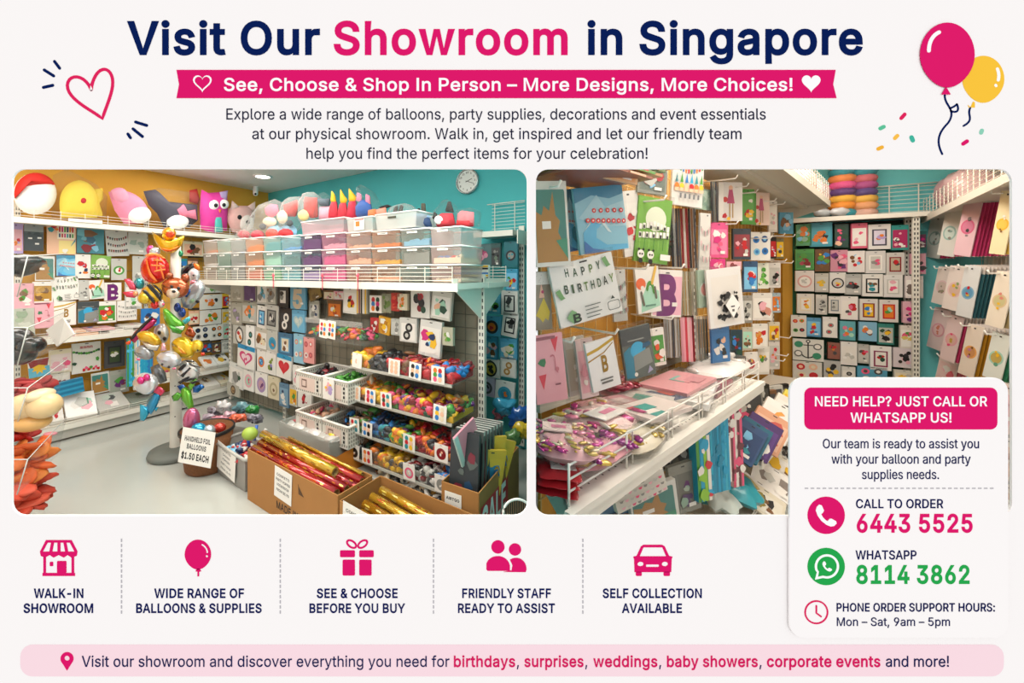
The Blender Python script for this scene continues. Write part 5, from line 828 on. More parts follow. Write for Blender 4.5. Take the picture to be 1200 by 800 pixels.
# ---- frosted storage boxes on the top shelf
cols_px = [238, 254, 270, 287, 308, 329, 352, 376, 405, 435, 469, 504, 541]
cont = ['nwo', 'nEq', 'Ggg', 'roo', 'eqt', 'tEb', 'Vvv', 'PPp', 'nzz', 'zyo', 'Ggs', 'cxp']
fill = ['.8 .2 .2', '.9 .5 .1', '.5 .2 .25', '.8 .45 .5', '.8 .7 .75', '.7 .7 .2', '.7 .7 .97', '.8 .75 .35', '.5 .4 .2', '.3 .25 .25', '.3 .95 .45', '.2 .5 .1']
CN = dict(n='brown', w='white', o='orange', E='dark green', q='mint', g='grey', G='charcoal', r='red', e='green', t='teal', b='blue', V='lilac', v='dark purple', P='bright pink', p='pink', z='peach', y='yellow', s='sky blue', c='cream', x='mixed coloured')
def storage_box(t0, t1, o0, o1, z0, h, colr, fil, label, group, sticker=1, shell=None, rng=random):
    root = thing('storage_box', G.pt((t0+t1)/2, (o0+o1)/2, z0), label, 'storage box', group, face_mat(G.pt((t0+t1)/2, (o0+o1)/2, z0), G.d, 0))
    w, d = (t1-t0)*.97, (o1-o0); wt, dt = w/2, d/2; wb, db = wt*.94, dt*.94
    q = MB().use(shell or SHELL)
    b = [V(-wb, -db, .002), V(wb, -db, .002), V(wb, db, .002), V(-wb, db, .002)]; t = [V(-wt, -dt, h), V(wt, -dt, h), V(wt, dt, h), V(-wt, dt, h)]
    for k in range(4): q.quad(b[k], b[(k+1) % 4], t[(k+1) % 4], t[k])
    q.quad(*b); q.build('shell', root)
    q = MB().use(mat('#eeece8', .35)); e = .006
    for k in range(4): q.tube([t[k]-V(0, 0, e), t[(k+1) % 4]-V(0, 0, e)], e, 6)
    q.build('rim', root)
    q = MB(); hh = h*fil*.92
    pal = [cloth(colr)] if colr != 'x' else [cloth(c) for c in 'rybotcM']
    q.use(pal[0] if colr != 'x' else cloth('c'))
    if fil > .1:
        f0 = .93; q.abox(-wb*f0, -db*f0, .006, wb*f0, db*f0, max(.012, hh*.75)); n = 12
        for k in range(n):
            q.use(rng.choice(pal)); q.ell((wb*.85*(-1+2*(k+.5)/n), -db*.75+rng.uniform(0, .03), hh*rng.uniform(.62, .95)), wb*rng.uniform(.1, .2), .02, h*rng.uniform(.06, .13), None, 7, 4)
        for k in range(10): q.use(rng.choice(pal)); q.ell((rng.uniform(-.8, .8)*wb, rng.uniform(-.6, .8)*db, hh*.8), wb*.2, .03, h*.12, None, 7, 4)
        q.build('filling', root, kind='stuff')
    if sticker:
        q = MB().use(mat('#f3f1ec', .5)); q.box((-wt*.2, -dt-.0005, h*.8), (wt*.35, 0, 0), (0, .0008, 0), (0, 0, h*.055)); q.use(mat('#5a5a5a', .6)); q.box((-wt*.2, -dt-.0016, h*.8), (wt*.22, 0, 0), (0, .0004, 0), (0, 0, h*.015)); q.build('sticker', root)
    return root
rb_ = random.Random(11)
TINT = [film_mat('scatter_tinted_plastic', c, .3, .3, .25) for c in '#cfc8c0 #b9cfc2 #c4c4c0 #d9b49a #a9c9bf #a3c4c8 #7d7288 #d69ab0 #d9b0a2 #cfa088 #a8a69a #d9b9b2'.split()]  # white frosted plastic; light scattered by the contents is put into the shell colour
for ci in range(12):
    ta, tb = G.t_of(cols_px[ci], .37), G.t_of(cols_px[ci+1], .37); hh = .152-.026*ci/11
    for ri in range(3):
        c = cont[ci][ri]; f_ = float(fill[ci].split()[ri])
        storage_box(ta, tb, .06, .37, SZ+.003+ri*hh, hh, c, f_, f'frosted box of {CN[c]} balloons, {ORD[ci]} in the {("bottom", "middle", "upper")[ri]} layer on the gondola shelf', 'frosted storage boxes on the gondola shelf', rng=rb_, sticker=(ri < 2 or ci > 5), shell=TINT[ci])
def topz(ci): return SZ+.003+3*(.152-.026*ci/11)
b1 = storage_box(G.t_of(352, .37), G.t_of(404, .37), .06, .37, topz(7)+.002, .125, 'p', .25, 'large pink tinted box stacked on top above the purple boxes', 'large boxes on top of the stack', 0, film_mat('pink_plastic', '#dcb4ba', .4, .3, .2), rb_)
WHP = film_mat('white_plastic', '#dedbd6', .5, .3, .2)
b2 = storage_box(G.t_of(406, .37), G.t_of(437, .37), .06, .37, topz(9)+.002, .12, 'z', .12, 'white box with picture sheet stuck on its front, on top of the stack', 'large boxes on top of the stack', 0, WHP, rb_)
b3 = storage_box(G.t_of(439, .37), G.t_of(489, .37), .06, .37, topz(9)+.002, .125, 'w', .12, 'large milky white box with dark label strip on top of the stack', 'large boxes on top of the stack', 0, WHP, rb_)
b4 = None
q = MB().use(mat('#e9e6e0', .5)); q.box((0, -.158, .06), (.055, 0, 0), (0, .001, 0), (0, 0, .045)); q.use(mat('o', .5)); q.box((-.015, -.1592, .065), (.022, 0, 0), (0, .0004, 0), (0, 0, .02)); q.use(mat('#c94b4b', .5)); q.box((0, -.1592, .098), (.05, 0, 0), (0, .0004, 0), (0, 0, .004)); q.build('picture_sheet', b2)
q = MB().use(mat('#3a3a2c', .5)); q.box((-.03, -.157, .088), (.04, 0, 0), (0, .001, 0), (0, 0, .007)); q.build('label_strip', b3)
# ---- clear bags with party hats and novelties standing above the boxes
def nov(name, label, Yoff, zdummy, parts, film=None, wr=.15):
    r = thing0(name, label, 'bag', 'bagged novelties on top of the boxes'); rr = random.Random(len(label)*3); n3 = V(G.n.x, G.n.y, 0)
    for nm, pts, m_, fw, th in parts:
        q = MB().use(m_); q.puff(pts, th, lambda u, v, d, fw=fw: G.hit(u, v, Yoff)+n3*(d+fw), 5, True, .5, rr, wr); q.build(nm, r)
    if film: q = MB().use(HAZE if film[1] else FILM); q.puff(film[0], .1, lambda u, v, d: G.hit(u, v, Yoff)+n3*d, 5, True, .5, rr, .2); q.build('film', r)
    return r
cl = cloth
for d, parts, film in (
 ('white bag with a pink bow toy at the left end of the novelty row', [('bow_toy', [(313, 244), (319, 239), (327, 240), (329, 250), (320, 256), (314, 252)], cl('#e46a86'), .02, .04), ('cream_disc', arc(318, 260, 8, n=16, ry=6), cl('c'), .02, .03)], ([(284, 279), (296, 252), (308, 238), (322, 233), (332, 238), (334, 262), (330, 279)], 1)),
 ('clear bag with red and cream toy beside the pink bow bag', [('red_body', [(335, 240), (350, 234), (352, 240), (348, 254), (336, 254)], cl('#b8342f'), .02, .04), ('cream_disc', arc(336, 255, 6, n=16, ry=8), cl('c'), .05, .03)], ([(330, 270), (332, 244), (338, 231), (352, 230), (356, 242), (352, 262), (346, 272)], 1)),
 ('tall clear bag with red lantern and cream disc', [('red_panel', [(359, 231), (374, 232), (374, 255), (366, 256), (359, 246)], cl('#c03028'), .02, .04), ('cream_disc', arc(361, 253, 6.2, n=16, ry=6.6), cl('#e3d28c'), .05, .03)], ([(352, 261), (354, 236), (360, 225), (368, 225), (376, 232), (378, 258)], 1)),
 ('clear bag with a slate blue hat over pink sheet', [('hat', [(374, 233), (388, 233), (387, 242), (377, 241)], cl('#4d5d6a'), .02, .035), ('pink_body', [(375, 242), (389, 241), (391, 256), (374, 257)], cl('#d9a3b4'), .0, .04)], ([(372, 258), (374, 232), (380, 225), (390, 232), (396, 250), (392, 259)], 0)),
 ('red party hat with yellow tip, first of the pointed hats', [('hat_body', [(389, 246), (392, 236), (396, 236), (399, 257), (388, 257)], cl('#c22a3c'), .02, .035), ('yellow_tip', [(390, 237), (391, 224), (394, 228), (396, 238)], cl('#e2b21f'), .02, .02)], None),
 ('red party hat with bent yellow tip, second of the pointed hats', [('hat_body', [(399, 250), (402, 238), (407, 237), (410, 257), (399, 257)], cl('#c22a3c'), .02, .035), ('yellow_tip', [(401, 238), (401, 222), (405, 229), (409, 234), (407, 239)], cl('#e2b21f'), .02, .02)], None),
 ('red party hat with yellow tip, third of the pointed hats', [('hat_body', [(410, 252), (412, 236), (419, 235), (420, 256), (410, 257)], cl('#bf2540'), .02, .035), ('yellow_tip', [(411, 236), (411, 221), (416, 227), (420, 232), (418, 237)], cl('#e2b21f'), .02, .02)], None),
 ('clear pointed bag of blue and pink hats', [('blue_hats', [(419, 242), (426, 234), (436, 236), (438, 250), (428, 256), (420, 254)], cl('#2f5fae'), .02, .04), ('pink_tip', [(422, 226), (426, 228), (427, 238), (421, 236)], cl('#e58aa6'), .03, .02), ('pink_tip', [(432, 228), (436, 230), (437, 240), (432, 238)], cl('#e58aa6'), .03, .02)], ([(420, 256), (420, 230), (423, 216), (434, 222), (442, 238), (452, 246), (446, 256)], 0)),
 ('orange and pink masks lying against the pointed bag', [('mask', [(434, 246), (442, 245), (444, 254), (434, 255)], cl('#e08a54'), .02, .03), ('mask', [(444, 246), (455, 243), (456, 254), (445, 256)], cl('#e58f7a'), .03, .03), ('cap', [(445, 243), (456, 240), (461, 242), (450, 246)], cl('k'), .02, .02)], None),
 ('white film bag of black striped tails behind the milky box', [('tail', [(462, 250), (464, 242), (467, 241), (466, 251)], cl('k'), .01, .02), ('tail', [(468, 250), (471, 240), (473, 241), (471, 251)], cl('k'), .01, .02)], ([(455, 254), (460, 243), (474, 238), (482, 240), (490, 252), (486, 256)], 1)),
 ('black and white tail standing on its own behind the navy hat', [('tail', [(494, 248), (494, 238), (498, 238), (499, 249)], cl('#4a4438'), .0, .02), ('tail_tip', [(489, 249), (491, 244), (493, 244), (493, 250)], cl('k'), .01, .012)], None),
 ('navy blue soft hat beside the milky box', [('brim', bez((482, 254), (486, 249), (500, 249), (508, 255))+[(500, 257)], cl('#86a9cc'), .02, .03), ('crown', [(489, 256), (498, 254), (506, 256), (509, 266), (490, 267)], cl('#2f4770'), .03, .05)], None),
 ('red polka bag with striped black tails at the right end', [('body', [(516, 258), (520, 250), (532, 250), (535, 264), (525, 267), (514, 266)], cl('#cf3845'), .02, .06), ('white_patch', arc(520.5, 259, 5, n=14), cl('W'), .075, .015), ('tail', [(522, 248), (525, 236), (528, 236), (532, 249)], cl('#2a2a2a'), .0, .02), ('tail', [(507, 256), (509, 248), (512, 250), (511, 258)], cl('#2a2a2a'), .0, .015)], ([(508, 266), (510, 250), (524, 233), (534, 240), (538, 266)], 0)),
 ('pink and red spotted bag at the far right end of the boxes', [('body', [(539, 250), (543, 247), (557, 249), (557, 265), (538, 266)], cl('#e07a80'), .02, .05), ('spotted_base', [(538, 258), (556, 259), (557, 266), (537, 266)], cl('#c7303a'), .03, .045)], ([(537, 266), (538, 246), (552, 243), (562, 247), (560, 266)], 0)),
 ('small red round bag with pale film at the left end above the boxes', [('body', arc(288, 275, 7, n=16, ry=5), cl('#cf3a4c'), .02, .04)], ([(280, 281), (284, 270), (296, 266), (300, 280)], 1)),
 ('second small red round bag above the orange boxes', [('body', arc(304, 275, 7.5, n=16, ry=5.4), cl('#d24458'), .02, .04)], None),
 ('red hooded bag with black cap, left of the pair', [('hood', arc(322, 272, 9, n=18, ry=8.6), cl('#8fb8cc'), .0, .04), ('body', arc(322, 274, 7, n=16, ry=6.4), cl('#d85a4f'), .03, .04), ('cap', arc(313, 266, 3.8, n=12), cl('#2c3640'), .05, .02)], None),
 ('red hooded bag with black cap, right of the pair', [('hood', arc(338, 271, 10, n=18, ry=8.6), cl('#8cc0dc'), .0, .04), ('body', arc(338, 274, 8.5, n=16, ry=6.2), cl('#d42f36'), .03, .04), ('cap', arc(344.5, 262, 3.8, n=12), cl('#2c3640'), .05, .02)], None)):
    nov('novelty_bag', d, .2, 0, parts, film)
# ---- picture trays with loose balloons at the right of the gondola
def wob(a, b, k): return a+(b-a)*k
TP = G
rt = random.Random(21)
tiers = [(.87, [('y', 'w', 'yo'), ('K', None, 'kK'), ('r', 'zzz', 'rRn'), ('r', 'kbz', 'rRo'), ('r', 'orebM', 'rRrb')]),
         (.614, [('n', 'bzr', 'noyc'), ('m', 'rbM', 'omey'), ('e', 'rtE', 'RoeyM'), ('M', None, 'RoMvye'), ('M', None, 'MroyE'), ('y', 'bcy', 'yoRvze')]),
         (.356, [('e', 'rtz', 'ene'), ('B', 'bkz', 'BbKB'), ('B', None, 'BbKt'), ('e', None, 'evyo'), ('r', 'tyr', 'roRey'), ('r', None, 'rRoK'), ('r', 'RR', 'rRo')]),
         (.15, [('k', 'kk', 'kEkn'), ('B', 'orz', 'nKo'), ('m', None, 'mymo'), ('m', None, 'mymG'), ('R', 'Ml', 'lRkl'), ('l', None, 'lGwR'), ('B', 'gg', 'bRob')])]
ta, tb = G.t_of(412, .4), G.t_of(531, .4)
for ti, (z0, comps) in enumerate(tiers):
    h = .145; tn = ('top', 'second', 'third', 'bottom')[ti]; nC = len(comps)
    tr = thing0('clear_display_tray', f'long clear acrylic tray of loose balloons, {tn} of the four on the gondola', 'tray', 'clear display trays on the gondola')
    q = MB().use(ACRYL); q.box(G.pt((ta+tb)/2, .25, z0), d3*(tb-ta)/2, n3*.16, V(0, 0, .003)); q.build('base', tr)
    q = MB().use(ACRYL); q.box(G.pt((ta+tb)/2, .41, z0+h*.36), d3*(tb-ta)/2, n3*.002, V(0, 0, h*.36)); q.build('front_panel', tr)
    q = MB().use(mat('#b4b2a8', .3)); q.box(G.pt((ta+tb)/2, .414, z0), d3*(tb-ta)/2, n3*.004, V(0, 0, .01)); q.build('price_rail', tr)
    for k in range(nC+1):
        t = wob(ta, tb, k/nC); q = MB().use(ACRYL); q.box(G.pt(t, .25, z0+h*.5), d3*.0015, n3*.16, V(0, 0, h*.5)); q.build('divider', tr)
    for k, (base, cardc, pal) in enumerate(comps):
        t = wob(ta, tb, (k+.5)/nC); wv = (tb-ta)/nC/2*.92
        q = MB().use(cloth(base)); q.box(G.pt(t, .25, z0+.025), d3*wv, n3*.14, V(0, 0, .02))
        q.heap(rt, G.pt(t, .25, z0+.06), d3*wv*.95, n3*.135, 34, .052, [mat(c, .3, coat=.3) for c in pal], .08); 
        for _ in range(14):
            q.use(mat(rt.choice(pal), .3, coat=.3)); q.ell(G.pt(t+rt.uniform(-wv, wv)*.85, .385, z0+rt.uniform(.02, .1)), .042, .014, .028, Matrix.Rotation(rt.uniform(-.8, .8), 3, 'Y'), 7, 4, .15, rt)
        q.build('loose_balloons', None, f'{CN.get(base, "dark")if base in CN else {"K":"black","k":"black","m":"mustard","B":"navy","R":"dark red","M":"pink","l":"grey"}.get(base, "mixed")} balloons in the {ORD[k]} section of the {tn} clear tray', 'balloons', 'balloons in the clear trays', 'stuff')
        if cardc:
            C = G.pt(t-.01, .423, z0+h*.42); o = pack_mesh(.105, .115, .002, 'six' if len(cardc) > 2 else 'round', ['w']+[c for c in cardc]+(['w'] if len(cardc) < 3 else [])+['z'], rt).build('sample_card', tr, mw=face_mat(C, G.d, rt.uniform(-4, 4)))
# pedestal heap on the lowest deck
q = MB().use(METALD); q.box(G.pt((ta+tb)/2, .22, .04), d3*(tb-ta)/2, n3*.2, V(0, 0, .02)); q.build('base_deck', gd)
q = MB(); q.heap(rt, G.pt((ta+tb)/2+.1, .24, .075), d3*(tb-ta)/2*.8, n3*.15, 120, .035, [mat(c, .35, coat=.3) for c in 'lwckGmn'], .04); q.build('loose_balloons', None, 'loose white and brown balloons on the floor level deck below the clear trays', 'balloons', 'balloons in the clear trays', 'stuff')
# two clear trays higher up in the middle bay
for i, (x0, x1, pal, cc_, d) in enumerate(((358, 383, 'rRebo', 'robkM', 'red and blue'), (385, 425, 'EerMo', 'robEz', 'green and pink'))):
    t0, t1 = G.t_of(x0, .4), G.t_of(x1, .4); z0 = 1.045; tr = thing0('clear_display_tray', f'small clear tray of {d} balloons in the middle bay of the gondola', 'tray', 'clear display trays on the gondola')
    q = MB().use(ACRYL); q.box(G.pt((t0+t1)/2, .26, z0), d3*(t1-t0)/2, n3*.14, V(0, 0, .003)); q.build('base', tr)
    q = MB().use(ACRYL); q.box(G.pt((t0+t1)/2, .4, z0+.09), d3*(t1-t0)/2, n3*.002, V(0, 0, .09)); q.build('front_panel', tr)
    for t in (t0, t1): q = MB().use(ACRYL); q.box(G.pt(t, .26, z0+.1), d3*.002, n3*.14, V(0, 0, .1)); q.build('end_panel', tr)
    q = MB().use(HAZE); q.box(G.pt((t0+t1)/2, .404, z0+.16), d3*(t1-t0)/2, n3*.001, V(0, 0, .022)); q.build('rail', tr)
    C = G.pt(t0+.06 if i else t1-.02, .42, z0+.1); pack_mesh(.1, .15, .002, 'six', 'wryMbEo', rt).build('sample_card', tr, mw=face_mat(C, G.d, -4))
    q = MB(); q.heap(rt, G.pt((t0+t1)/2, .27, z0+.04), d3*(t1-t0)/2*.9, n3*.11, 80, .04, [mat(c, .3, coat=.3) for c in pal], .12); q.build('loose_balloons', None, f'loose {d} balloons in the small clear tray of the middle bay', 'balloons', 'balloons in the clear trays', 'stuff')
# ---- white perforated baskets
def basket(P, t0, t1, o0, o1, z0, h, label, pal, d, cardc=None):
    root = thing0('plastic_basket', label, 'basket', 'white perforated baskets on the gondola'); w = (t1-t0)/2; cx = (t0+t1)/2
    BK = mat('#dad6cc', .4); HO = mat('#8d8a80', .6)
    for nm, c, x, y in (('front_wall', P.pt(cx, o1, z0+h/2), d3*w, n3*.003), ('back_wall', P.pt(cx, o0, z0+h/2), d3*w, n3*.003), ('side_wall', P.pt(t0+.003, (o0+o1)/2, z0+h/2), d3*.003, n3*(o1-o0)/2), ('side_wall', P.pt(t1-.003, (o0+o1)/2, z0+h/2), d3*.003, n3*(o1-o0)/2)):
        q = MB().use(BK); q.box(c, x, y, V(0, 0, h/2)); q.use(HO); big = x if x.length > y.length else y; sm = y if x.length > y.length else x; u = big.normalized(); nu = sm.normalized()
        n = max(3, int(big.length*2/.024)); 
        for i in range(n):
            for j in range(5):
                if nm == 'front_wall' and j in (1, 2, 3): continue
                cc_ = c+u*(-big.length+(i+.5)*2*big.length/n)+V(0, 0, -h/2+h*(j+.7)/5.6)
                q.box(cc_, u*.006, nu*.0036, V(0, 0, .009))
        q.build(nm, root)
    q = MB().use(mat('#e6e2d9', .4)); zt = z0+h
    cs = [P.pt(t0, o0, zt), P.pt(t1, o0, zt), P.pt(t1, o1, zt), P.pt(t0, o1, zt)]
    for i in range(4): q.tube([cs[i], cs[(i+1) % 4]], .011, 8)
    q.build('rim', root)
    q = MB().use(BK); q.box(P.pt(cx, (o0+o1)/2, z0), d3*w, n3*(o1-o0)/2, V(0, 0, .003)); q.build('floor_panel', root)
    q = MB().use(mat('#d9c3b8', .5)); q.box(P.pt(cx-w*.1, o1+.0045, z0+h*.48), d3*w*.6, n3*.001, V(0, 0, h*.32)); q.use(mat('#7a5f55', .6)); q.box(P.pt(cx-w*.3, o1+.006, z0+h*.5), d3*w*.2, n3*.0005, V(0, 0, h*.2)); q.use(mat('#d9c3b8', .5)); q.box(P.pt(cx-w*.3, o1+.007, z0+h*.5), d3*w*.14, n3*.0005, V(0, 0, h*.13)); q.use(mat('k', .6))
    for k in range(3): q.box(P.pt(cx+w*(.72), o1+.006, z0+h*(.3+.2*k)), d3*w*.06, n3*.0006, V(0, 0, h*.06))
    q.build('picture_label', root)
    if cardc: pack_mesh(.13, .17, .002, 'card', cardc, rt).build('sample_card', root, mw=face_mat(P.pt(cx-w*.35, o1+.02, z0+h*.55), P.d, 0))
    q = MB(); q.heap(rt, P.pt(cx, (o0+o1)/2-.02, z0+.1), d3*w*.85, n3*(o1-o0)/2*.8, 70, .05, [mat(c, .4, coat=.2) for c in pal], .1); q.build('loose_balloons', None, f'{d} heaped in a white basket of the gondola', 'balloons', 'contents of the white baskets', 'stuff')
for x0, x1, z0, pal, d, lb, cd in ((347, 377, .60, 'kkKR', 'black and red felt pieces', 'upper left white perforated basket of black pieces', None), (378, 408, .60, 'eeeE', 'bright green pieces', 'upper right white perforated basket of green pieces', ['w', 'w', 'p', 'V', 'y']), (347, 377, .255, 'zzlM', 'skin coloured and pale pieces', 'lower left white perforated basket of peach pieces', None), (378, 408, .255, 'kKbn', 'dark and blue pieces', 'lower right white perforated basket of dark pieces', None)):
    basket(G, G.t_of(x0, .5), G.t_of(x1, .5), .14, .5, z0, .17, lb, pal, d, cd)
# ---- packets on the teal wall behind, its shelf and rack, the clock
tw = thing0('teal_wall_shelving', 'white shelf, wire rack and slotted posts on the teal wall', 'shelving')
t0, t1 = TW.t_of(556, .3), 4.08; z0 = 1.985
q = MB().use(METAL); shelf_board(q, TW, t0, t1, .02, .32, z0, .04, .05); q.build('shelf', tw)
q = MB().use(METAL)
for k in range(9): z = z0+.02+.032*k; q.tube([TW.pt(t0+.05, .04, z), TW.pt(t1, .04, z)], .0025, 4)
for k in range(4): t = t0+.08+.2*k; q.tube([TW.pt(t, .042, z0), TW.pt(t, .042, z0+.29)], .004, 4)
q.tube([TW.pt(t0, .042, z0+.29), TW.pt(t1, .042, z0+.29)], .005, 6); q.build('wire_grid', tw)
q = MB(); upright(q, TW, TW.t_of(611, .06), .05, .05, z0+.06, .05); q.build('upright', tw)
q = MB().use(METAL); q.box(TW.pt(TW.t_of(612, .2), .17, z0-.06), V(TW.d.x, TW.d.y, 0)*.004, V(TW.n.x, TW.n.y, 0)*.14, V(0, 0, .06)); q.build('shelf_bracket', tw)
row_of(TW, [
 ('top', [(560, 286, 577, 313, 'bunch', ['#4f6d70', '#a8446a', '#7d3a58', '#c98a9c'], 'dark pink party'), (577, 285, 588, 313, 'card', ['#3a5a5a', 'G', 'g', '#6f7f6c', 'k'], 'dark grey green'), (592, 283, 608, 313, 'round', ['#256b75', 'K', 'g', 't'], 'dark teal character')]),
 ('second', [(594, 315, 608, 341, 'card', ['#3f95b8', 's', 'r', 'y', 'e'], 'light blue packet with red and yellow toys')]),
 ('third', [(569, 344, 588, 367, 'card', ['#4f9fb8', '#62b0c6', 'k', 'e', 'w'], 'blue packet with dark green figure'), (589, 340, 608, 369, 'frame', ['#dfdcd6', 'K', 'w', 'g', 'G'], 'white framed black watch')]),
 ('fourth', [(568, 370, 588, 393, 'round', ['#58a9cc', 'K', 'o', 'r'], 'blue packet with orange globe'), (590, 366, 608, 394, 'frame', ['#dfdcd6', 'K', 'w', 'G', 'k'], 'tilted white framed black disc', -7)]),
 ('fifth', [(569, 394, 584, 420, 'card', ['#3f8fb0', '#5fa9c6', 'n', 'w', 'p'], 'blue packet with figures'), (587, 396, 607, 420, 'card', ['#4f9fc4', '#62aecf', 'c', 'e', 'w'], 'sky blue flower')]),
 ('sixth', [(566, 420, 587, 441, 'ovalframe', ['#cfd2cb', 'k', '#b8a23c', 'k'], 'black and gold oval'), (588, 418, 606, 441, 'twodisc', ['#d8d9d4', 'w', '#b98a4c', 'c'], 'white packet with tan discs')]),
 ('seventh', [(563, 441, 581, 463, 'round', ['#b9b0c4', 'G', '#8f86a0', 'k'], 'lilac skull'), (582, 446, 604, 472, 'round', ['#e3e4df', '#3f9fc0', '#2f88a8', 'o'], 'white packet with blue target ring', -3)]),
], 'on the teal wall', 'packets hung on the teal wall', off=.2, t=.03)
q = MB().use(METAL); P_ = G
for k in range(5): z = SZ+.02+.025*k; q.tube([G.pt(3.0, -.4, z), G.pt(3.58, -.4, z)], .003, 4)
for k in range(6): t = 3.0+.115*k; q.tube([G.pt(t, -.4, SZ), G.pt(t, -.4, SZ+.13)], .003, 4)
q.build('rear_wire_fence', gd)
for k in range(7):
    t = 3.02+.078*k; C = G.pt(t, -.2, SZ+.08); pack(G, (0, 0, 11, 16), 'bands', [('w', 'B', 'y', 'w', 'k', 'q', 'w')[k], 'k', 'y', 'b', 'w'], f'small printed packet, {ORD[k]} in the wire fence of the rear gondola shelf', 'packets on the rear shelf of the gondola', Cfix=C, t=.03, name='standing_packet')
ck = TW.hit(549, 213, .0); n3t = V(TW.n.x, TW.n.y, 0); d3t = V(TW.d.x, TW.d.y, 0)
cp_ = thing('wall_clock', ck, 'round silver framed wall clock on the teal wall', 'clock'); r_ = .128
cr = MB().use(mat('#b9bcbc', .25, metal=.7)); cr.lathe((0, 0, 0), [(r_*.96, 0), (r_, .01), (r_, .03), (r_*.95, .042), (r_*.88, .04), (r_*.86, .028)], 40, (d3t, V(0, 0, 1), n3t)); cr.build('rim', cp_)
cr = MB().use(mat('#e8e8e4', .4)); cr.lathe((0, 0, 0), [(r_*.88, .026), (r_*.4, .0262), (0.0001, .0263)], 36, (d3t, V(0, 0, 1), n3t)); cr.build('dial', cp_)
cr = MB().use(mat('k', .5))
def ckf(u, v, d=0): return d3t*u*r_+V(0, 0, v*r_)+n3t*(.0275+d)
for k in range(12):
    a = math.radians(90-30*(k+1)); put_text(cr, str(k+1), ckf, .68*math.cos(a), .68*math.sin(a)-.06, .19, .03, None, 'c', 0, None, 1)
cr.build('numerals', cp_)
for nm, a, L, w in (('hour_hand', 20, .45, .05), ('minute_hand', -22, .66, .035)):
    cr = MB().use(mat('k', .4)); a = math.radians(a); cr.poly([stroke([(-.12*math.cos(a), -.12*math.sin(a)), (L*math.cos(a), L*math.sin(a))], w)], ckf, .003 if nm[0] == 'h' else .005); cr.build(nm, cp_)
# ceiling lamp, security camera
lp = on_z(308, 207.5, CZ-.012); dl = thing('ceiling_downlight', lp, 'round lit downlight in the ceiling above the corner', 'light', 'ceiling downlights')
EMIT = bpy.data.materials.new('lamp_glow'); EMIT.use_nodes = True; b_ = EMIT.node_tree.nodes['Principled BSDF']; b_.inputs['Emission Color'].default_value = (1, .95, .86, 1); b_.inputs['Emission Strength'].default_value = 9; b_.inputs['Base Color'].default_value = (1, 1, 1, 1)
q = MB().use(EMIT); q.lathe((0, 0, 0), [(.085, .004), (.0001, .003)], 28); q.build('lamp_disc', dl)
q = MB().use(mat('W', .5)); q.lathe((0, 0, 0), [(.085, .0), (.115, .0), (.12, .012)], 28); q.build('trim_ring', dl)
sc_ = thing('security_camera', on_z(314, 225, CZ-.08)*.985, 'small white dome camera at the ceiling corner', 'camera')
sc_.location = WL.pt(.5, .25, CZ-.1)
q = MB().use(mat('W', .4)); q.lathe((0, 0, 0), [(.0001, -.03), (.025, -.025), (.035, 0), (.035, .1), (0.0001, .1)], 20); q.build('housing', sc_); q = MB().use(mat('k', .1)); q.ell((0.012, -.03, -.01), .016, .012, .016); q.build('lens', sc_)
# =====================================================================  floor goods of the left shop
def paper(parent, name, c, r, roll, w, h, lines, tilt=0, colr='#efece6'):
    q = MB().use(mat(colr, .6)); q.abox(-w/2, -.001, -h/2, w/2, 0, h/2); q.use(mat('#2c2c2e', .6))
    for t, v, size, bold, wd in lines: put_text(q, t, lambda x, y, d=0: V(x*w/2, -.0014, y*h/2), 0, v, size, bold, wd, 'c', 0, None, 1)
    M = face_mat(c, r, roll)@Matrix.Rotation(tilt, 4, 'X'); pm = parent.matrix_basis.inverted() if parent else Matrix.Identity(4)
    return q.build(name, parent, mw=pm@M)
# wicker basket
bc = at(243, 499, 3.19); bx, by = bc.x, bc.y
wk = thing('wicker_basket', (bx, by, 0), 'round brown wicker basket with black rim and price sign', 'basket')
WICK = mat('#7a4a26', .7, noise=.35, scale=60, bump=.6)
q = MB().use(WICK); q.lathe((0, 0, 0), [(.0001, 0), (.15, 0), (.165, .02), (.2, .33), (.19, .33), (.155, .03), (.0001, .02)], 36); q.build('wicker_body', wk)
q = MB().use(mat('#1c1a18', .5)); q.lathe((0, 0, .33), [(.2, -.02), (.208, -.018), (.209, .0), (.203, .008), (.194, .006), (.19, -.014)], 36); q.build('rim', wk)
paper(wk, 'price_sign', at(230.5, 524, 2.955), (.985, -.17), -5, .285, .265, [('HANDHELD FOIL', .28, .36, .04, 1.6), ('BALLOONS', -.14, .36, .04, 1.2), ('$1.50 EACH', -.72, .46, .05, 1.7)], -.1)
def ball(name, label, c, rx, ry, rz, m_, group, R=None, cat='balloon', extra=None):
    q = MB().use(m_); q.ell(c, rx, ry, rz, R, 18, 12)
    if extra: extra(q)
    return q.build(name, label=label, cat=cat, group=group)
gB = 'foil balloons in the wicker basket'
ball('foil_balloon', 'pink glitter egg shaped foil balloon standing in the wicker basket', V(bx-.12, by-.02, .4), .068, .05, .105, foil('#c25f86'), gB, Matrix.Rotation(.1, 3, 'Y'))
ball('foil_balloon', 'bright blue crumpled foil balloon in the middle of the wicker basket', V(bx-.02, by-.09, .345), .065, .05, .06, foil('#1f9ac4'), gB)
ball('foil_balloon', 'silver and white foil balloon lying in the wicker basket', V(bx+.06, by-.08, .34), .05, .04, .045, foil('#b9c4c8'), gB)
ball('foil_balloon', 'small red foil balloon at the right side of the wicker basket', V(bx+.12, by-.03, .345), .05, .04, .04, foil('#c63a2c'), gB)
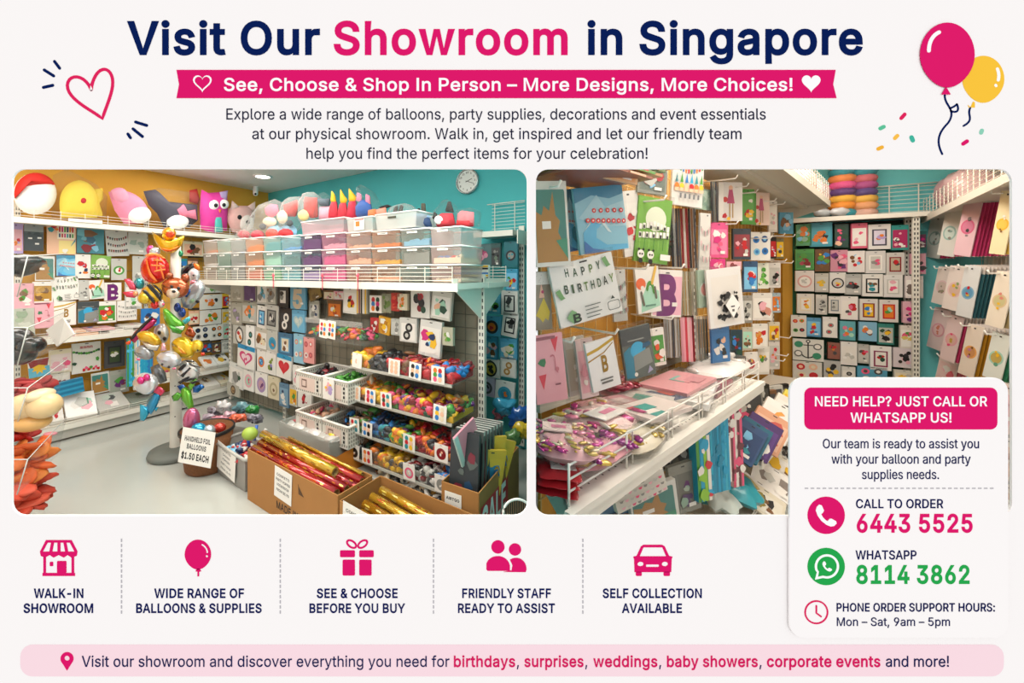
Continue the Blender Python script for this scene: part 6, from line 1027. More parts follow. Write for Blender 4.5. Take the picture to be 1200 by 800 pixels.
# heap of bagged balloons behind
gP = 'film bags piled behind the wicker basket'
rp = random.Random(4)
for px, py, Y, w, h, c, d in ((252, 482, 3.75, .16, .12, '#8f8792', 'grey'), (262, 477, 3.7, .15, .17, '#d9d3d2', 'silver white pointed'), (270, 488, 3.6, .14, .12, '#c9a0ae', 'dusty pink'), (284, 478, 3.7, .22, .13, '#5f8f98', 'slate teal'), (279, 489, 3.5, .18, .09, '#e26a4a', 'coral orange'), (296, 480, 3.6, .14, .11, '#2f8a3f', 'bright green'), (300, 490, 3.5, .16, .1, '#7a7682', 'dark mauve'), (246, 490, 3.6, .12, .12, '#b9a7b4', 'pale lilac'), (258, 491, 3.45, .16, .08, '#d98a9c', 'pink')):
    C = at(px, py, Y); q = MB().use(mat(c, .22, coat=.5)); q.puff(bag_pts(w, h, rp, 20, 2.2), .05, lambda u, v, dd: C+V(u, -dd-.25*v, v*.9), 5, True, .5, rp, .6); q.build('film_bag', label=f'{d} crinkled film bag in the pile behind the wicker basket', cat='bag', group=gP)
q = MB().use(mat('#a9a79f', .5)); q.box(at(275, 505, 3.62)-V(0, 0, .18), (.28, -.12, 0), (.06, .12, 0), (0, 0, .16)); q.build('grey_tub', label='low grey tub under the piled film bags', cat='tub')
# grey plastic bin with sign
bn = thing('plastic_bin', on_z(266, 560, 0), 'grey plastic bin of small red and white bags with paper sign', 'bin')
o0 = on_z(253, 555, 0); o1 = on_z(285, 578, 0); dv = (o1-o0); L = dv.length; dvn = dv.normalized(); nv = V(-dvn.y, dvn.x, 0); ctr = o0+dv*.5+nv*.12; bn.location = ctr
q = MB().use(film_mat('grey_plastic', '#9a9892', .72, .35)); hB = .25; wx, wy = L/2+.03, .12
B4 = [(-1, -1), (1, -1), (1, 1), (-1, 1)]; lo = [dvn*(a*wx*.88)+nv*(b*wy*.88)+V(0, 0, .004) for a, b in B4]; hi = [dvn*(a*wx)+nv*(b*wy)+V(0, 0, hB) for a, b in B4]
for k in range(4): q.quad(lo[k], lo[(k+1) % 4], hi[(k+1) % 4], hi[k])
q.quad(*lo); q.build('shell', bn)
q = MB().use(mat('#b5b3ac', .4))
for k in range(4): q.tube([hi[k], hi[(k+1) % 4]], .012, 8)
q.build('rim', bn)
paper(bn, 'paper_sign', ctr+V(0, 0, .165)-nv*.127-dvn*.03, (dvn.x, dvn.y), -6, .3, .22, [('ASSORTED', .55, .2, .02, 1.0), ('CANNON', .22, .2, .02, .8), ('POPPERS', -.1, .2, .02, .8), ('PARTY PACK', -.45, .2, .02, 1.1), ('FROM 12.90', -.8, .2, .02, 1.1)])
q = MB(); q.heap(rp, ctr+V(0, 0, .19), dvn*wx*.8, nv*wy*.8, 70, .04, [mat(c, .3, coat=.3) for c in ('r', 'w', 'w', '#c84a4a', 'B', 's')], .08); q.build('small_bags', None, 'jumble of small red and white bags in the grey plastic bin', 'bags', None, 'stuff')
q = MB().use(mat('#c9aaa6', .4)); q.box(ctr+V(0, 0, .1), dvn*wx*.8, nv*wy*.8, V(0, 0, .08)); q.build('pink_pouch', label='pale pink pouch showing through the side of the grey plastic bin', cat='pouch')
# cardboard boxes
CARD = mat('#a9763f', .8, noise=.08, scale=5); CARDI = mat('#94653a', .85, noise=.08, scale=5)
def carton(name, label, a, b, depth, h, side=None, flap=0):
    a, b = V(a[0], a[1], 0), V(b[0], b[1], 0); d = (b-a).normalized(); n = side or V(-d.y, d.x, 0); t = .006
    root = thing(name, a+(b-a)/2+n*depth/2, label, 'box', 'cardboard boxes on the floor'); o = root.location
    L = (b-a).length
    for nm, c, x, y in (('front_wall', a+(b-a)/2, (b-a)/2, n*t/2), ('back_wall', a+(b-a)/2+n*depth, (b-a)/2, n*t/2), ('side_wall', a+n*depth/2, d*t/2, n*depth/2), ('side_wall', b+n*depth/2, d*t/2, n*depth/2)):
        q = MB().use(CARD); q.box(c-o+V(0, 0, h/2+.002), x, y, V(0, 0, h/2)); q.build(nm, root)
    q = MB().use(CARDI); q.box(V(0, 0, .004), (b-a)/2, n*depth/2, V(0, 0, .003)); q.build('base', root)
    return root, d, n
h1 = .356; A1 = (-1.275, 2.74); B1_ = (-.50, 2.165)
c1, d1, n1 = carton('cardboard_box', 'long cardboard box of red and gold wrapping rolls with a white notice', A1, B1_, .27, h1)
a1 = V(A1[0], A1[1], 0)
paper(c1, 'paper_notice', a1+d1*.44+V(0, 0, .245)-n1*.0065, (d1.x, d1.y), -3, .19, .2, [('CONFETTI', .45, .22, .03, 1.5), ('PARTY POPPER', .12, .22, .03, 1.65), ('60CM/80CM', -.2, .22, .03, 1.4), ('FROM $3.90', -.55, .22, .03, 1.5)])
q = MB().use(mat('#2c2018', .7)); put_text(q, 'MADE IN CHINA', lambda x, y, d=0: a1-c1.location+d1*x+V(0, 0, y)-n1*(.0042+d), .36, .075, .062, .03, .44, 'l', 0, None, 1); q.build('printed_text', c1)
q = MB().use(mat('#5a3d22', .7)); q.poly([stroke([(.6, .3), (.6, .24), (.66, .24), (.6, .3)], .006)], lambda x, y, d=0: a1-c1.location+d1*x+V(0, 0, y)-n1*.0042); q.build('printed_mark', c1)
def roll(label, p, q_, r, base, spots, group, core='#a9824c'):
    root = thing('wrapping_roll', p, label, 'roll', group); ax = (q_-p).normalized(); u = ax.cross(V(0, 0, 1)).normalized(); w = u.cross(ax); rr = random.Random(len(label)); L = (q_-p).length
    m_ = MB().use(mat(base, .18, metal=.5, coat=.8)); m_.lathe((0, 0, 0), [(.0001, 0), (r*.8, 0), (r, 0), (r, L), (r*.8, L)], 20, (u, w, ax)); m_.smooth = True
    for _ in range(70):
        m_.use(mat(rr.choice(spots), .2, metal=.6, coat=.6)); t = rr.uniform(.02, .96)*L; a = rr.uniform(0, 6.28); da = rr.uniform(.2, .5); dl_ = rr.uniform(.02, .07)
        i = m_.add([ax*(t+dl_*x)+(u*math.cos(a+da*y)+w*math.sin(a+da*y))*(r*1.012) for x, y in ((0, .5), (.4, 0), (1, .3), (.8, 1), (.2, 1))]); m_.face((i, i+1, i+2, i+3, i+4))
    m_.build('paper', root)
    m_ = MB().use(mat(core, .7)); m_.lathe((0, 0, 0), [(r*.8, L), (r*.6, L+.001), (r*.58, L-.03), (r*.0001, L-.03)], 16, (u, w, ax)); m_.build('cardboard_core', root)
gR = 'wrapping rolls in the long box'
def rl(off0, z0, z1, s0, s1, r, base, spots, label): roll(label, a1+d1*s0+n1*off0+V(0, 0, z0), a1+d1*s1+n1*off0+V(0, 0, z1), r, base, spots, gR)
rl(.045, .345, .325, .0, .90, .03, '#b01a1c', ['#d9a02c', '#e2611f'], 'red roll with gold specks lying along the front edge of the long box')
rl(.105, .36, .33, -.02, .92, .027, '#a3161a', ['#e08a2c', '#c9a02c'], 'deep red roll with orange flames, second from the front of the long box')
rl(.135, .41, .375, -.03, .78, .033, '#c99a1f', ['#8a5a14', '#e6cf5a'], 'thick gold roll with brown leaf pattern lying on top in the long box')
rl(.165, .345, .32, .2, .95, .027, '#94141a', ['#d9a02c', '#b01a1c'], 'dark red roll under the thick gold one')
rl(.22, .36, .33, .06, .93, .026, '#b5201f', ['#e0b02c', '#e2611f'], 'red roll with gold stars at the back of the long box')
rl(.25, .385, .355, .12, .90, .012, '#c9981f', ['#8a5a14'], 'thin gold roll along the back edge of the long box')
A2 = (-.485, 2.15); B2 = (.19, 1.655)
h2 = .335; c2, d2, n2 = carton('cardboard_box', 'cardboard box of gold wrapping rolls at the bottom edge between the other boxes', A2, B2, .33, h2)
a2 = V(A2[0], A2[1], 0)
paper(c2, 'paper_notice', a2+d2*.13+V(0, 0, .25)-n2*.0065, (d2.x, d2.y), -2, .2, .2, [('CONFETTI', .5, .22, .03, 1.5), ('GUN', .15, .22, .03, .7), ('80CM', -.25, .22, .03, .8)])
gR = 'gold wrapping rolls in the low box'
for i, (o_, z, s0, s1, r) in enumerate(((.06, .27, .10, .6, .026), (.12, .285, .07, .62, .026), (.18, .30, .07, .62, .024), (.25, .31, .08, .62, .026))):
    roll(f'gold foil roll, {ORD[i]} from the front of the low cardboard box', a2+d2*s0+n2*o_+V(0, 0, z), a2+d2*s1+n2*o_+V(0, 0, z-.05), r, ('#c48f22', '#b9801c', '#cfa030', '#c99a2a')[i], ['#e6cf5a', '#b5421c', '#e9d98a'], gR)
# corner box with flat packs, SALE sign and white label
h3 = .42; p0 = on_z(518, 564, h3); p1 = on_z(561, 578, h3); p2 = on_z(620, 527, h3)
c3, d3b, n3b = carton('cardboard_box', 'tall cardboard box of upright flat packs with red SALE sign', (p0.x, p0.y), (p1.x, p1.y), (p2-p1).length, h3)
s3 = n3b
paper(c3, 'white_label', V((p0.x+p1.x)/2, (p0.y+p1.y)/2, .33)-n3b*.006-d3b*.04, (d3b.x, d3b.y), 0, .105, .1, [('AIRTQO', .15, .42, .05, 1.6), ('12', -.75, .3, .02, .3)])
b3p = V(p1.x, p1.y, 0)
q = MB().use(mat('#c42127', .5)); dd_ = d3b*.0045
def sf(x, y, d=0): return b3p-c3.location+s3*x+V(0, 0, y)+d3b*(.004+d)
q.poly([[(.02, .12), (.44, .12), (.44, .33), (.02, .33)]], sf, .001); q.use(mat('#f1efea', .5)); put_text(q, 'SALE', sf, .03, .155, .21, .05, .38, 'l', .002, None, 1); q.build('sale_sign', c3)
gF = 'flat packs standing in the tall box'
fps = [('#23282a', 'soot black'), ('#1f1f24', 'black'), ('#6f1f2a', 'dark red'), ('#24242a', 'charcoal'), ('#1f3a44', 'navy teal'), ('#303038', 'slate black'), ('#18181c', 'jet black'), ('#2c3f4a', 'blue grey')]
for i, (c, d) in enumerate(fps):
    s = .07+.05*i; C = b3p-d3b*.118+s3*s+V(0, 0, .38); w, h = .18, .62-.012*i
    if i == 0: pack_mesh(w, h, .022, 'full', ['#2a2f33', '#7a2434', '#1f3f5c', '#3a2a4c', '#56605c', '#8a7a3c'], random.Random(3)).build('flat_pack', None, 'dark colourful picture flat pack standing first from the front in the tall box', 'flat pack', gF, None, face_mat(C, (d3b.x, d3b.y), 2)@Matrix.Rotation(-.16, 4, 'X')); continue
    q = MB().use(card('#4f5552')); q.abox(-w/2, -.011, -h/2, w/2, .011, h/2); q.use(card(c)); q.abox(-w/2*.94, -.0125, -h/2*.97, w/2*.94, -.011, h/2*.8); q.use(card('l')); q.abox(-w/2-.001, -.009, h/2-.02, w/2+.001, .009, h/2+.002)
    rr = random.Random(i)
    q.use(card(('t', 'R', 'r', 'g', 'b', 's', 'G', 'w')[i])); q.abox(-w/2-.002, -.006, -h/2*.2, -w/2, .006, h/2*.6)
    q.build('flat_pack', None, f'{d} flat pack standing {ORD[i]} from the front in the tall box', 'flat pack', gF, None, face_mat(C, (d3b.x, d3b.y), 2)@Matrix.Rotation(-.16, 4, 'X'))
C = b3p-d3b*.12+s3*.05+V(0, 0, .64); q = MB().use(card('#d98f9e')); q.abox(-.09, -.006, -.11, .1, .006, .09); q.use(card('#b9d4cf')); q.abox(-.092, -.008, -.11, -.06, .004, .085); q.build('flat_pack', None, 'pink topped flat pack sticking out highest in the tall box', 'flat pack', gF, None, face_mat(C+s3*.05, (s3.x*.8+d3b.x*.2, s3.y*.8+d3b.y*.2), 22))
for i, (s, x, z, rl_, d) in enumerate(((.30, -.02, .47, 8, 'upright'), (.36, .0, .44, 20, 'tilted'), (.24, .0, .42, 12, 'front'))):
    C = b3p-d3b*(.05-x)+s3*s+V(0, 0, z); pack(G, (0, 0, 34, 52), 'card', ['#d8b13a', '#dcb63c', '#2a7fa8', '#b98a1f', '#1f5f8c'], f'{d} yellow and blue picture pack in the tall box', gF, Cfix=C, r=(.9, .43), t=.02, roll=-rl_, name='flat_pack')
gr = at(606, 601, 1.6); gw = thing('round_grille', V(gr.x, gr.y, 0), 'round dark wire grille with white rim at the lower right of the tall box', 'grille')
q = MB().use(mat('#e9e7e2', .3)); q.tube([V(.058*math.cos(6.283*k/28), 0, gr.z+.058*math.sin(6.283*k/28)) for k in range(29)], .005, 6, False); q.build('rim', gw)
q = MB().use(mat('#2a2420', .5)); q.lathe((0, .012, gr.z), [(.0001, 0), (.054, 0)], 24, (V(1, 0, 0), V(0, 0, 1), V(0, 1, 0))); q.use(mat('#8a6a48', .4))
for k in range(12): h_ = .052*math.sin(math.acos(-.92+.167*k)); q.tube([V(-.05+.0091*k, .004, gr.z-h_), V(-.05+.0091*k, .004, gr.z+h_)], .0016, 4)
q.build('wire_face', gw); q = MB().use(mat('#4a4a48', .5)); q.lathe((0, .02, 0), [(.07, 0), (.07, .012), (.012, .02), (.01, gr.z-.05), (.0001, gr.z-.05)], 20); q.build('stand', gw)
# bags behind the tall box
for px, py, Y, w, h, c, d in ((592, 476, 3.1, .2, .16, '#3a93b5', 'cyan blue'), (608, 488, 2.95, .17, .2, '#1f4f92', 'deep blue'), (612, 505, 2.9, .14, .16, '#c9ab2c', 'yellow'), (600, 512, 2.85, .14, .14, '#5a7f4a', 'green yellow'), (585, 484, 3.15, .12, .12, '#b7606e', 'pink red')):
    C = at(px, py, Y); q = MB().use(mat(c, .25, coat=.5)); q.puff(bag_pts(w, h, rp, 20, 2.2), .05, lambda u, v, dd: C+V(u, -dd-.2*v, v), 5, True, .5, rp, .25); q.build('film_bag', label=f'{d} film bag behind the tall box by the teal wall', cat='bag', group='film bags behind the tall box')
# orange bin and clear bin in front of the baskets
ob = thing('orange_bin', on_z(372, 545, 0), 'orange open front plastic bin of small packs', 'bin')
oa = V(-.97, 2.98, 0)+V(0, .12, 0); ORG = mat('#c9781c', .45); ob.location = oa
q = MB().use(ORG); dN, nN = d1, n1
prof = [(0, .30), (.5, .26), (.62, .16), (1, .15)]
for sd in (0, .36):
    pts = [dN*sd+nN*(.32-.32*s)+V(0, 0, z+.08) for s, z in prof]; bot = [dN*sd+nN*(.32-.32*s)+V(0, 0, .0) for s, z in prof]
    for k in range(3): q.quad(bot[k], bot[k+1], pts[k+1], pts[k])
q.quad(nN*.32, dN*.36+nN*.32, dN*.36+nN*.32+V(0, 0, .38), nN*.32+V(0, 0, .38)); q.quad(V(0, 0, 0), dN*.36, dN*.36+V(0, 0, .23), V(0, 0, .23)); q.quad(V(0, 0, .01), dN*.36+V(0, 0, .01), dN*.36+nN*.32+V(0, 0, .01), nN*.32+V(0, 0, .01)); q.build('shell', ob)
for k, (c, d) in enumerate((('#3f9fae', 'teal'), ('#c8474a', 'red'), ('#e6e2da', 'white'), ('#d9c23c', 'yellow'), ('#4a8f4a', 'green'), ('#cfccc6', 'silver grey'))):
    C = oa+dN*(.06+.05*k)+nN*(.1+.03*(k % 3))+V(0, 0, .26+.015*k); q = MB().use(mat(c, .3, coat=.4)); q.puff(bag_pts(.12, .1, rp, 16, 2.4), .025, lambda u, v, dd: C+dN*u-nN*(dd+.3*v)+V(0, 0, v*.8), 4, True, .5, rp, .2); q.build('small_pack', label=f'{d} small pack lying in the orange bin', cat='pack', group='small packs in the orange bin')
ct = V(-1.32, 3.2, 0); q = MB().use(film_mat('clear_tub', '#c4c4bc', .4, .25))
tubc = ct+d1*.3+n1*.12
q.box(tubc+V(0, 0, .17), d1*.33, n1*.003, V(0, 0, .17)); q.box(tubc+n1*.3+V(0, 0, .17), d1*.33, n1*.003, V(0, 0, .17))
for s in (-.33, .33): q.box(tubc+d1*s+n1*.15+V(0, 0, .17), d1*.003, n1*.15, V(0, 0, .17))
q.build('clear_tub', label='long clear plastic tub of grey film packs behind the wrapping rolls', cat='tub')
for k in range(6):
    C = tubc+d1*(-.26+.105*k)+n1*.12+V(0, 0, .3+.012*(k % 2)); c = ('#b9b7b0', '#c6c3bd', '#aaa8a2', '#cdc6c2', '#b3b0aa', '#c2bdb8')[k]; q = MB().use(mat(c, .2, coat=.5)); q.puff(bag_pts(.16, .2, rp, 18, 2.6), .025, lambda u, v, dd: C+d1*u+n1*v*.9+V(0, 0, dd+.1*v), 4, True, .5, rp, .25)
    q.use(mat('#a83a48', .4)); q.poly([[(-.03, -.02), (.03, -.03), (.035, .0), (-.02, .015)]], lambda u, v, d=0: C+d1*u+n1*v+V(0, 0, .028)); q.build('film_pack', label=f'grey film pack with small red mark, {ORD[k]} along the clear tub', cat='pack', group='film packs in the clear tub')
for i, (px, py, c, d) in enumerate(((292, 515, '#1f4fae', 'blue'), (298, 508, '#2a5fb8', 'long blue'), (303, 512, '#d8d6d0', 'white'))):
    a = at(px, py+8, 3.05); b = at(px-3+6*i, py-10, 3.1); q = MB().use(mat(c, .35)); q.tube([a, b], .012, 8); q.build('balloon_stick', label=f'{d} plastic stick poking up between the grey bin and the long box', cat='stick', group='plastic sticks by the grey bin')
ball('lime_pouch', 'lime green and cream pouch at the left end of the long box', at(293, 508, 2.95), .06, .05, .05, mat('#9fb84a', .4), None, None, 'pouch')
# ---- clear display stand with fabric flowers at the near left
ds = thing('clear_display_stand', V(-2.32, 2.3, 0), 'tall clear acrylic display with slanted trays at the left edge of the opening', 'display stand')
dsx, dsy = -2.32, 2.3
for k, z in enumerate((.42, .80, 1.12, 1.5)):
    q = MB().use(ACRYL); b = [V(-.3, -.2, z-.02), V(.08, -.2, z-.02), V(-.1, .22, z), V(-.45, .22, z)]; t = [V(-.32, -.26, z+.2), V(.2, -.26, z+.2), V(-.06, .24, z+.24), V(-.45, .24, z+.24)]
    for j in range(4): q.quad(b[j], b[(j+1) % 4], t[(j+1) % 4], t[j])
    q.quad(*b); o_ = q.build('slanted_tray', ds); q = MB().use(mat('#d9dbd6', .15, spec=.8))
    q.tube([b[1], t[1]], .003, 5); q.tube([t[0], t[1], t[2]], .003, 5); q.build('tray_edge', o_)
q = MB().use(ACRYL); q.abox(-.5, .2, 0, -.42, .206, 1.75); q.build('back_post', ds)
def petal_heap(name, label, px, py, Y, w, h, cols, n, size, seed, group, kind=None):
    rr = random.Random(seed); C = at(px, py, Y); q = MB()
    for _ in range(n):
        q.use(mat(rr.choice(cols), .65, noise=.1, scale=40)); R = Matrix.Rotation(rr.uniform(0, 6.28), 3, 'Z')@Matrix.Rotation(rr.uniform(-1.2, 1.2), 3, 'X')
        q.ell(C+V(rr.uniform(-w, w), rr.uniform(-.1, .1), rr.uniform(-h, h)), size*rr.uniform(.7, 1.2), size*.7, size*.28, R, 10, 6, .12, rr)
    q.build(name, label=label, cat='fabric flowers' if kind else 'balloon', group=group, kind=kind)
petal_heap('fabric_petals', 'orange ruffled fabric petals in the second lowest tray of the clear display', 22, 540, 2.3, .1, .08, ['#e0702c', '#d9612a', '#e6853c'], 46, .075, 1, 'petals in the clear display', 'stuff')
petal_heap('fabric_petals', 'red orange ruffled fabric petals in the lowest tray of the clear display', 24, 580, 2.28, .1, .08, ['#c8432a', '#b93a26', '#d1533a'], 46, .08, 2, 'petals in the clear display', 'stuff')
petal_heap('fabric_petals', 'dark red fabric petals above the cream balloons of the clear display', 20, 458, 2.32, .11, .045, ['#9f2a2c', '#b03234', '#8a2024'], 34, .065, 3, 'petals in the clear display', 'stuff')
petal_heap('fabric_petals', 'bright red fabric petals below the cream balloons of the clear display', 18, 503, 2.4, .06, .07, ['#c02a24', '#a82420'], 22, .06, 4, 'petals in the clear display', 'stuff')
gC = 'cream balloons in the clear display'
for px, py, rx, rz, c, d in ((30, 477, .095, .075, '#e3c79a', 'largest cream balloon, lying at the left of the clear display'), (52, 475, .08, .07, '#dfc08f', 'cream balloon lying right of the largest one in the clear display'), (47, 463, .05, .035, '#e6cda6', 'small cream balloon on top of the other cream ones'), (36, 494, .1, .05, '#d8a562', 'tan lower balloon under the cream ones in the clear display'), (24, 489, .05, .035, '#d38a2c', 'small amber balloon at the edge of the clear display')):
    ball('round_balloon', d, at(px, py, 2.16), rx, .08, rz, mat(c, .35, coat=.2), gC)
px2 = at(30, 312, 2.3)
q = MB().use(mat('#161618', .3, coat=.5)); rr = random.Random(8); q.puff([(8, 300), (26, 297), (44, 300), (50, 305), (44, 309), (36, 314), (32, 322), (24, 325), (8, 322)], .08, lambda u, v, d: at(u, v, 2.3)-V(0, d, 0), 5, True, .5, rr, .3); q.build('foil_balloon', label='big crumpled black foil balloon high in the clear display', cat='balloon', group='black balloons in the clear display')
for px, py, r, d in ((20, 398, .09, 'left'), (37, 404, .065, 'right'), (24, 415, .08, 'lower')):
    ball('foil_balloon', f'{d} black glossy balloon of the cluster in the middle of the clear display', at(px, py, 2.28), r, .07, r*.8, mat('#17181a', .25, coat=.5), 'black balloons in the clear display')
q = MB().use(mat('#ece8df', .6)); C = at(71, 389, 2.55); q.box(C, V(.075, 0, .055)*.75, V(0, .006, 0), V(-.04, 0, .06)*.9); q.build('blank_tag', label='blank white card tag held out on a clear arm in front of the middle shelf', cat='tag')
q = MB().use(ACRYL); q.tube([at(66, 397, 2.55), at(45, 425, 2.5)], .01, 6); q.build('clear_arm', ds, mw=Matrix.Translation(-ds.location))
q = MB().use(mat('#e58f9c', .4)); q.ell(on_z(59, 508, .175), .06, .035, .015); q.build('pink_clip', label='small pink clip lying on the front edge of the base shelf', cat='clip')
# =====================================================================  right opening: the narrow aisle of packets
RL = Plane((.498, 1.75), (.788, .616), (.616, -.788))       # left wall
RB = Plane((4.5, 4.88), (.857, -.514), (-.514, -.857))      # back wall
pA = V(3.58, 2.36, 0); pB = V(5.66, 4.43, 0); _d = (pB-pA).normalized()
RR = Plane((pA.x+_d.y*.42, pA.y-_d.x*.42), (_d.x, _d.y), (-_d.y, _d.x))   # right wall (front edge of its shelf passes pA, pB)
CZ2 = 3.05
wall_on('wall_aisle', RL, .03, 5.1, 0, CZ2, mat('#b9852c', .8, noise=.06, scale=1.5), 'ochre wall behind the packets', .012)
wall_on('wall_end', RB, -.35, 2.2, 0, CZ2, mat('#74d6dc', .8, noise=.03, scale=1.5), 'turquoise end wall of the aisle')
wall_on('wall_right', RR, -.6, 3.6, 0, CZ2, mat('#cfcabd', .8, noise=.03), 'off white wall behind the pink cards')
q = MB().use(mat('#f0eee9', .9)); q.abox(.28, BD+.02, CZ2, 8, 7, CZ2+.05); q.build('ceiling', label='off white ceiling above the aisle', kind='structure')
g0 = RB.hit(914.5, 330, .12); g1 = RB.hit(926, 330, .12); g2 = RB.hit(931, 330, .11)
q = MB().use(mat('#c8952f', .7, noise=.05, scale=3)); q.box(V((g0.x+g1.x)/2, (g0.y+g1.y)/2, 1.13), V(g1.x-g0.x, g1.y-g0.y, 0)/2, V(0, .03, 0), V(0, 0, 1.13)); q.use(mat('#2f6b4c', .7)); q.box(V((g1.x+g2.x)/2, (g1.y+g2.y)/2, 1.13), V(g2.x-g1.x, g2.y-g1.y, 0)/2, V(0, .034, 0), V(0, 0, 1.13))
q.build('pillar', label='narrow yellow and green painted strip in the corner of the aisle', kind='structure')
dA, nA = V(RL.d.x, RL.d.y, 0), V(RL.n.x, RL.n.y, 0)
ar = thing0('aisle_shelving', 'white shelving unit with hooks along the ochre wall of the aisle', 'shelving')
def tRL(px, off): return RL.t_of(px, off)
zS = .95; ts0, ts1 = tRL(668, .49), tRL(895, .49)
q = MB().use(mat('#e9e6dd', .35, spec=.5)); tw0 = tRL(634, .03)
cr_ = [RL.pt(tw0, .03, zS), RL.pt(ts0, .49, zS), RL.pt(ts1, .49, zS), RL.pt(ts1, .03, zS)]; dz_ = V(0, 0, .03)
q.quad(*cr_); q.quad(*[p-dz_ for p in cr_])
for k in range(4): q.quad(cr_[k], cr_[(k+1) % 4], cr_[(k+1) % 4]-dz_, cr_[k]-dz_)
q.box(RL.pt((ts0+ts1)/2, .485, zS-.03), dA*(ts1-ts0)/2, nA*.006, V(0, 0, .03)); q.box(RL.pt((ts0+ts1)/2, .485, zS-.012), dA*(ts1-ts0)/2, nA*.012, V(0, 0, .012))
q.use(mat('#55524a', .6))
for k in range(46): q.lathe(RL.pt(ts0+.1+(ts1-ts0-.2)*k/45, .44, zS+.0006), [(.0001, 0), (.004, 0), (.004, .0002)], 6)
a = cr_[0]; b = cr_[1]; i = q.add([a, b, b-V(0, 0, .06), a-V(0, 0, .3), a+dA*.006, b+dA*.006, b+dA*.006-V(0, 0, .06), a+dA*.006-V(0, 0, .3)]); q.use(METAL)
for f in ((0, 1, 2, 3), (7, 6, 5, 4), (0, 3, 7, 4), (3, 2, 6, 7)): q.face(tuple(i+j for j in f))
sh = q.build('middle_shelf', ar)
q = MB().use(mat('#ebe8e0', .35)); fz = .12
for k, z in enumerate((.04, .075, .115)): q.tube([RL.pt(ts0+.03, .468, zS+z), RL.pt(ts1-.02, .468, zS+z)], .0032, 6)
for k in range(7):
    t = ts0+.03+(ts1-ts0-.05)*k/6; q.tube([RL.pt(t, .468, zS), RL.pt(t, .468, zS+fz)], .0036, 6)
    if 0 < k < 6: q.tube([RL.pt(t+.045, .468, zS), RL.pt(t+.045, .468, zS+fz), RL.pt(t, .468, zS+fz)], .003, 6)
q.build('wire_fence', sh)
zO = 2.385; to0, to1 = tRL(835, .2), tRL(973, .5)
q = MB().use(mat('#cdc8ba', .5)); shelf_board(q, RL, to0, to1, .03, .5, zO, .03, .06); q.box(RL.pt((to0+to1)/2, .3, zO-.045), dA*(to1-to0)/2, nA*.03, V(0, 0, .015)); oh = q.build('overhead_shelf', ar)
q = MB().use(METAL); wire_fence(q, RL.pt, to0, to1, zO, .2, .485, 7, .12, .003); q.build('wire_fence', oh)
q = MB().use(mat('#cdc8ba', .5)); a, b, c, e = RL.pt(to1, .03, zO), RL.pt(to1, .5, zO), RL.pt(to1, .5, zO-.06), RL.pt(to1, .03, zO-.22); k = dA*.004; i = q.add([a-k, b-k, c-k, e-k, a+k, b+k, c+k, e+k])
for f in ((0, 1, 2, 3), (7, 6, 5, 4), (0, 4, 5, 1), (1, 5, 6, 2), (2, 6, 7, 3), (3, 7, 4, 0)): q.face(tuple(i+j for j in f))
q.build('end_bracket', ar)
tl0 = tRL(893, .49)
for nm, z, a_, b_2 in (('lower_shelf', .47, tl0, 4.3), ('base_shelf', .14, tRL(700, .49), 4.3)):
    q = MB().use(METAL); shelf_board(q, RL, a_, b_2, .03, .49, z, .03, .05); s_ = q.build(nm, ar); q = MB().use(METAL); wire_fence(q, RL.pt, a_+.02, b_2-.02, z, .07, .475, 3, .2, .003); q.build('wire_fence', s_)
q = MB().use(METALD); q.box(RL.pt(2.2, .4, .07), dA*2.1, nA*.01, V(0, 0, .05)); q.build('plinth', ar)
for px in (812, 905): q = MB(); upright(q, RL, tRL(px, .03), .03, .02, zO, .05); q.build('upright', ar)
q = MB().use(mat('#d9b878', .5))
for k in range(34): q.tube([RL.pt(.02+.12*k, .014, .2), RL.pt(.02+.12*k, .014, zO)], .003, 5)
for k in range(15): q.tube([RL.pt(.0, .017, .3+.14*k), RL.pt(4.4, .017, .3+.14*k)], .003, 5)
q.build('wire_grid', ar)
q = MB().use(mat('#c9c5b8', .5)); q.box(RL.pt(1.1, .012, zS+.045), dA*1.1, nA*.01, V(0, 0, .02)); q.build('back_rail', ar)
def hook(px, py, off, L=.2, side=None, r=.005):
    L = .09 if px < 700 else L
    p = RL.hit(px, py, off); a = V(p.x, p.y, p.z)-nA*L+V(0, 0, .01); q = MB().use(mat('#efede6', .3)); q.tube([a, p, p+V(0, 0, .022)+nA*.012], r, 6); q.build('hook', ar)
for px, py in ((654, 219), (778, 234), (707, 313), (670, 401), (721, 391), (757, 315), (799, 314), (787, 374), (862, 209), (875, 218), (886, 225), (908, 235), (918, 239), (863, 262), (903, 279), (918, 276), (930, 277), (920, 306), (928, 308), (925, 396), (922, 417), (918, 423)): hook(px, py, .3)
R1 = (.97, .24); R2 = (.93, .06)
place = 'on the ochre aisle wall'
grp = 'large packets on the near part of the aisle wall'
def big(box, st, c, label, roll=0, off=.2, r=R1, sl=True, t=.012, **k): return pack(RL, box, st, c, label, grp, off=off, r=r, t=t, roll=roll, sleeve=sl, **k)
big((624, 213, 664, 312), 'beak', ['#d6d6cf'], 'teal packet with tan animal picture and white price sticker beside the wave packets', 4, .26)
big((656, 222, 684, 294), 'wave', ['#3f8aa4'], 'second blue wave packet mostly hidden behind the front one', 9, .16)
big((674, 219, 731, 295), 'wave', ['#8fc9de'], 'large blue sea wave packet with red lettered discs', 8, .26)
big((726, 224, 749, 300), 'card', ['#dedad4', '#e2dfd9', 'r', '#b8343c', '#e2dfd9', 'r'], 'white packet with red sketches right of the wave packet', 8, .16)
big((744, 232, 783, 308), 'panda', ['#6fa83c'], 'green bamboo panda bunting packet', -6, .22)
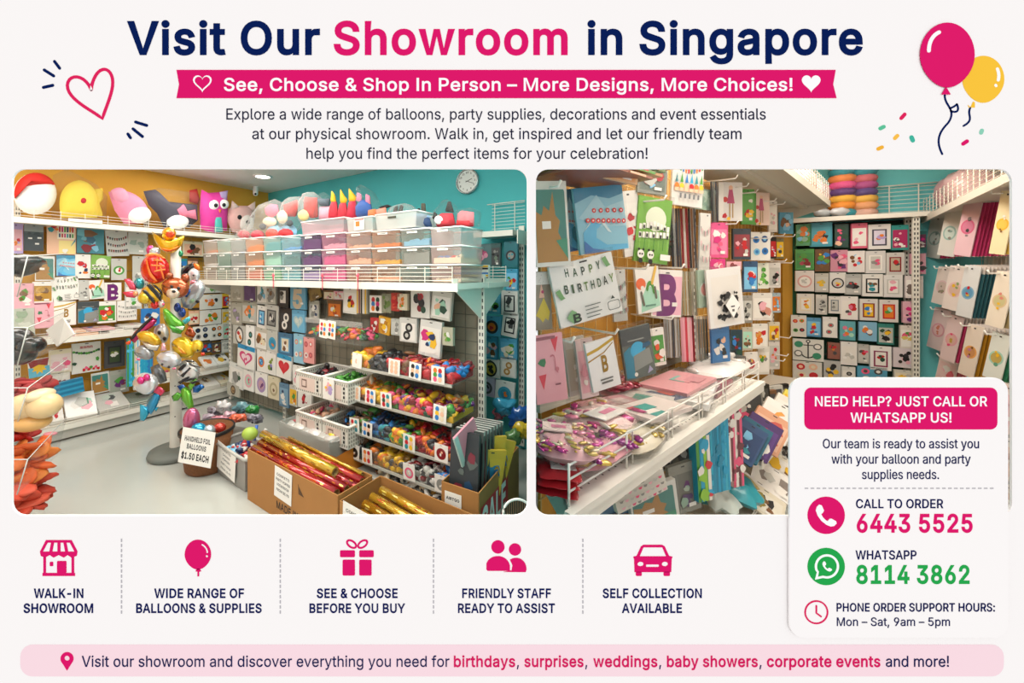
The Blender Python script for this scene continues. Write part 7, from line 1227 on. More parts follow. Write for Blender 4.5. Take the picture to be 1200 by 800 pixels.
big((776, 262, 793, 300), 'round', ['l', '#5fae7c', 'w', 'r'], 'white packet with green and red caterpillar ring', 4, .1)
big((786, 186, 822, 242), 'calendar', ['#e4e1db'], 'white birthday bunting packet with row of little gnome hats', -4, .24)
big((746, 184, 780, 228), 'card', ['#8b8f86', '#6f7a72', '#b0343c', 'l', '#b0343c', 's'], 'grey packet with red round picture at the top of the aisle wall', -4, .22)
big((648, 303, 722, 375), 'birthday', ['#e6e4df'], 'large white packet with green HAPPY BIRTHDAY letters', 13, .3)
big((716, 316, 732, 376), 'bunting', ['#c2c2bd', 'G', 'R', 'g', '#8fae9c'], 'grey packet half hidden behind the HAPPY BIRTHDAY packet', 4, .15)
big((744, 313, 771, 366), 'dragon', ['w'], 'white packet with red and green dragon and mint lower part', 6, .22)
big((762, 316, 797, 371), 'letter:B', ['w', '#eab3c4', '#6f1a6a'], 'white packet with huge purple letter B', -2, .18)
big((828, 314, 868, 382), 'splat', ['#ecebe8'], 'white kit packet with black splashed pattern', 6, .34)
big((816, 316, 832, 360), 'ovalframe', ['#a9c0ac', '#cbd8cc', '#e29a92', '#e29a92'], 'mint packet with pink oval behind the black splashed kit', 3, .26)
big((622, 318, 644, 386), 'gown', ['#9a8e7c'], 'packet of dolls in yellow gowns at the left edge below the teal animal packet', 3, .2)
big((624, 391, 660, 470), 'flamingo', ['#dd9ea6'], 'pink flamingo and palm leaf packet at the left edge above the shelf', 6, .26)
big((662, 394, 686, 462), 'card', ['#d4cfc6', '#c9c0ae', '#c9a24c', '#b9a98c', 'w'], 'pale packet with gold details behind the white letter B packet', 8, .14)
big((676, 396, 696, 465), 'card', ['#e2c8c8', '#e0a8b4', '#d9909f', 'w', 'p'], 'pale pink packet behind the white letter B packet', 8, .2)
big((688, 397, 721, 455), 'goldletter:B', ['#efecea'], 'white packet with gold ribbon and gold letter B', 12, .32)
big((728, 382, 763, 442), 'gifts', ['#5d6460'], 'grey packet of teal and blue party gifts', 10, .24)
big((760, 384, 777, 428), 'card', ['w', 'e', '#e2521f', '#e2521f', 'w', 'o'], 'white packet with orange red plant', 6, .2)
big((832, 382, 853, 424), 'card', ['#2c72b0', '#2f79b8', 'k', 'w', 'k', 'z'], 'bright blue packet with dark figure', 3, .3)
big((813, 222, 836, 246), 'full', ['#a5c2ae', '#b8cfbf', '#8fae9c'], 'mint packet right of the gnome hat bunting', -3, .14)
big((818, 250, 830, 318), 'bunting', ['#dcdad4', 'g', 'p', 'l'], 'narrow white packet above the black splashed kit', -2, .2)
# packets seen by their edges, pushed along the hooks
ge = 'packets seen edge on along the aisle hooks'
def edges(x0, x1, y0, y1, cols, what, off0=.05):
    n = len(cols)
    for i, c in enumerate(cols):
        px = x0+(x1-x0)*(i+.5)/n; C = RL.hit(px, (y0+y1)/2, .16); h = (y1-y0)*C.y/F; q = MB().use(card(c)); q.box((0, 0, 0), (.0055, 0, 0), (0, .11, 0), (0, 0, h/2)); q.use(card('l')); q.box((0, 0, h/2-.015), (.0058, 0, 0), (0, .1, 0), (0, 0, .012))
        v = V(C.x, C.y, 0).normalized(); o = q.build('hanging_card_packet', None, f'edge-on thin packet, {ORD[i]} in the {what}', 'packet', ge, None, face_mat(C, (v.y, -v.x), 2))
edges(786, 816, 247, 314, ['k', 'g', 'K', 'G', 'R', 'l', 'R', 'k', 'n', 'G'], 'dark row beside the panda packet')
edges(797, 817, 318, 368, ['#8a8468', '#a29a7c', '#b7b09c', '#8f8768', '#c9c2b0', '#a49c84'], 'olive row between the purple B and the mint packet')
edges(778, 797, 372, 415, ['#8f8c86', 'g', '#b5b1aa', 'G', 'l', 'g'], 'grey row above the shelf')
edges(798, 814, 370, 420, ['#d99aa6', 'p', '#c9404f', '#e6c4c6', 'p', 'R'], 'pink row above the shelf')
edges(815, 830, 372, 418, ['l', 'g', '#b7b2a8', '#6f7068', 'G'], 'pale grey row beside the blue packet')
edges(833, 841, 216, 262, ['k', '#6f7068', 'K'], 'dark row at the top beside the pink figures packet')
edges(905, 911, 240, 272, ['B', 'k', 'l'], 'dark row below the overhead shelf')
# bundle lying across the top
for i, (x0, y0, x1, y1, c) in enumerate(((652, 199, 730, 216, '#6f7a4c'), (660, 203, 738, 219, '#b98a5a'), (656, 207, 726, 222, '#8f4f3a'), (672, 199, 742, 214, '#55703f'), (690, 197, 748, 211, '#e0a06a'))):
    A, B_ = RL.hit(x0, y0-8, .3), RL.hit(x1, y1-6, .3); u = (B_-A); q = MB().use(card(c)); q.box((A+B_)/2, u/2, nA*.13, V(0, 0, .005)); q.use(card(('r', 'e', 'z', 'o', 'y')[i])); q.box((A+B_)/2+nA*.131+u*.2, u*.15, nA*.001, V(0, 0, .004)); q.build('flat_card_packet', label=f'{("olive", "tan", "brown red", "green", "orange")[i]} packet in the bundle lying across the top of the aisle wall', cat='packet', group='bundle at the top of the aisle wall')
C = RL.hit(728, 199, .34); pack(RL, (704, 186, 746, 213), 'card', ['#e8b98a', '#e9a86a', '#d9704a', 'e', 'y'], 'orange packet hanging at the very top of the aisle wall', grp, off=.36, r=R1, roll=-8, sleeve=True)
# smaller packets further along
row_of(RL, [
 ('top', [(840, 214, 868, 259, 'fairy', ['#dedad6', 'w'], 'white packet with pink dressed figures'), (867, 222, 882, 263, 'card', ['#4f9a44', '#5da84f', 'y', 'r', 'w'], 'green'), (880, 226, 900, 264, 'fairy', ['#e3c8bd', 'e'], 'pink girl figure'), (899, 236, 909, 272, 'card', ['#dcd8d2', 'w', 'p', 'l'], 'white'), (912, 249, 928, 274, 'full', ['#4f9ec0', 's', 'n', 'z'], 'light blue picture')]),
 ('second', [(830, 261, 851, 302, 'card', ['#d84f86', '#e07aa0', 'P', 'w', 'M'], 'hot pink'), (857, 268, 878, 304, 'card', ['#33404c', '#8f3a44', 'r', 'p', 'l'], 'navy and red'), (878, 272, 901, 305, 'minigroup', ['#e6e4df', 'b', '#2a4f86', 's'], 'white packet with blue figures'), (901, 278, 908, 303, 'card', ['k', 'r', 'w', 'M', 's'], 'black and red'), (908, 279, 917, 303, 'card', ['#6f6a4c', 'y', 'l', 'G'], 'olive')]),
 ('third', [(830, 303, 848, 317, 'card', ['P', 'P', 'M', 'w', 'p'], 'deep pink'), (848, 304, 868, 317, 'card', ['n', 'p', 'R', 'w', 'p'], 'brown and pink'), (869, 306, 886, 342, 'card', ['#2f4f72', 's', 'r', 'b', 'w'], 'blue'), (886, 308, 899, 338, 'full', ['#dfe3d4', 'e', '#6fb84c', 'w'], 'green dinosaur'), (899, 308, 913, 337, 'card', ['#dad6d0', 'l', 'k', 'p', 'g'], 'pale grey figures')]),
 ('fourth', [(868, 346, 880, 378, 'card', ['#8f8a80', 'l', 'k', 'G', 'g'], 'grey and black'), (880, 343, 903, 375, 'card', ['#dcd7d0', 'w', 'p', 'k', '#c98a7a'], 'white packet with pink rings'), (903, 343, 913, 366, 'card', ['#9fb4bd', 'o', 's', 'g'], 'blue grey')]),
 ('fifth', [(854, 386, 868, 418, 'full', ['#1f3a44', 'E', 'b', 'R', 'k'], 'dark green and blue'), (868, 383, 880, 410, 'card', ['#b9b09c', 'q', 'n', 'z', 'G'], 'mint and tan'), (880, 379, 898, 408, 'card', ['#dedad2', 'w', 'o', '#d99a4a', 'r'], 'white packet with orange bear'), (899, 377, 912, 400, 'card', ['#cfc6b0', 'y', 'r', 'c', 'n'], 'cream and red')]),
 ('lowest', [(858, 417, 872, 430, 'card', ['k', 'w', 'k', 'l', 'w'], 'black and white'), (870, 412, 886, 438, 'ovalframe', ['w', 'w', 'r', 'y', 'k'], 'white packet with rainbow arc'), (886, 406, 900, 438, 'card', ['#dad6cc', 'w', 'g', 'y', 'e'], 'white packet with green tool'), (899, 398, 912, 432, 'card', ['#d6d0c8', 'l', 'p', 'o', 'r'], 'cream packet with pink figure')]),
], 'on the ochre wall', 'packets on the far part of the aisle wall', off=.2, r=R2, t=.015)
# ---- goods lying on the middle shelf
rs = random.Random(31)
def shelf_bag(label, px, py, w, d, h, cols, nblob, name='film_bag', size=.04, dz=0, extra=None, wr=.2, film=True, rot=0):
    C = on_z(px, py, zS+.015+dz); root = thing(name, V(C.x, C.y, zS+.004+dz), label, 'bag', 'bags on the middle shelf of the aisle')
    q = MB(); R = Matrix.Rotation(rot, 3, 'Z'); U = R@dA; N = R@nA
    q.use(card(cols[0])); q.puff(bag_pts(w*.9, d*.9, rs, 22, 3.2), h*.45, lambda u, v, dd: U*u-N*v+V(0, 0, h*.5+dd), 4, True, .5, rs, .2)
    for _ in range(nblob):
        q.use(mat(rs.choice(cols[1:]), .25, metal=.25, coat=.5)); Rm = Matrix.Rotation(rs.uniform(0, 6.28), 3, 'Z')@Matrix.Rotation(rs.uniform(-.6, .6), 3, 'X')
        a, b_ = rs.uniform(-.42, .42), rs.uniform(-.42, .42); q.ell(U*w*a-N*d*b_+V(0, 0, h*rs.uniform(.7, .98)), size, size*rs.uniform(.3, .6), size*.25, Rm, 8, 5, .2, rs)
    if extra: extra(q, U, N, h)
    q.build('contents', root)
    if film: q = MB().use(FILM); q.puff(bag_pts(w, d, rs, 26, 3.5), h*.62, lambda u, v, dd: U*u-N*v+V(0, 0, h*.56+dd), 5, True, .4, rs, .3); q.build('film', root)
    return root
def slip(c, u0, v0, w, d, z, c2=None):
    def f(q, U, N, h):
        q.use(card(c)); b = U*u0+N*v0+V(0, 0, h*z); q.box(b, U*w, N*d, V(0, 0, .002))
        if c2: q.use(card(c2)); q.box(b+V(0, 0, .003)+U*w*.1, U*w*.5, N*d*.3, V(0, 0, .0006))
    return f
for k in range(3):
    C = on_z(652+k, 571, zS+.002); R_ = Matrix.Rotation(-.947+.08*(k-1), 3, 'Z'); U, N = R_@dA, R_@nA; root = thing('flat_packet', V(C.x, C.y, zS+.002+.024*k), f'red film packet, {ORD[k]} from the bottom at the near end of the shelf', 'packet', 'red packets at the near end of the shelf')
    q = MB().use(mat(('#a01c26', '#b8232c', '#c22a32')[k], .3, coat=.5)); q.puff(bag_pts(.125, .15, rs, 32, 9), .011, lambda u, v, dd: U*u-N*v+V(0, 0, .012+dd), 4, True, .25, rs, .3); q.build('packet', root)
    if k == 2: q = MB().use(card('#f0eeea')); q.box(U*.012+N*.01+V(0, 0, .026), U*.036, N*.026, V(0, 0, .001)); q.use(card('M')); q.poly([heart(.0, 0, .018, .018)], lambda u, v, d=0: U*(u+.012)-N*(v-.01)+V(0, 0, .0275)); q.build('heart_label', root)

shelf_bag('big bag of magenta and gold tinsel balloons above the red packets', 661, 530, .21, .26, .08, ['#d9a3a8', '#b2307f', '#c23a8c', '#cfae4c', '#e2d3b0', '#d98aa0', '#bfa054'], 130, size=.016, dz=.075, rot=-.947, extra=slip('#e6cfc8', -.02, -.02, .045, .035, 1.02, '#d9799a'))
shelf_bag('bag of purple foil fringe at the front edge beside the gold tinsel bag', 706, 536, .4, .13, .06, ['#dc9aa6', '#a32a8a', '#c0409c', '#8a2478', '#cfae4c'], 46, size=.032, dz=.02)
shelf_bag('pink and white bag with oval white card in the middle of the shelf', 706, 496, .4, .26, .07, ['#e9c6c4', '#b82a78', '#d9799a', '#e6d6c8', '#cfae4c'], 24, size=.032, dz=.03, extra=slip('#eeeae6', -.03, .03, .09, .045, 1.04, '#e58fb0'))
shelf_bag('clear bag with gold flowers near the fence', 740, 520, .36, .2, .07, ['#cfc6b0', '#cbb04c', '#b99a3a', '#d9cfae', '#a7a08c'], 34, size=.025)
shelf_bag('crimson star shaped film bag at the wall above the shelf', 724, 468, .3, .14, .12, ['#9f2a44', '#8a1a34', '#b23a54'], 16, size=.05)
for lbl, px, py, w, d, h, cols, dz in (('pink and white flat packet stack nearest the crimson bag', 735, 490, .4, .24, .03, ['#e5b4ba', 'w', '#d98a9a', '#c23a54'], .02), ('flat packet with teal corner on the pink stack', 750, 478, .4, .22, .02, ['#e9e2dc', '#2fa08f', '#e08a9a', 'w'], .055),
    ('flat packet with navy and red bars in the middle of the shelf', 772, 466, .42, .22, .02, ['#ddd8d2', '#24406f', '#c8402c', 'w', '#24406f'], .05), ('white and red edged flat packet beside the pink bag', 738, 500, .34, .2, .02, ['#e6dcd8', '#b8303c', 'w', '#d98a9a'], .01), ('small flat packet with teal stripe by the fence', 765, 482, .3, .16, .018, ['#e2d5cf', '#2f9c94', '#c8404c', 'w'], .075), ('rose flat packet with red corner near the wall', 722, 480, .3, .2, .02, ['#dfa4ae', '#a82a40', '#e9d4d4', 'w'], .06), ('dusty pink flat packet behind the navy bars', 795, 450, .45, .22, .018, ['#d99aa0', '#c98a92', '#7fb8ac', '#d99aa0'], .07), ('wide white flat packet behind the fence post', 808, 462, .5, .2, .03, ['#efeeec', 'w', '#e2e0dc', 'w'], .03), ('maroon edged flat packet by the fence', 830, 455, .4, .16, .03, ['#8f3a4c', '#e2d6d2', '#a84a5c'], .0)):
    C = on_z(px, py, zS+dz); q = MB().use(card(cols[0])); U, N = dA, nA; root = thing('flat_packet', V(C.x, C.y, zS+dz+.002), lbl, 'packet', 'flat packets on the middle shelf of the aisle')
    rot = rs.uniform(-.25, .25); R = Matrix.Rotation(rot, 3, 'Z'); U, N = R@dA, R@nA; q.box((0, 0, h/2), U*w/2, N*d/2, V(0, 0, h/2))
    for k in range(4): q.use(card(cols[1+k % (len(cols)-1)])); a, b_ = rs.uniform(-.6, .6), rs.uniform(-.6, .6); q.box(U*w/2*a+N*d/2*b_+V(0, 0, h+.001+.0008*k), U*w*.14, N*d*.16, V(0, 0, .0006))
    q.build('packet', root); q = MB().use(FILM); q.box((0, 0, h/2+.006), U*(w/2+.02), N*(d/2+.02), V(0, 0, h/2+.006)); q.build('film', root)
shelf_bag('large white pillowy packet at the far end of the shelf', 842, 436, .8, .3, .09, ['#ecebe8', '#f1f0ee', '#e6e4e0'], 6, name='pillow_packet', size=.06)
# ---- below the shelf
gU = 'things hung under the middle shelf'
def under(box, st, c, label, off=.3, r=R1, t=.02, roll=0, sl=False, name='hanging_card_packet', cat='packet'): pack(RL, box, st, c, label, gU, off=off, r=r, t=t, roll=roll, sleeve=sl, name=name, cat=cat)
under((716, 558, 776, 585), 'bunting', ['#d6d2c8', 'M', 'g', 'p', 'l'], 'off white strip packet with small pink marks just under the shelf edge', .44, roll=16)
under((736, 566, 790, 618), 'beak', ['#d8d8d2'], 'white framed teal and tan picture packet under the shelf', .42, roll=9, sl=True)
under((700, 585, 738, 640), 'full', ['#2a5a78', 'k', '#1f3a54', 'n'], 'dark blue packet under the near end of the shelf', .34, roll=6)
under((782, 540, 815, 598), 'card', ['#8a8a80', '#6f6f68', 'v', '#55386a', '#8fae9c', '#a9b8a8'], 'purple and green monster packet under the shelf', .36, roll=8, sl=True)
under((770, 520, 806, 546), 'card', ['#9a9c94', 'G', 'g', '#6f7068', 'w'], 'dark grey packet directly under the shelf boards', .3, roll=6)
edges(724, 737, 578, 620, ['#8f8c86', 'g', 'G', '#b5b1aa', 'k'], 'grey row under the shelf beside the teal picture')
gT = 'folded table covers hung under the shelf'
for i, (x0, x1, y0, y1, c, d, rl_) in enumerate(((808, 824, 506, 582, ['#2aa0c0', 'e', 'a', '#8fc43c', 'w', '#c8303a'], 'cyan, lime and white', 4), (819, 829, 496, 574, ['a', '#2fb0cf', '#1f90b4'], 'bright cyan', 3), (827, 837, 489, 572, ['#2396b8', 'a', '#1c86a8'], 'deeper cyan', 3), (835, 846, 483, 570, ['#2aa9c9', '#43b8d4', 'a'], 'turquoise', 3), (843, 853, 476, 560, ['#d98a98', 'M', 'w', '#7a3a44'], 'pink and brown', 3), (850, 862, 468, 566, ['#e6c2c4', '#d8486c', 'w', '#6a343c', 'M'], 'pink with white hearts', 3))):
    pack(RL, (x0, y0, x1, y1), 'drape', c, f'{d} folded table cover, {ORD[i]} in the row under the shelf', gT, off=.40, r=R1, t=.04, roll=rl_, name='hanging_table_cover', cat='table cover')
# lower shelves at the far end
gL = 'books and packs on the lower shelf'
def stand(px, py, z, w, h, st, c, label, lean, grp_, name='picture_pack', rot=0, off=None):
    C = on_z(px, py, z); M = face_mat(V(C.x, C.y, C.z+h/2*math.cos(lean)*1.0), (.86+rot, -.5+rot), -32)@Matrix.Rotation(-lean, 4, 'X'); pack_mesh(w, h, .02, st, c, rs).build(name, None, label, 'pack', grp_, None, M)
for px, py, w, h, st, c, label in ((872, 536, .16, .24, 'card', ['#2f4f78', '#24406a', 's', 'B', 't'], 'navy blue picture pack at the near end of the lower shelf'), (878, 534, .16, .24, 'card', ['#26647a', '#1f5468', 's', 'w', 't'], 'teal picture pack second on the lower shelf'), (888, 531, .18, .25, 'card', ['#4a2f68', '#5a3a7c', 'w', 'r', 'V'], 'purple picture pack on the lower shelf'), (898, 523, .2, .25, 'card', ['#d9a07f', '#e2b79a', '#c4564c', 'o', 'z'], 'peach picture pack with red shapes on the lower shelf'), (908, 511, .2, .26, 'card', ['#eceae4', 'w', '#e2a04c', 'e', 'w'], 'white picture pack with orange bear on the lower shelf'), (919, 500, .18, .24, 'card', ['#e2dfd4', 'w', 'o', '#dcc04a', 'k'], 'white and yellow picture pack on the lower shelf'), (926, 490, .16, .22, 'card', ['#dcd05a', 'y', 'k', 'w', 'g'], 'yellow and black picture pack at the far end of the lower shelf')):
    stand(px, py, .475, w, h, st, c, label, .6, gL)
for i, (px, py, c) in enumerate(((868, 478, 'G'), (876, 470, 'g'), (885, 462, 'k'), (894, 468, 'n'), (902, 462, 'l'), (910, 460, 'k'))):
    C = on_z(px, py, .75); C = RL.hit(px, py, .25); q = pack_mesh(.2, .16, .03, 'card', [c, 'G', 'l', ('M', 'y', 'r', 'o', 'k', 'y')[i], 'w'], rs).build('hanging_card_packet', None, f'small dark packet, {ORD[i]} in the short row above the lower shelf', 'packet', 'dark packets above the lower shelf', None, face_mat(C, R2, 6))
gV = 'packs on the base shelf of the aisle'
for px, py, w, h, st, c, label, z in ((885, 590, .24, .2, 'card', ['#e8e4de', 'w', 'p', 'M', 'l'], 'white card pack with pink edge on the base shelf', .15), (905, 575, .26, .2, 'card', ['#ece9e4', 'w', '#8a7f78', 'l', 'w'], 'white lettered card pack lying on the base shelf', .17), (915, 556, .22, .18, 'card', ['#e3dccb', 'w', 'y', 'c', 'n'], 'cream and yellow card pack on the base shelf', .17), (924, 540, .2, .18, 'card', ['#dcd8d0', 'w', 'g', 'G', 'k'], 'white and black card pack at the far end of the base shelf', .17), (893, 598, .22, .18, 'card', ['#d6cdb8', '#dcd6c6', '#8a7a34', 'k', 'n'], 'cream pack with olive flowers at the front of the base shelf', .15)):
    stand(px, py, z, w, h, st, c, label, 1.0, gV)
for i, (px, py, c, d) in enumerate(((826, 594, '#1f8f9c', 'teal'), (848, 588, '#8fb8b4', 'pale teal'), (866, 592, '#2596a4', 'bright teal curled'), (858, 578, '#b9a468', 'tan leaf'), (840, 600, '#c3cfc9', 'pale grey green'))):
    C = on_z(px, py, .2); q = MB().use(mat(c, .4, coat=.2)); q.puff(bag_pts(.3, .22, rs, 20, 2.3), .05, lambda u, v, dd: C+dA*u-nA*v+V(0, 0, dd+.1+.3*v), 5, True, .5, rs, .3); q.build('leaf_pack', label=f'{d} decoration pack on the base shelf under the table covers', cat='pack', group='decoration packs under the table covers')
# ---- back wall of the aisle
be = thing0('end_wall_shelving', 'white shelf with hooks and slotted posts on the turquoise end wall', 'shelving')
zB = 2.27; dB, nB = V(RB.d.x, RB.d.y, 0), V(RB.n.x, RB.n.y, 0); tb0, tb1 = RB.t_of(927, .1), RB.t_of(1072, .1)
q = MB().use(METAL); shelf_board(q, RB, tb0-.1, tb1+.1, .02, .34, zB, .04, .05); q.build('shelf', be)
q = MB().use(METAL); 
for k in range(7): z = zB+.04+.045*k; q.tube([RB.pt(tb0+.5, .05, z), RB.pt(tb1+.3, .05, z)], .004, 4)
for k in range(6): t = tb0+.62+.22*k; q.tube([RB.pt(t, .052, zB), RB.pt(t, .052, zB+.34)], .006, 4)
q.tube([RB.pt(tb0+.5, .052, zB+.34), RB.pt(tb1+.3, .052, zB+.34)], .008, 6); q.build('wire_rack', be)
for px in (929, 1064): q = MB(); upright(q, RB, RB.t_of(px, .12), .12, .05, zB, .06); q.build('upright', be)
q = MB().use(mat('#25503f', .8, noise=.08)); q.box(RB.pt((tb0+tb1)/2, .03, 1.12), dB*(tb1-tb0)/2, nB*.01, V(0, 0, 1.1)); q.build('back_panel', be)
q = MB().use(mat('#2c2b28', .5))
for z in (2.2, 1.95, 1.7, 1.44, 1.17, .9, .65): q.tube([RB.pt(tb0, .1, z), RB.pt(tb1, .1, z)], .009, 5)
q.build('hook_rail', be)
row_of(RB, [
 ('top', [(932, 263, 950, 288, 'full', ['#4f9a6c', '#8fb89c', 'o', 'e', 's'], 'green meadow'), (948, 261, 974, 289, 'card', ['#3f9ab0', '#4fa8bc', 'o', 'k', 'o'], 'teal packet with tiger'), (977, 263, 993, 290, 'full', ['#274a44', 'E', 'M', 'z', 'v'], 'dark green and pink'), (996, 262, 1015, 291, 'card', ['#d8607c', 'w', 'w', 'p', 'M'], 'pink and white'), (1016, 263, 1042, 292, 'frame', ['#dfdcd8', '#4a4858', '#d6d0e0', 'o', 'V'], 'white framed lavender'), (1043, 264, 1063, 293, 'card', ['#2f8f88', '#a82a5c', 'w', 'p', 'k'], 'magenta and teal'), (1069, 271, 1084, 292, 'card', ['#2a6a68', '#6a3a54', 'P', 'v', 'l'], 'dark pink picture')]),
 ('second', [(931, 292, 953, 316, 'card', ['#4a9a4a', '#3f8a44', 'R', '#a83a4c', 'e'], 'green packet with red shapes'), (954, 292, 971, 318, 'full', ['#6b4a2c', 'n', 'b', 'y', 'e'], 'brown blue and yellow'), (972, 293, 992, 318, 'full', ['#c98a9c', 'K', 'p', 'v', 'M'], 'pink dress'), (992, 294, 1012, 319, 'bunch', ['#e2dcd8', 'r', 'w', 's', 'n'], 'red white and blue balloon'), (1013, 294, 1036, 320, 'frame', ['#d4d2ce', 'w', 'l', 'g', 'M'], 'white packet with grey figure'), (1037, 296, 1058, 322, 'frame', ['#c9c6c0', 'R', '#b9ad94', 'G', 'r'], 'grey packet with red base'), (1065, 297, 1083, 321, 'full', ['#d8a0ae', 'M', 'G', 'P', 'p'], 'pink packet with dark figure')]),
 ('third', [(931, 317, 953, 341, 'ovalframe', ['#ded6d0', '#d9a49c', 'w', 'l'], 'pink arched'), (954, 320, 970, 342, 'card', ['#b9b6ac', 'l', 'y', '#c9b04c'], 'grey packet with yellow six'), (971, 319, 990, 343, 'ovalframe', ['#dcdad4', 'K', 'l', 'y', 'r'], 'black arched'), (989, 321, 1008, 345, 'card', ['#a9aaa6', '#b9bab6', 'G', 'r', 'k'], 'grey packet with dark tree'), (1009, 321, 1033, 347, 'frame', ['#e0ded8', 'k', 'w', 't', 'n'], 'black framed packet with teal figure'), (1034, 322, 1056, 348, 'frame', ['#dcdad6', 'l', 'w', 'p', 'M'], 'white packet with pink flower'), (1059, 323, 1080, 349, 'card', ['#dcd2d0', 'w', '#6f625c', 'P', '#6f625c'], 'white packet with dark tree and pink base')]),
 ('fourth', [(933, 344, 953, 367, 'frame', ['#dfdad0', 'c', 'w', 'y', 'o'], 'white packet with yellow figure'), (955, 345, 968, 368, 'card', ['#cfccc4', 'l', 'G', 'g'], 'pale grey bottle'), (970, 347, 984, 367, 'frame', ['#dcd9d2', '#6f7a84', 'l', 'G', 'g'], 'grey bird'), (984, 347, 1004, 374, 'card', ['#e6e2de', 'w', '#d8708c', 'G', 'r'], 'white packet with pink figure and red border'), (1006, 350, 1027, 375, 'frame', ['#d9d5cf', 'R', 'y', 'b', 'w'], 'red and yellow'), (1029, 351, 1051, 377, 'frame', ['#d9d4cc', 'r', 'o', 'q', 'e'], 'rainbow framed'), (1056, 353, 1076, 378, 'full', ['#d8a8b4', 'P', 'K', 'p', 'v'], 'magenta packet with black balloon')]),
 ('fifth', [(926, 369, 944, 394, 'minigroup', ['#dedad0', 'r', 'o', 'e', 'k'], 'packet of coloured sweets'), (944, 372, 961, 394, 'card', ['#4f8fb8', 's', 'r', 'y', 'b'], 'blue packet with round shapes'), (963, 371, 980, 395, 'twodisc', ['#e4e2de', 'w', 'g', 'r'], 'white packet with grey and red discs'), (983, 376, 1001, 398, 'bunch', ['#5fa8b0', '#d8708c', 'o', 'q'], 'teal packet with pink flower'), (1005, 377, 1026, 399, 'bunch', ['#7fb4d0', 'o', 'n', 'b', 'w'], 'blue packet with orange puppet'), (1027, 379, 1046, 403, 'card', ['#2f8076', '#b9bcb4', 'k', 'E', 'y'], 'dark green letters'), (1053, 381, 1072, 408, 'card', ['#dfd6cc', 'w', 'M', '#d9c26a', 'e'], 'white packet with red bow')]),
 ('sixth', [(928, 397, 964, 422, 'anchor', ['#dcdcd4', '#2f8a68'], 'wide white anchor'), (969, 401, 983, 420, 'bunch', ['#8f5a4c', 'r', 'o', 'G', 'E'], 'red and orange picture'), (984, 400, 1003, 427, 'card', ['#e8e6e2', 'w', 'l', 'w', '#f4f2ee'], 'plain white'), (1004, 403, 1017, 425, 'card', ['#b5b4ae', '#c2c1bb', 'M', 'G', 'r'], 'grey packet with pink flower'), (1018, 405, 1043, 433, 'frame', ['#ecebe8', '#8a2f54', 'w', 'r', 'E'], 'white packet with pink and green figure'), (1045, 407, 1069, 430, 'bunch', ['#d8ccd0', 'k', 'K', 'p', 'k'], 'black balloon')]),
 ('seventh', [(928, 423, 962, 446, 'minigroup', ['#dad6cc', 'r', 'z', 'c', 'r'], 'wide white packet with red discs'), (964, 422, 984, 447, 'bunch', ['#b5b4b0', 'k', 'G', 'y'], 'grey packet with black discs'), (985, 429, 1001, 449, 'twodisc', ['#dcdad4', 'w', 'k', 'g'], 'white packet with black discs'), (1003, 429, 1038, 450, 'minigroup', ['#4f9ab8', 'M', 'G', 'w', 'p'], 'blue packet with grey and pink discs'), (1046, 433, 1070, 452, 'card', ['#d6d2c4', 'c', 'y', 'l'], 'cream and yellow')]),
], 'on the end wall', 'packets on the end wall of the aisle', off=.2, t=.03)
# bagged striped soft towers on the shelf
for i, (x0, x1) in enumerate(((975, 999), (1000, 1023))):
    root = thing0('striped_soft_toy', ('orange, teal and purple banded toy tower in film, the one nearer the overhead shelf', 'yellow and purple banded toy tower in film, the one nearer the wire rack')[i], 'soft toy', 'banded toys on the end wall shelf')
    cols = (['#2f8f9c', '#e08a2c', '#e2ad3c', '#5a3a78', '#d8508c', '#e58a4a', '#2f93a4', '#e07a2a'], ['#c9a090', '#d99a6a', '#e0b04a', '#54407c', '#a84a86', '#c96a74', '#2f93a4', '#e3c7bd'])[i]
    for k, c in enumerate(cols):
        C = RB.hit((x0+x1)/2, 250-8*k, .2); wv = (x1-x0)/2*C.y/F*1.0; q = MB().use(cloth(c)); q.ell(V(C.x, C.y, C.z), wv, .12, .065, None, 18, 8, .04, rs); q.build('band', root)
    A = RB.hit(x0-1, 254, .2); B_ = RB.hit(x1+1, 185, .2); q = MB().use(FILM); q.puff([(x0-2, 254), (x0-3, 225), (x0-1, 190), (x1+1, 190), (x1+3, 225), (x1+2, 254)], .16, lambda u, v, d: RB.hit(u, v, .2)+nB*d, 5, True, .4, rs, .15); q.build('film', root)
for px, c, d in ((964, '#b9c0c4', 'grey blue'), (984, '#c9ccd0', 'pale silver')): 
    C = RB.hit(px, 250, .3); q = MB().use(mat(c, .25, coat=.5)); q.ell((C.x, C.y, zB+.05), .1, .06, .05, None, 14, 8, .12, rs); q.build('film_bag', label=f'{d} film bag at the foot of the banded toys', cat='bag', group='film bags on the end wall shelf')
for i, (px, py, c, d) in enumerate(((935, 204, '#c99a92', 'pale peach'), (944, 208, '#dcb7bb', 'pale pink'), (953, 211, '#e5c8cc', 'whitish pink'), (962, 219, '#d6b4b8', 'dusty pink'), (968, 226, '#e3d3d2', 'off white'))):
    C = RL.hit(px, py, .3); q = MB().use(mat(c, .3, coat=.4)); q.ell((C.x, C.y, zO+.17), .17, .14, .16, None, 14, 8, .1, rs); q.build('film_bag', label=f'{d} film bag, {ORD[i]} along the overhead shelf', cat='bag', group='film bags on the overhead shelf')
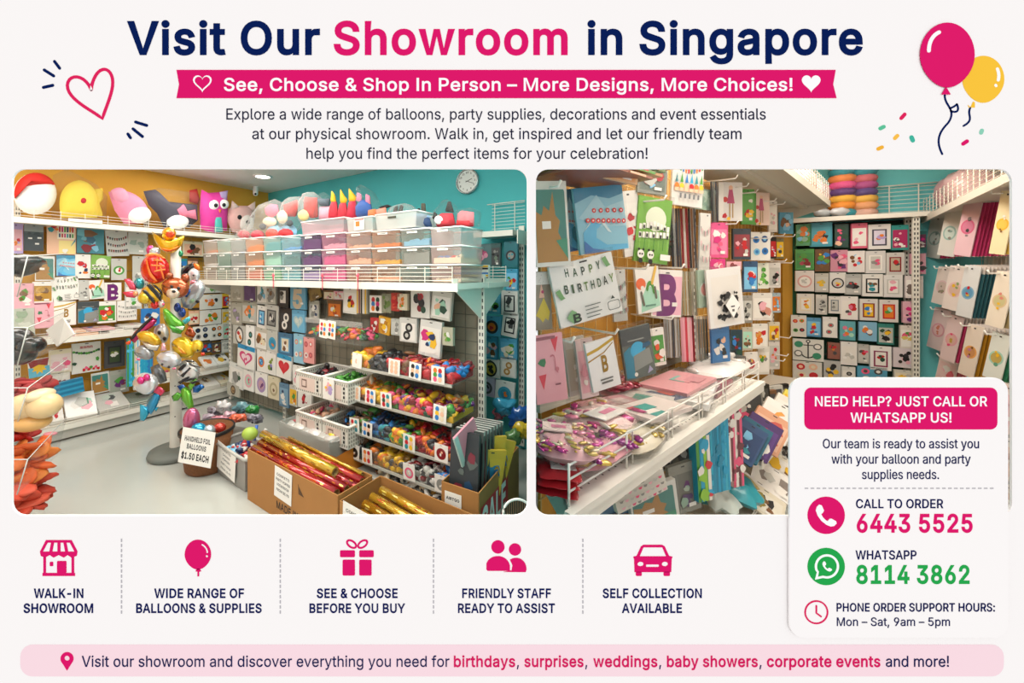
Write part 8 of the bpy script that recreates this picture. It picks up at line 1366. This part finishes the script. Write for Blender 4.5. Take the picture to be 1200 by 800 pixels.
# ---- right wall: shelf, hooks, stacks of cards
rw = thing0('card_wall_shelving', 'white shelving with long hooks of pink cards along the right wall', 'shelving')
dR, nR = V(RR.d.x, RR.d.y, 0), V(RR.n.x, RR.n.y, 0); zR = 2.235
q = MB().use(mat('#d9d5c9', .45)); shelf_board(q, RR, -.1, 3.05, .02, .42, zR, .03, .06); q.build('top_shelf', rw)
q = MB().use(METAL); wire_fence(q, RR.pt, -.1, 3.0, zR, .2, .405, 6, .15, .0035); q.build('wire_fence', rw)
q = MB().use(mat('#c9c5b8', .5))
for k in range(30): q.tube([RR.pt(-.2+.12*k, .014, .2), RR.pt(-.2+.12*k, .014, zR)], .003, 4)
for k in range(16): q.tube([RR.pt(-.2, .017, .2+.13*k), RR.pt(3.3, .017, .2+.13*k)], .003, 4)
q.build('wire_grid', rw)
q = MB(); upright(q, RB, RB.t_of(1073, .3), .3, .05, zR, .05); q.build('upright', rw)
RN = V(-.97, .26, 0); Rr = (-.26, -.97)
def stack(px0, px1, y0, y1, n, st, c, edge, desc, where, sp=.020, roll=-11, off=.33):
    cx, cy = (px0+px1)/2, (y0+y1)/2; C = RR.hit(cx, cy, off); r = Vector(Rr).normalized(); Y = C.y
    w = (px1-px0)*Y*Y/(F*(r.x*Y-r.y*C.x)); h = (y1-y0)*Y/F; rr = random.Random(int(cx*31+cy)); proto = None
    back = V(.85, -.53, 0)                            # along the hook, towards the wall
    for k in range(n):
        P0 = C+back*(sp*k); M = face_mat(P0, Rr, roll+rr.uniform(-1, 1))
        lb = f'{desc} card, {ORD[k]} on the hook {where}'
        if k == 0: o = pack_mesh(w, h, .006, st, c, rr).build('hanging_card', None, lb, 'card', 'cards on the hooks of the right wall', None, M)
        else:
            if proto is None:
                q = MB().use(card('#d8cfc8')); q.abox(-w/2, -.004, -h/2, w/2, 0, h/2); q.use(card(edge)); q.abox(-w/2-.001, -.005, -h/2+.004, w/2+.0015, .001, h*.36); proto = o2 = q.build('hanging_card', None, lb, 'card', 'cards on the hooks of the right wall', None, M)
            else:
                o2 = proto.copy(); o2.matrix_world = M; o2['label'] = lb; COL.objects.link(o2)
    a = C+back*(sp*(n+1))+V(0, 0, h*.47); b_ = C-back*.05+V(0, 0, h*.47); q = MB().use(mat('#efede6', .3)); q.tube([a, b_, b_+V(0, 0, .025)-back*.01], .006, 6); q.build('hook', rw)
PK = '#cf3f74'
for args in (
 (1167, 1186, 224, 298, 3, 'ovalframe', ['#e8d9b0', '#e3b238', '#e6bf55', '#8f6a3c', 'w'], '#d9b04a', 'yellow happy face', 'nearest the opening in the top row'),
 (1125, 1146, 228, 300, 12, 'ovalframe', ['#dcb9c2', '#d2688c', '#cf7f9c', '#8a7f84', 'G'], PK, 'deep pink number', 'second from the opening in the top row'),
 (1104, 1124, 243, 300, 5, 'ovalframe', ['#dfe0db', '#9cc3bd', '#cfe0da', '#8fb0aa', 'g'], PK, 'pale teal number', 'third from the opening in the top row'),
 (1087, 1106, 254, 302, 6, 'ovalframe', ['#dcdcd6', '#a4bcb6', '#d6dcd6', '#8fa8a2', 'g'], '#b83560', 'grey green number', 'fourth from the opening in the top row'),
 (1079, 1092, 264, 304, 3, 'ovalframe', ['#d8d0cc', '#c6a9ae', '#dccfd0', '#9a8f8c'], '#c76a84', 'dusty pink number', 'farthest in the top row'),
 (1162, 1184, 318, 384, 5, 'ovalframe', ['#e6dccb', '#d8c29a', '#c9c08f', '#d98a7c', 'y'], '#a89468', 'cream number', 'nearest the opening in the second row'),
 (1126, 1145, 311, 372, 11, 'ovalframe', ['#d6dadb', '#7db0cc', '#5f98bc', '#c9b04c', 'r'], '#33656f', 'light blue number', 'second from the opening in the second row'),
 (1109, 1131, 312, 364, 3, 'ovalframe', ['#e6dcd6', '#e6c6c6', '#d9b8a8', '#8fa86a', 'y'], '#cf6a84', 'pink white number', 'third from the opening in the second row'),
 (1096, 1114, 313, 357, 4, 'ovalframe', ['#dcd4ce', '#d9bcc0', '#c9b8b0', '#8f8a74'], '#cf5f7c', 'pale rose number', 'fourth from the opening in the second row'),
 (1081, 1097, 313, 350, 6, 'ovalframe', ['#d9cfca', '#cf8f9f', '#d9c2c0', 'g'], '#b23a5c', 'rose number', 'farthest in the second row'),
 (1158, 1180, 390, 446, 6, 'ovalframe', ['#dce2dc', '#9fd0c0', '#b9a45c', '#5fa088', 'y'], '#2f7f5c', 'mint number', 'nearest the opening in the third row'),
 (1129, 1148, 380, 442, 8, 'ovalframe', ['#e3d6c8', '#e2a45c', '#c98f5c', '#b97a9a', 'n'], '#b9821f', 'orange number', 'second from the opening in the third row'),
 (1107, 1125, 369, 424, 7, 'ovalframe', ['#e0c9c8', '#e3a3ae', '#dcb2a8', '#c9a84c', 'M'], '#c43a68', 'pink picture', 'third from the opening in the third row'),
 (1091, 1110, 361, 410, 4, 'ovalframe', ['#dfcccb', '#e0a6b2', '#e6c3c4', '#d98a74'], '#cf5f7c', 'light pink picture', 'fourth from the opening in the third row'),
 (1076, 1093, 352, 396, 3, 'ovalframe', ['#dccfcc', '#dba3b2', '#d9c9c8', 'g'], '#c9607c', 'pale pink picture', 'farthest in the third row'),
 (1098, 1120, 416, 462, 4, 'card', ['#dccac4', '#e3c3bf', '#d3606c', 'w', 'p'], '#d06a74', 'rose and white picture', 'second in the fourth row'),
 (1084, 1101, 404, 450, 4, 'card', ['#d9cdc8', '#d9b6b4', '#8f7f74', 'p', 'w'], '#c43f5c', 'rose brown picture', 'third in the fourth row'),
 (1070, 1086, 392, 438, 3, 'card', ['#d8cdc9', '#dbb0b6', 'p', 'w'], '#cf7f8c', 'pale rose picture', 'farthest in the fourth row'),
 (1166, 1190, 450, 506, 3, 'card', ['#dcc8c4', '#dda8ac', '#c97a80', 'w'], '#b96a74', 'dull pink picture', 'beside the contact card in the fifth row'),
 (1166, 1190, 512, 560, 3, 'card', ['#d9cfc4', '#d8b8a4', '#b98a74', 'w'], '#a9846c', 'tan picture', 'beside the contact card in the sixth row'),
 (1166, 1190, 566, 612, 3, 'card', ['#cfc6ba', '#c9a890', '#a87f64', 'w'], '#9a7a5c', 'brown picture', 'beside the contact card in the lowest row')):
    stack(*args)
for i, (px, py, rx, c, d) in enumerate(((1092, 228, .13, '#d8e0dd', 'clear and pale green'), (1097, 221, .12, '#b83a66', 'hot pink and clear'), (1104, 214, .17, '#b9808c', 'pale pink'), (1112, 212, .17, '#bf8c98', 'light rose'), (1124, 204, .2, '#c9a0a8', 'whitish pink'), (1138, 199, .2, '#c9aaac', 'off white pink'))):
    C = RR.hit(px, py, .2); q = MB().use(mat(c, .3, coat=.4)); q.ell((C.x, C.y, zR+.2), rx, rx*.8, .2, None, 14, 8, .08, rs); q.build('film_bag', label=f'{d} film bag, {ORD[i]} along the top shelf of the right wall', cat='bag', group='film bags on the right wall shelf')
C = RR.hit(1100, 205, .26); q = MB().use(mat('#c9356f', .25, coat=.5)); q.puff(bag_pts(.5, .28, rs, 22, 2.2), .09, lambda u, v, dd: C+dR*u+nR*dd+V(0, 0, v+.1), 5, True, .5, rs, .3); q.build('film_bag', label='crumpled magenta film bag on top of the pale bags of the right wall shelf', cat='bag', group='film bags on the right wall shelf')
# =====================================================================  light, camera
def area_light(name, loc, sx, sy, power, col=(1, .93, .83), rot=(0, 0, 0)):
    l = bpy.data.lights.new(name, 'AREA'); l.shape = 'RECTANGLE'; l.size = sx; l.size_y = sy; l.energy = power; l.color = col
    o = bpy.data.objects.new(name, l); o.location = loc; o.rotation_euler = rot; COL.objects.link(o); return o
area_light('ceiling_fill_light', (-1.4, 1.4, 2.83), 2.2, .5, 40, (1, .95, .88))  # unseen fill added by the left opening to brighten the low goods
area_light('ceiling_fill_light', (1.25, 1.35, 3.03), .9, .5, 24, (1, .93, .83))  # unseen fill added over the near end of the aisle to brighten its packets
LL, LR = .85, .8
area_light('ceiling_fill_light', (-1.7, 3.2, 2.83), 1.4, 1.0, 40*LL, (1, .95, .88))
area_light('ceiling_fill_light', (.05, 1.75, 2.83), .6, .6, 34*LL, (1, .95, .88))  # small unseen fill added to light the end bracket of the gondola
area_light('ceiling_fill_light', (-3.2, 2.6, 2.83), 1.2, .8, 30*LL, (1, .95, .88))
area_light('ceiling_fill_light', (-2.6, 4.3, 2.83), .6, .5, 12*LL, (1, .95, .88))
area_light('ceiling_fill_light', (2.6, 2.3, 3.03), 1.2, .9, 55*LR, (1, .92, .82))
area_light('ceiling_fill_light', (3.7, 3.5, 3.03), 1.3, 1.1, 48*LR, (1, .92, .82))
w = bpy.data.worlds.new('shop_front_light'); SC.world = w; w.use_nodes = True
bg = w.node_tree.nodes['Background']; bg.inputs['Color'].default_value = (1, 1, 1, 1); bg.inputs['Strength'].default_value = 1.06
cam = bpy.data.cameras.new('camera'); co = bpy.data.objects.new('camera', cam); COL.objects.link(co); SC.camera = co
co.location = (0, 0, H); co.rotation_euler = (math.pi/2, 0, 0); cam.sensor_width = 36; cam.sensor_fit = 'HORIZONTAL'; cam.lens = F/1200*36
cam.shift_x = (600-CX)/1200; cam.shift_y = -(400-CY)/1200; cam.clip_start = .05
vs = SC.view_settings; vs.view_transform = 'Standard'; vs.look = 'None'; vs.exposure = 0; vs.gamma = 1; vs.use_curve_mapping = False
SC.cycles.max_bounces = 8; SC.cycles.transparent_max_bounces = 24; SC.cycles.sample_clamp_indirect = 4
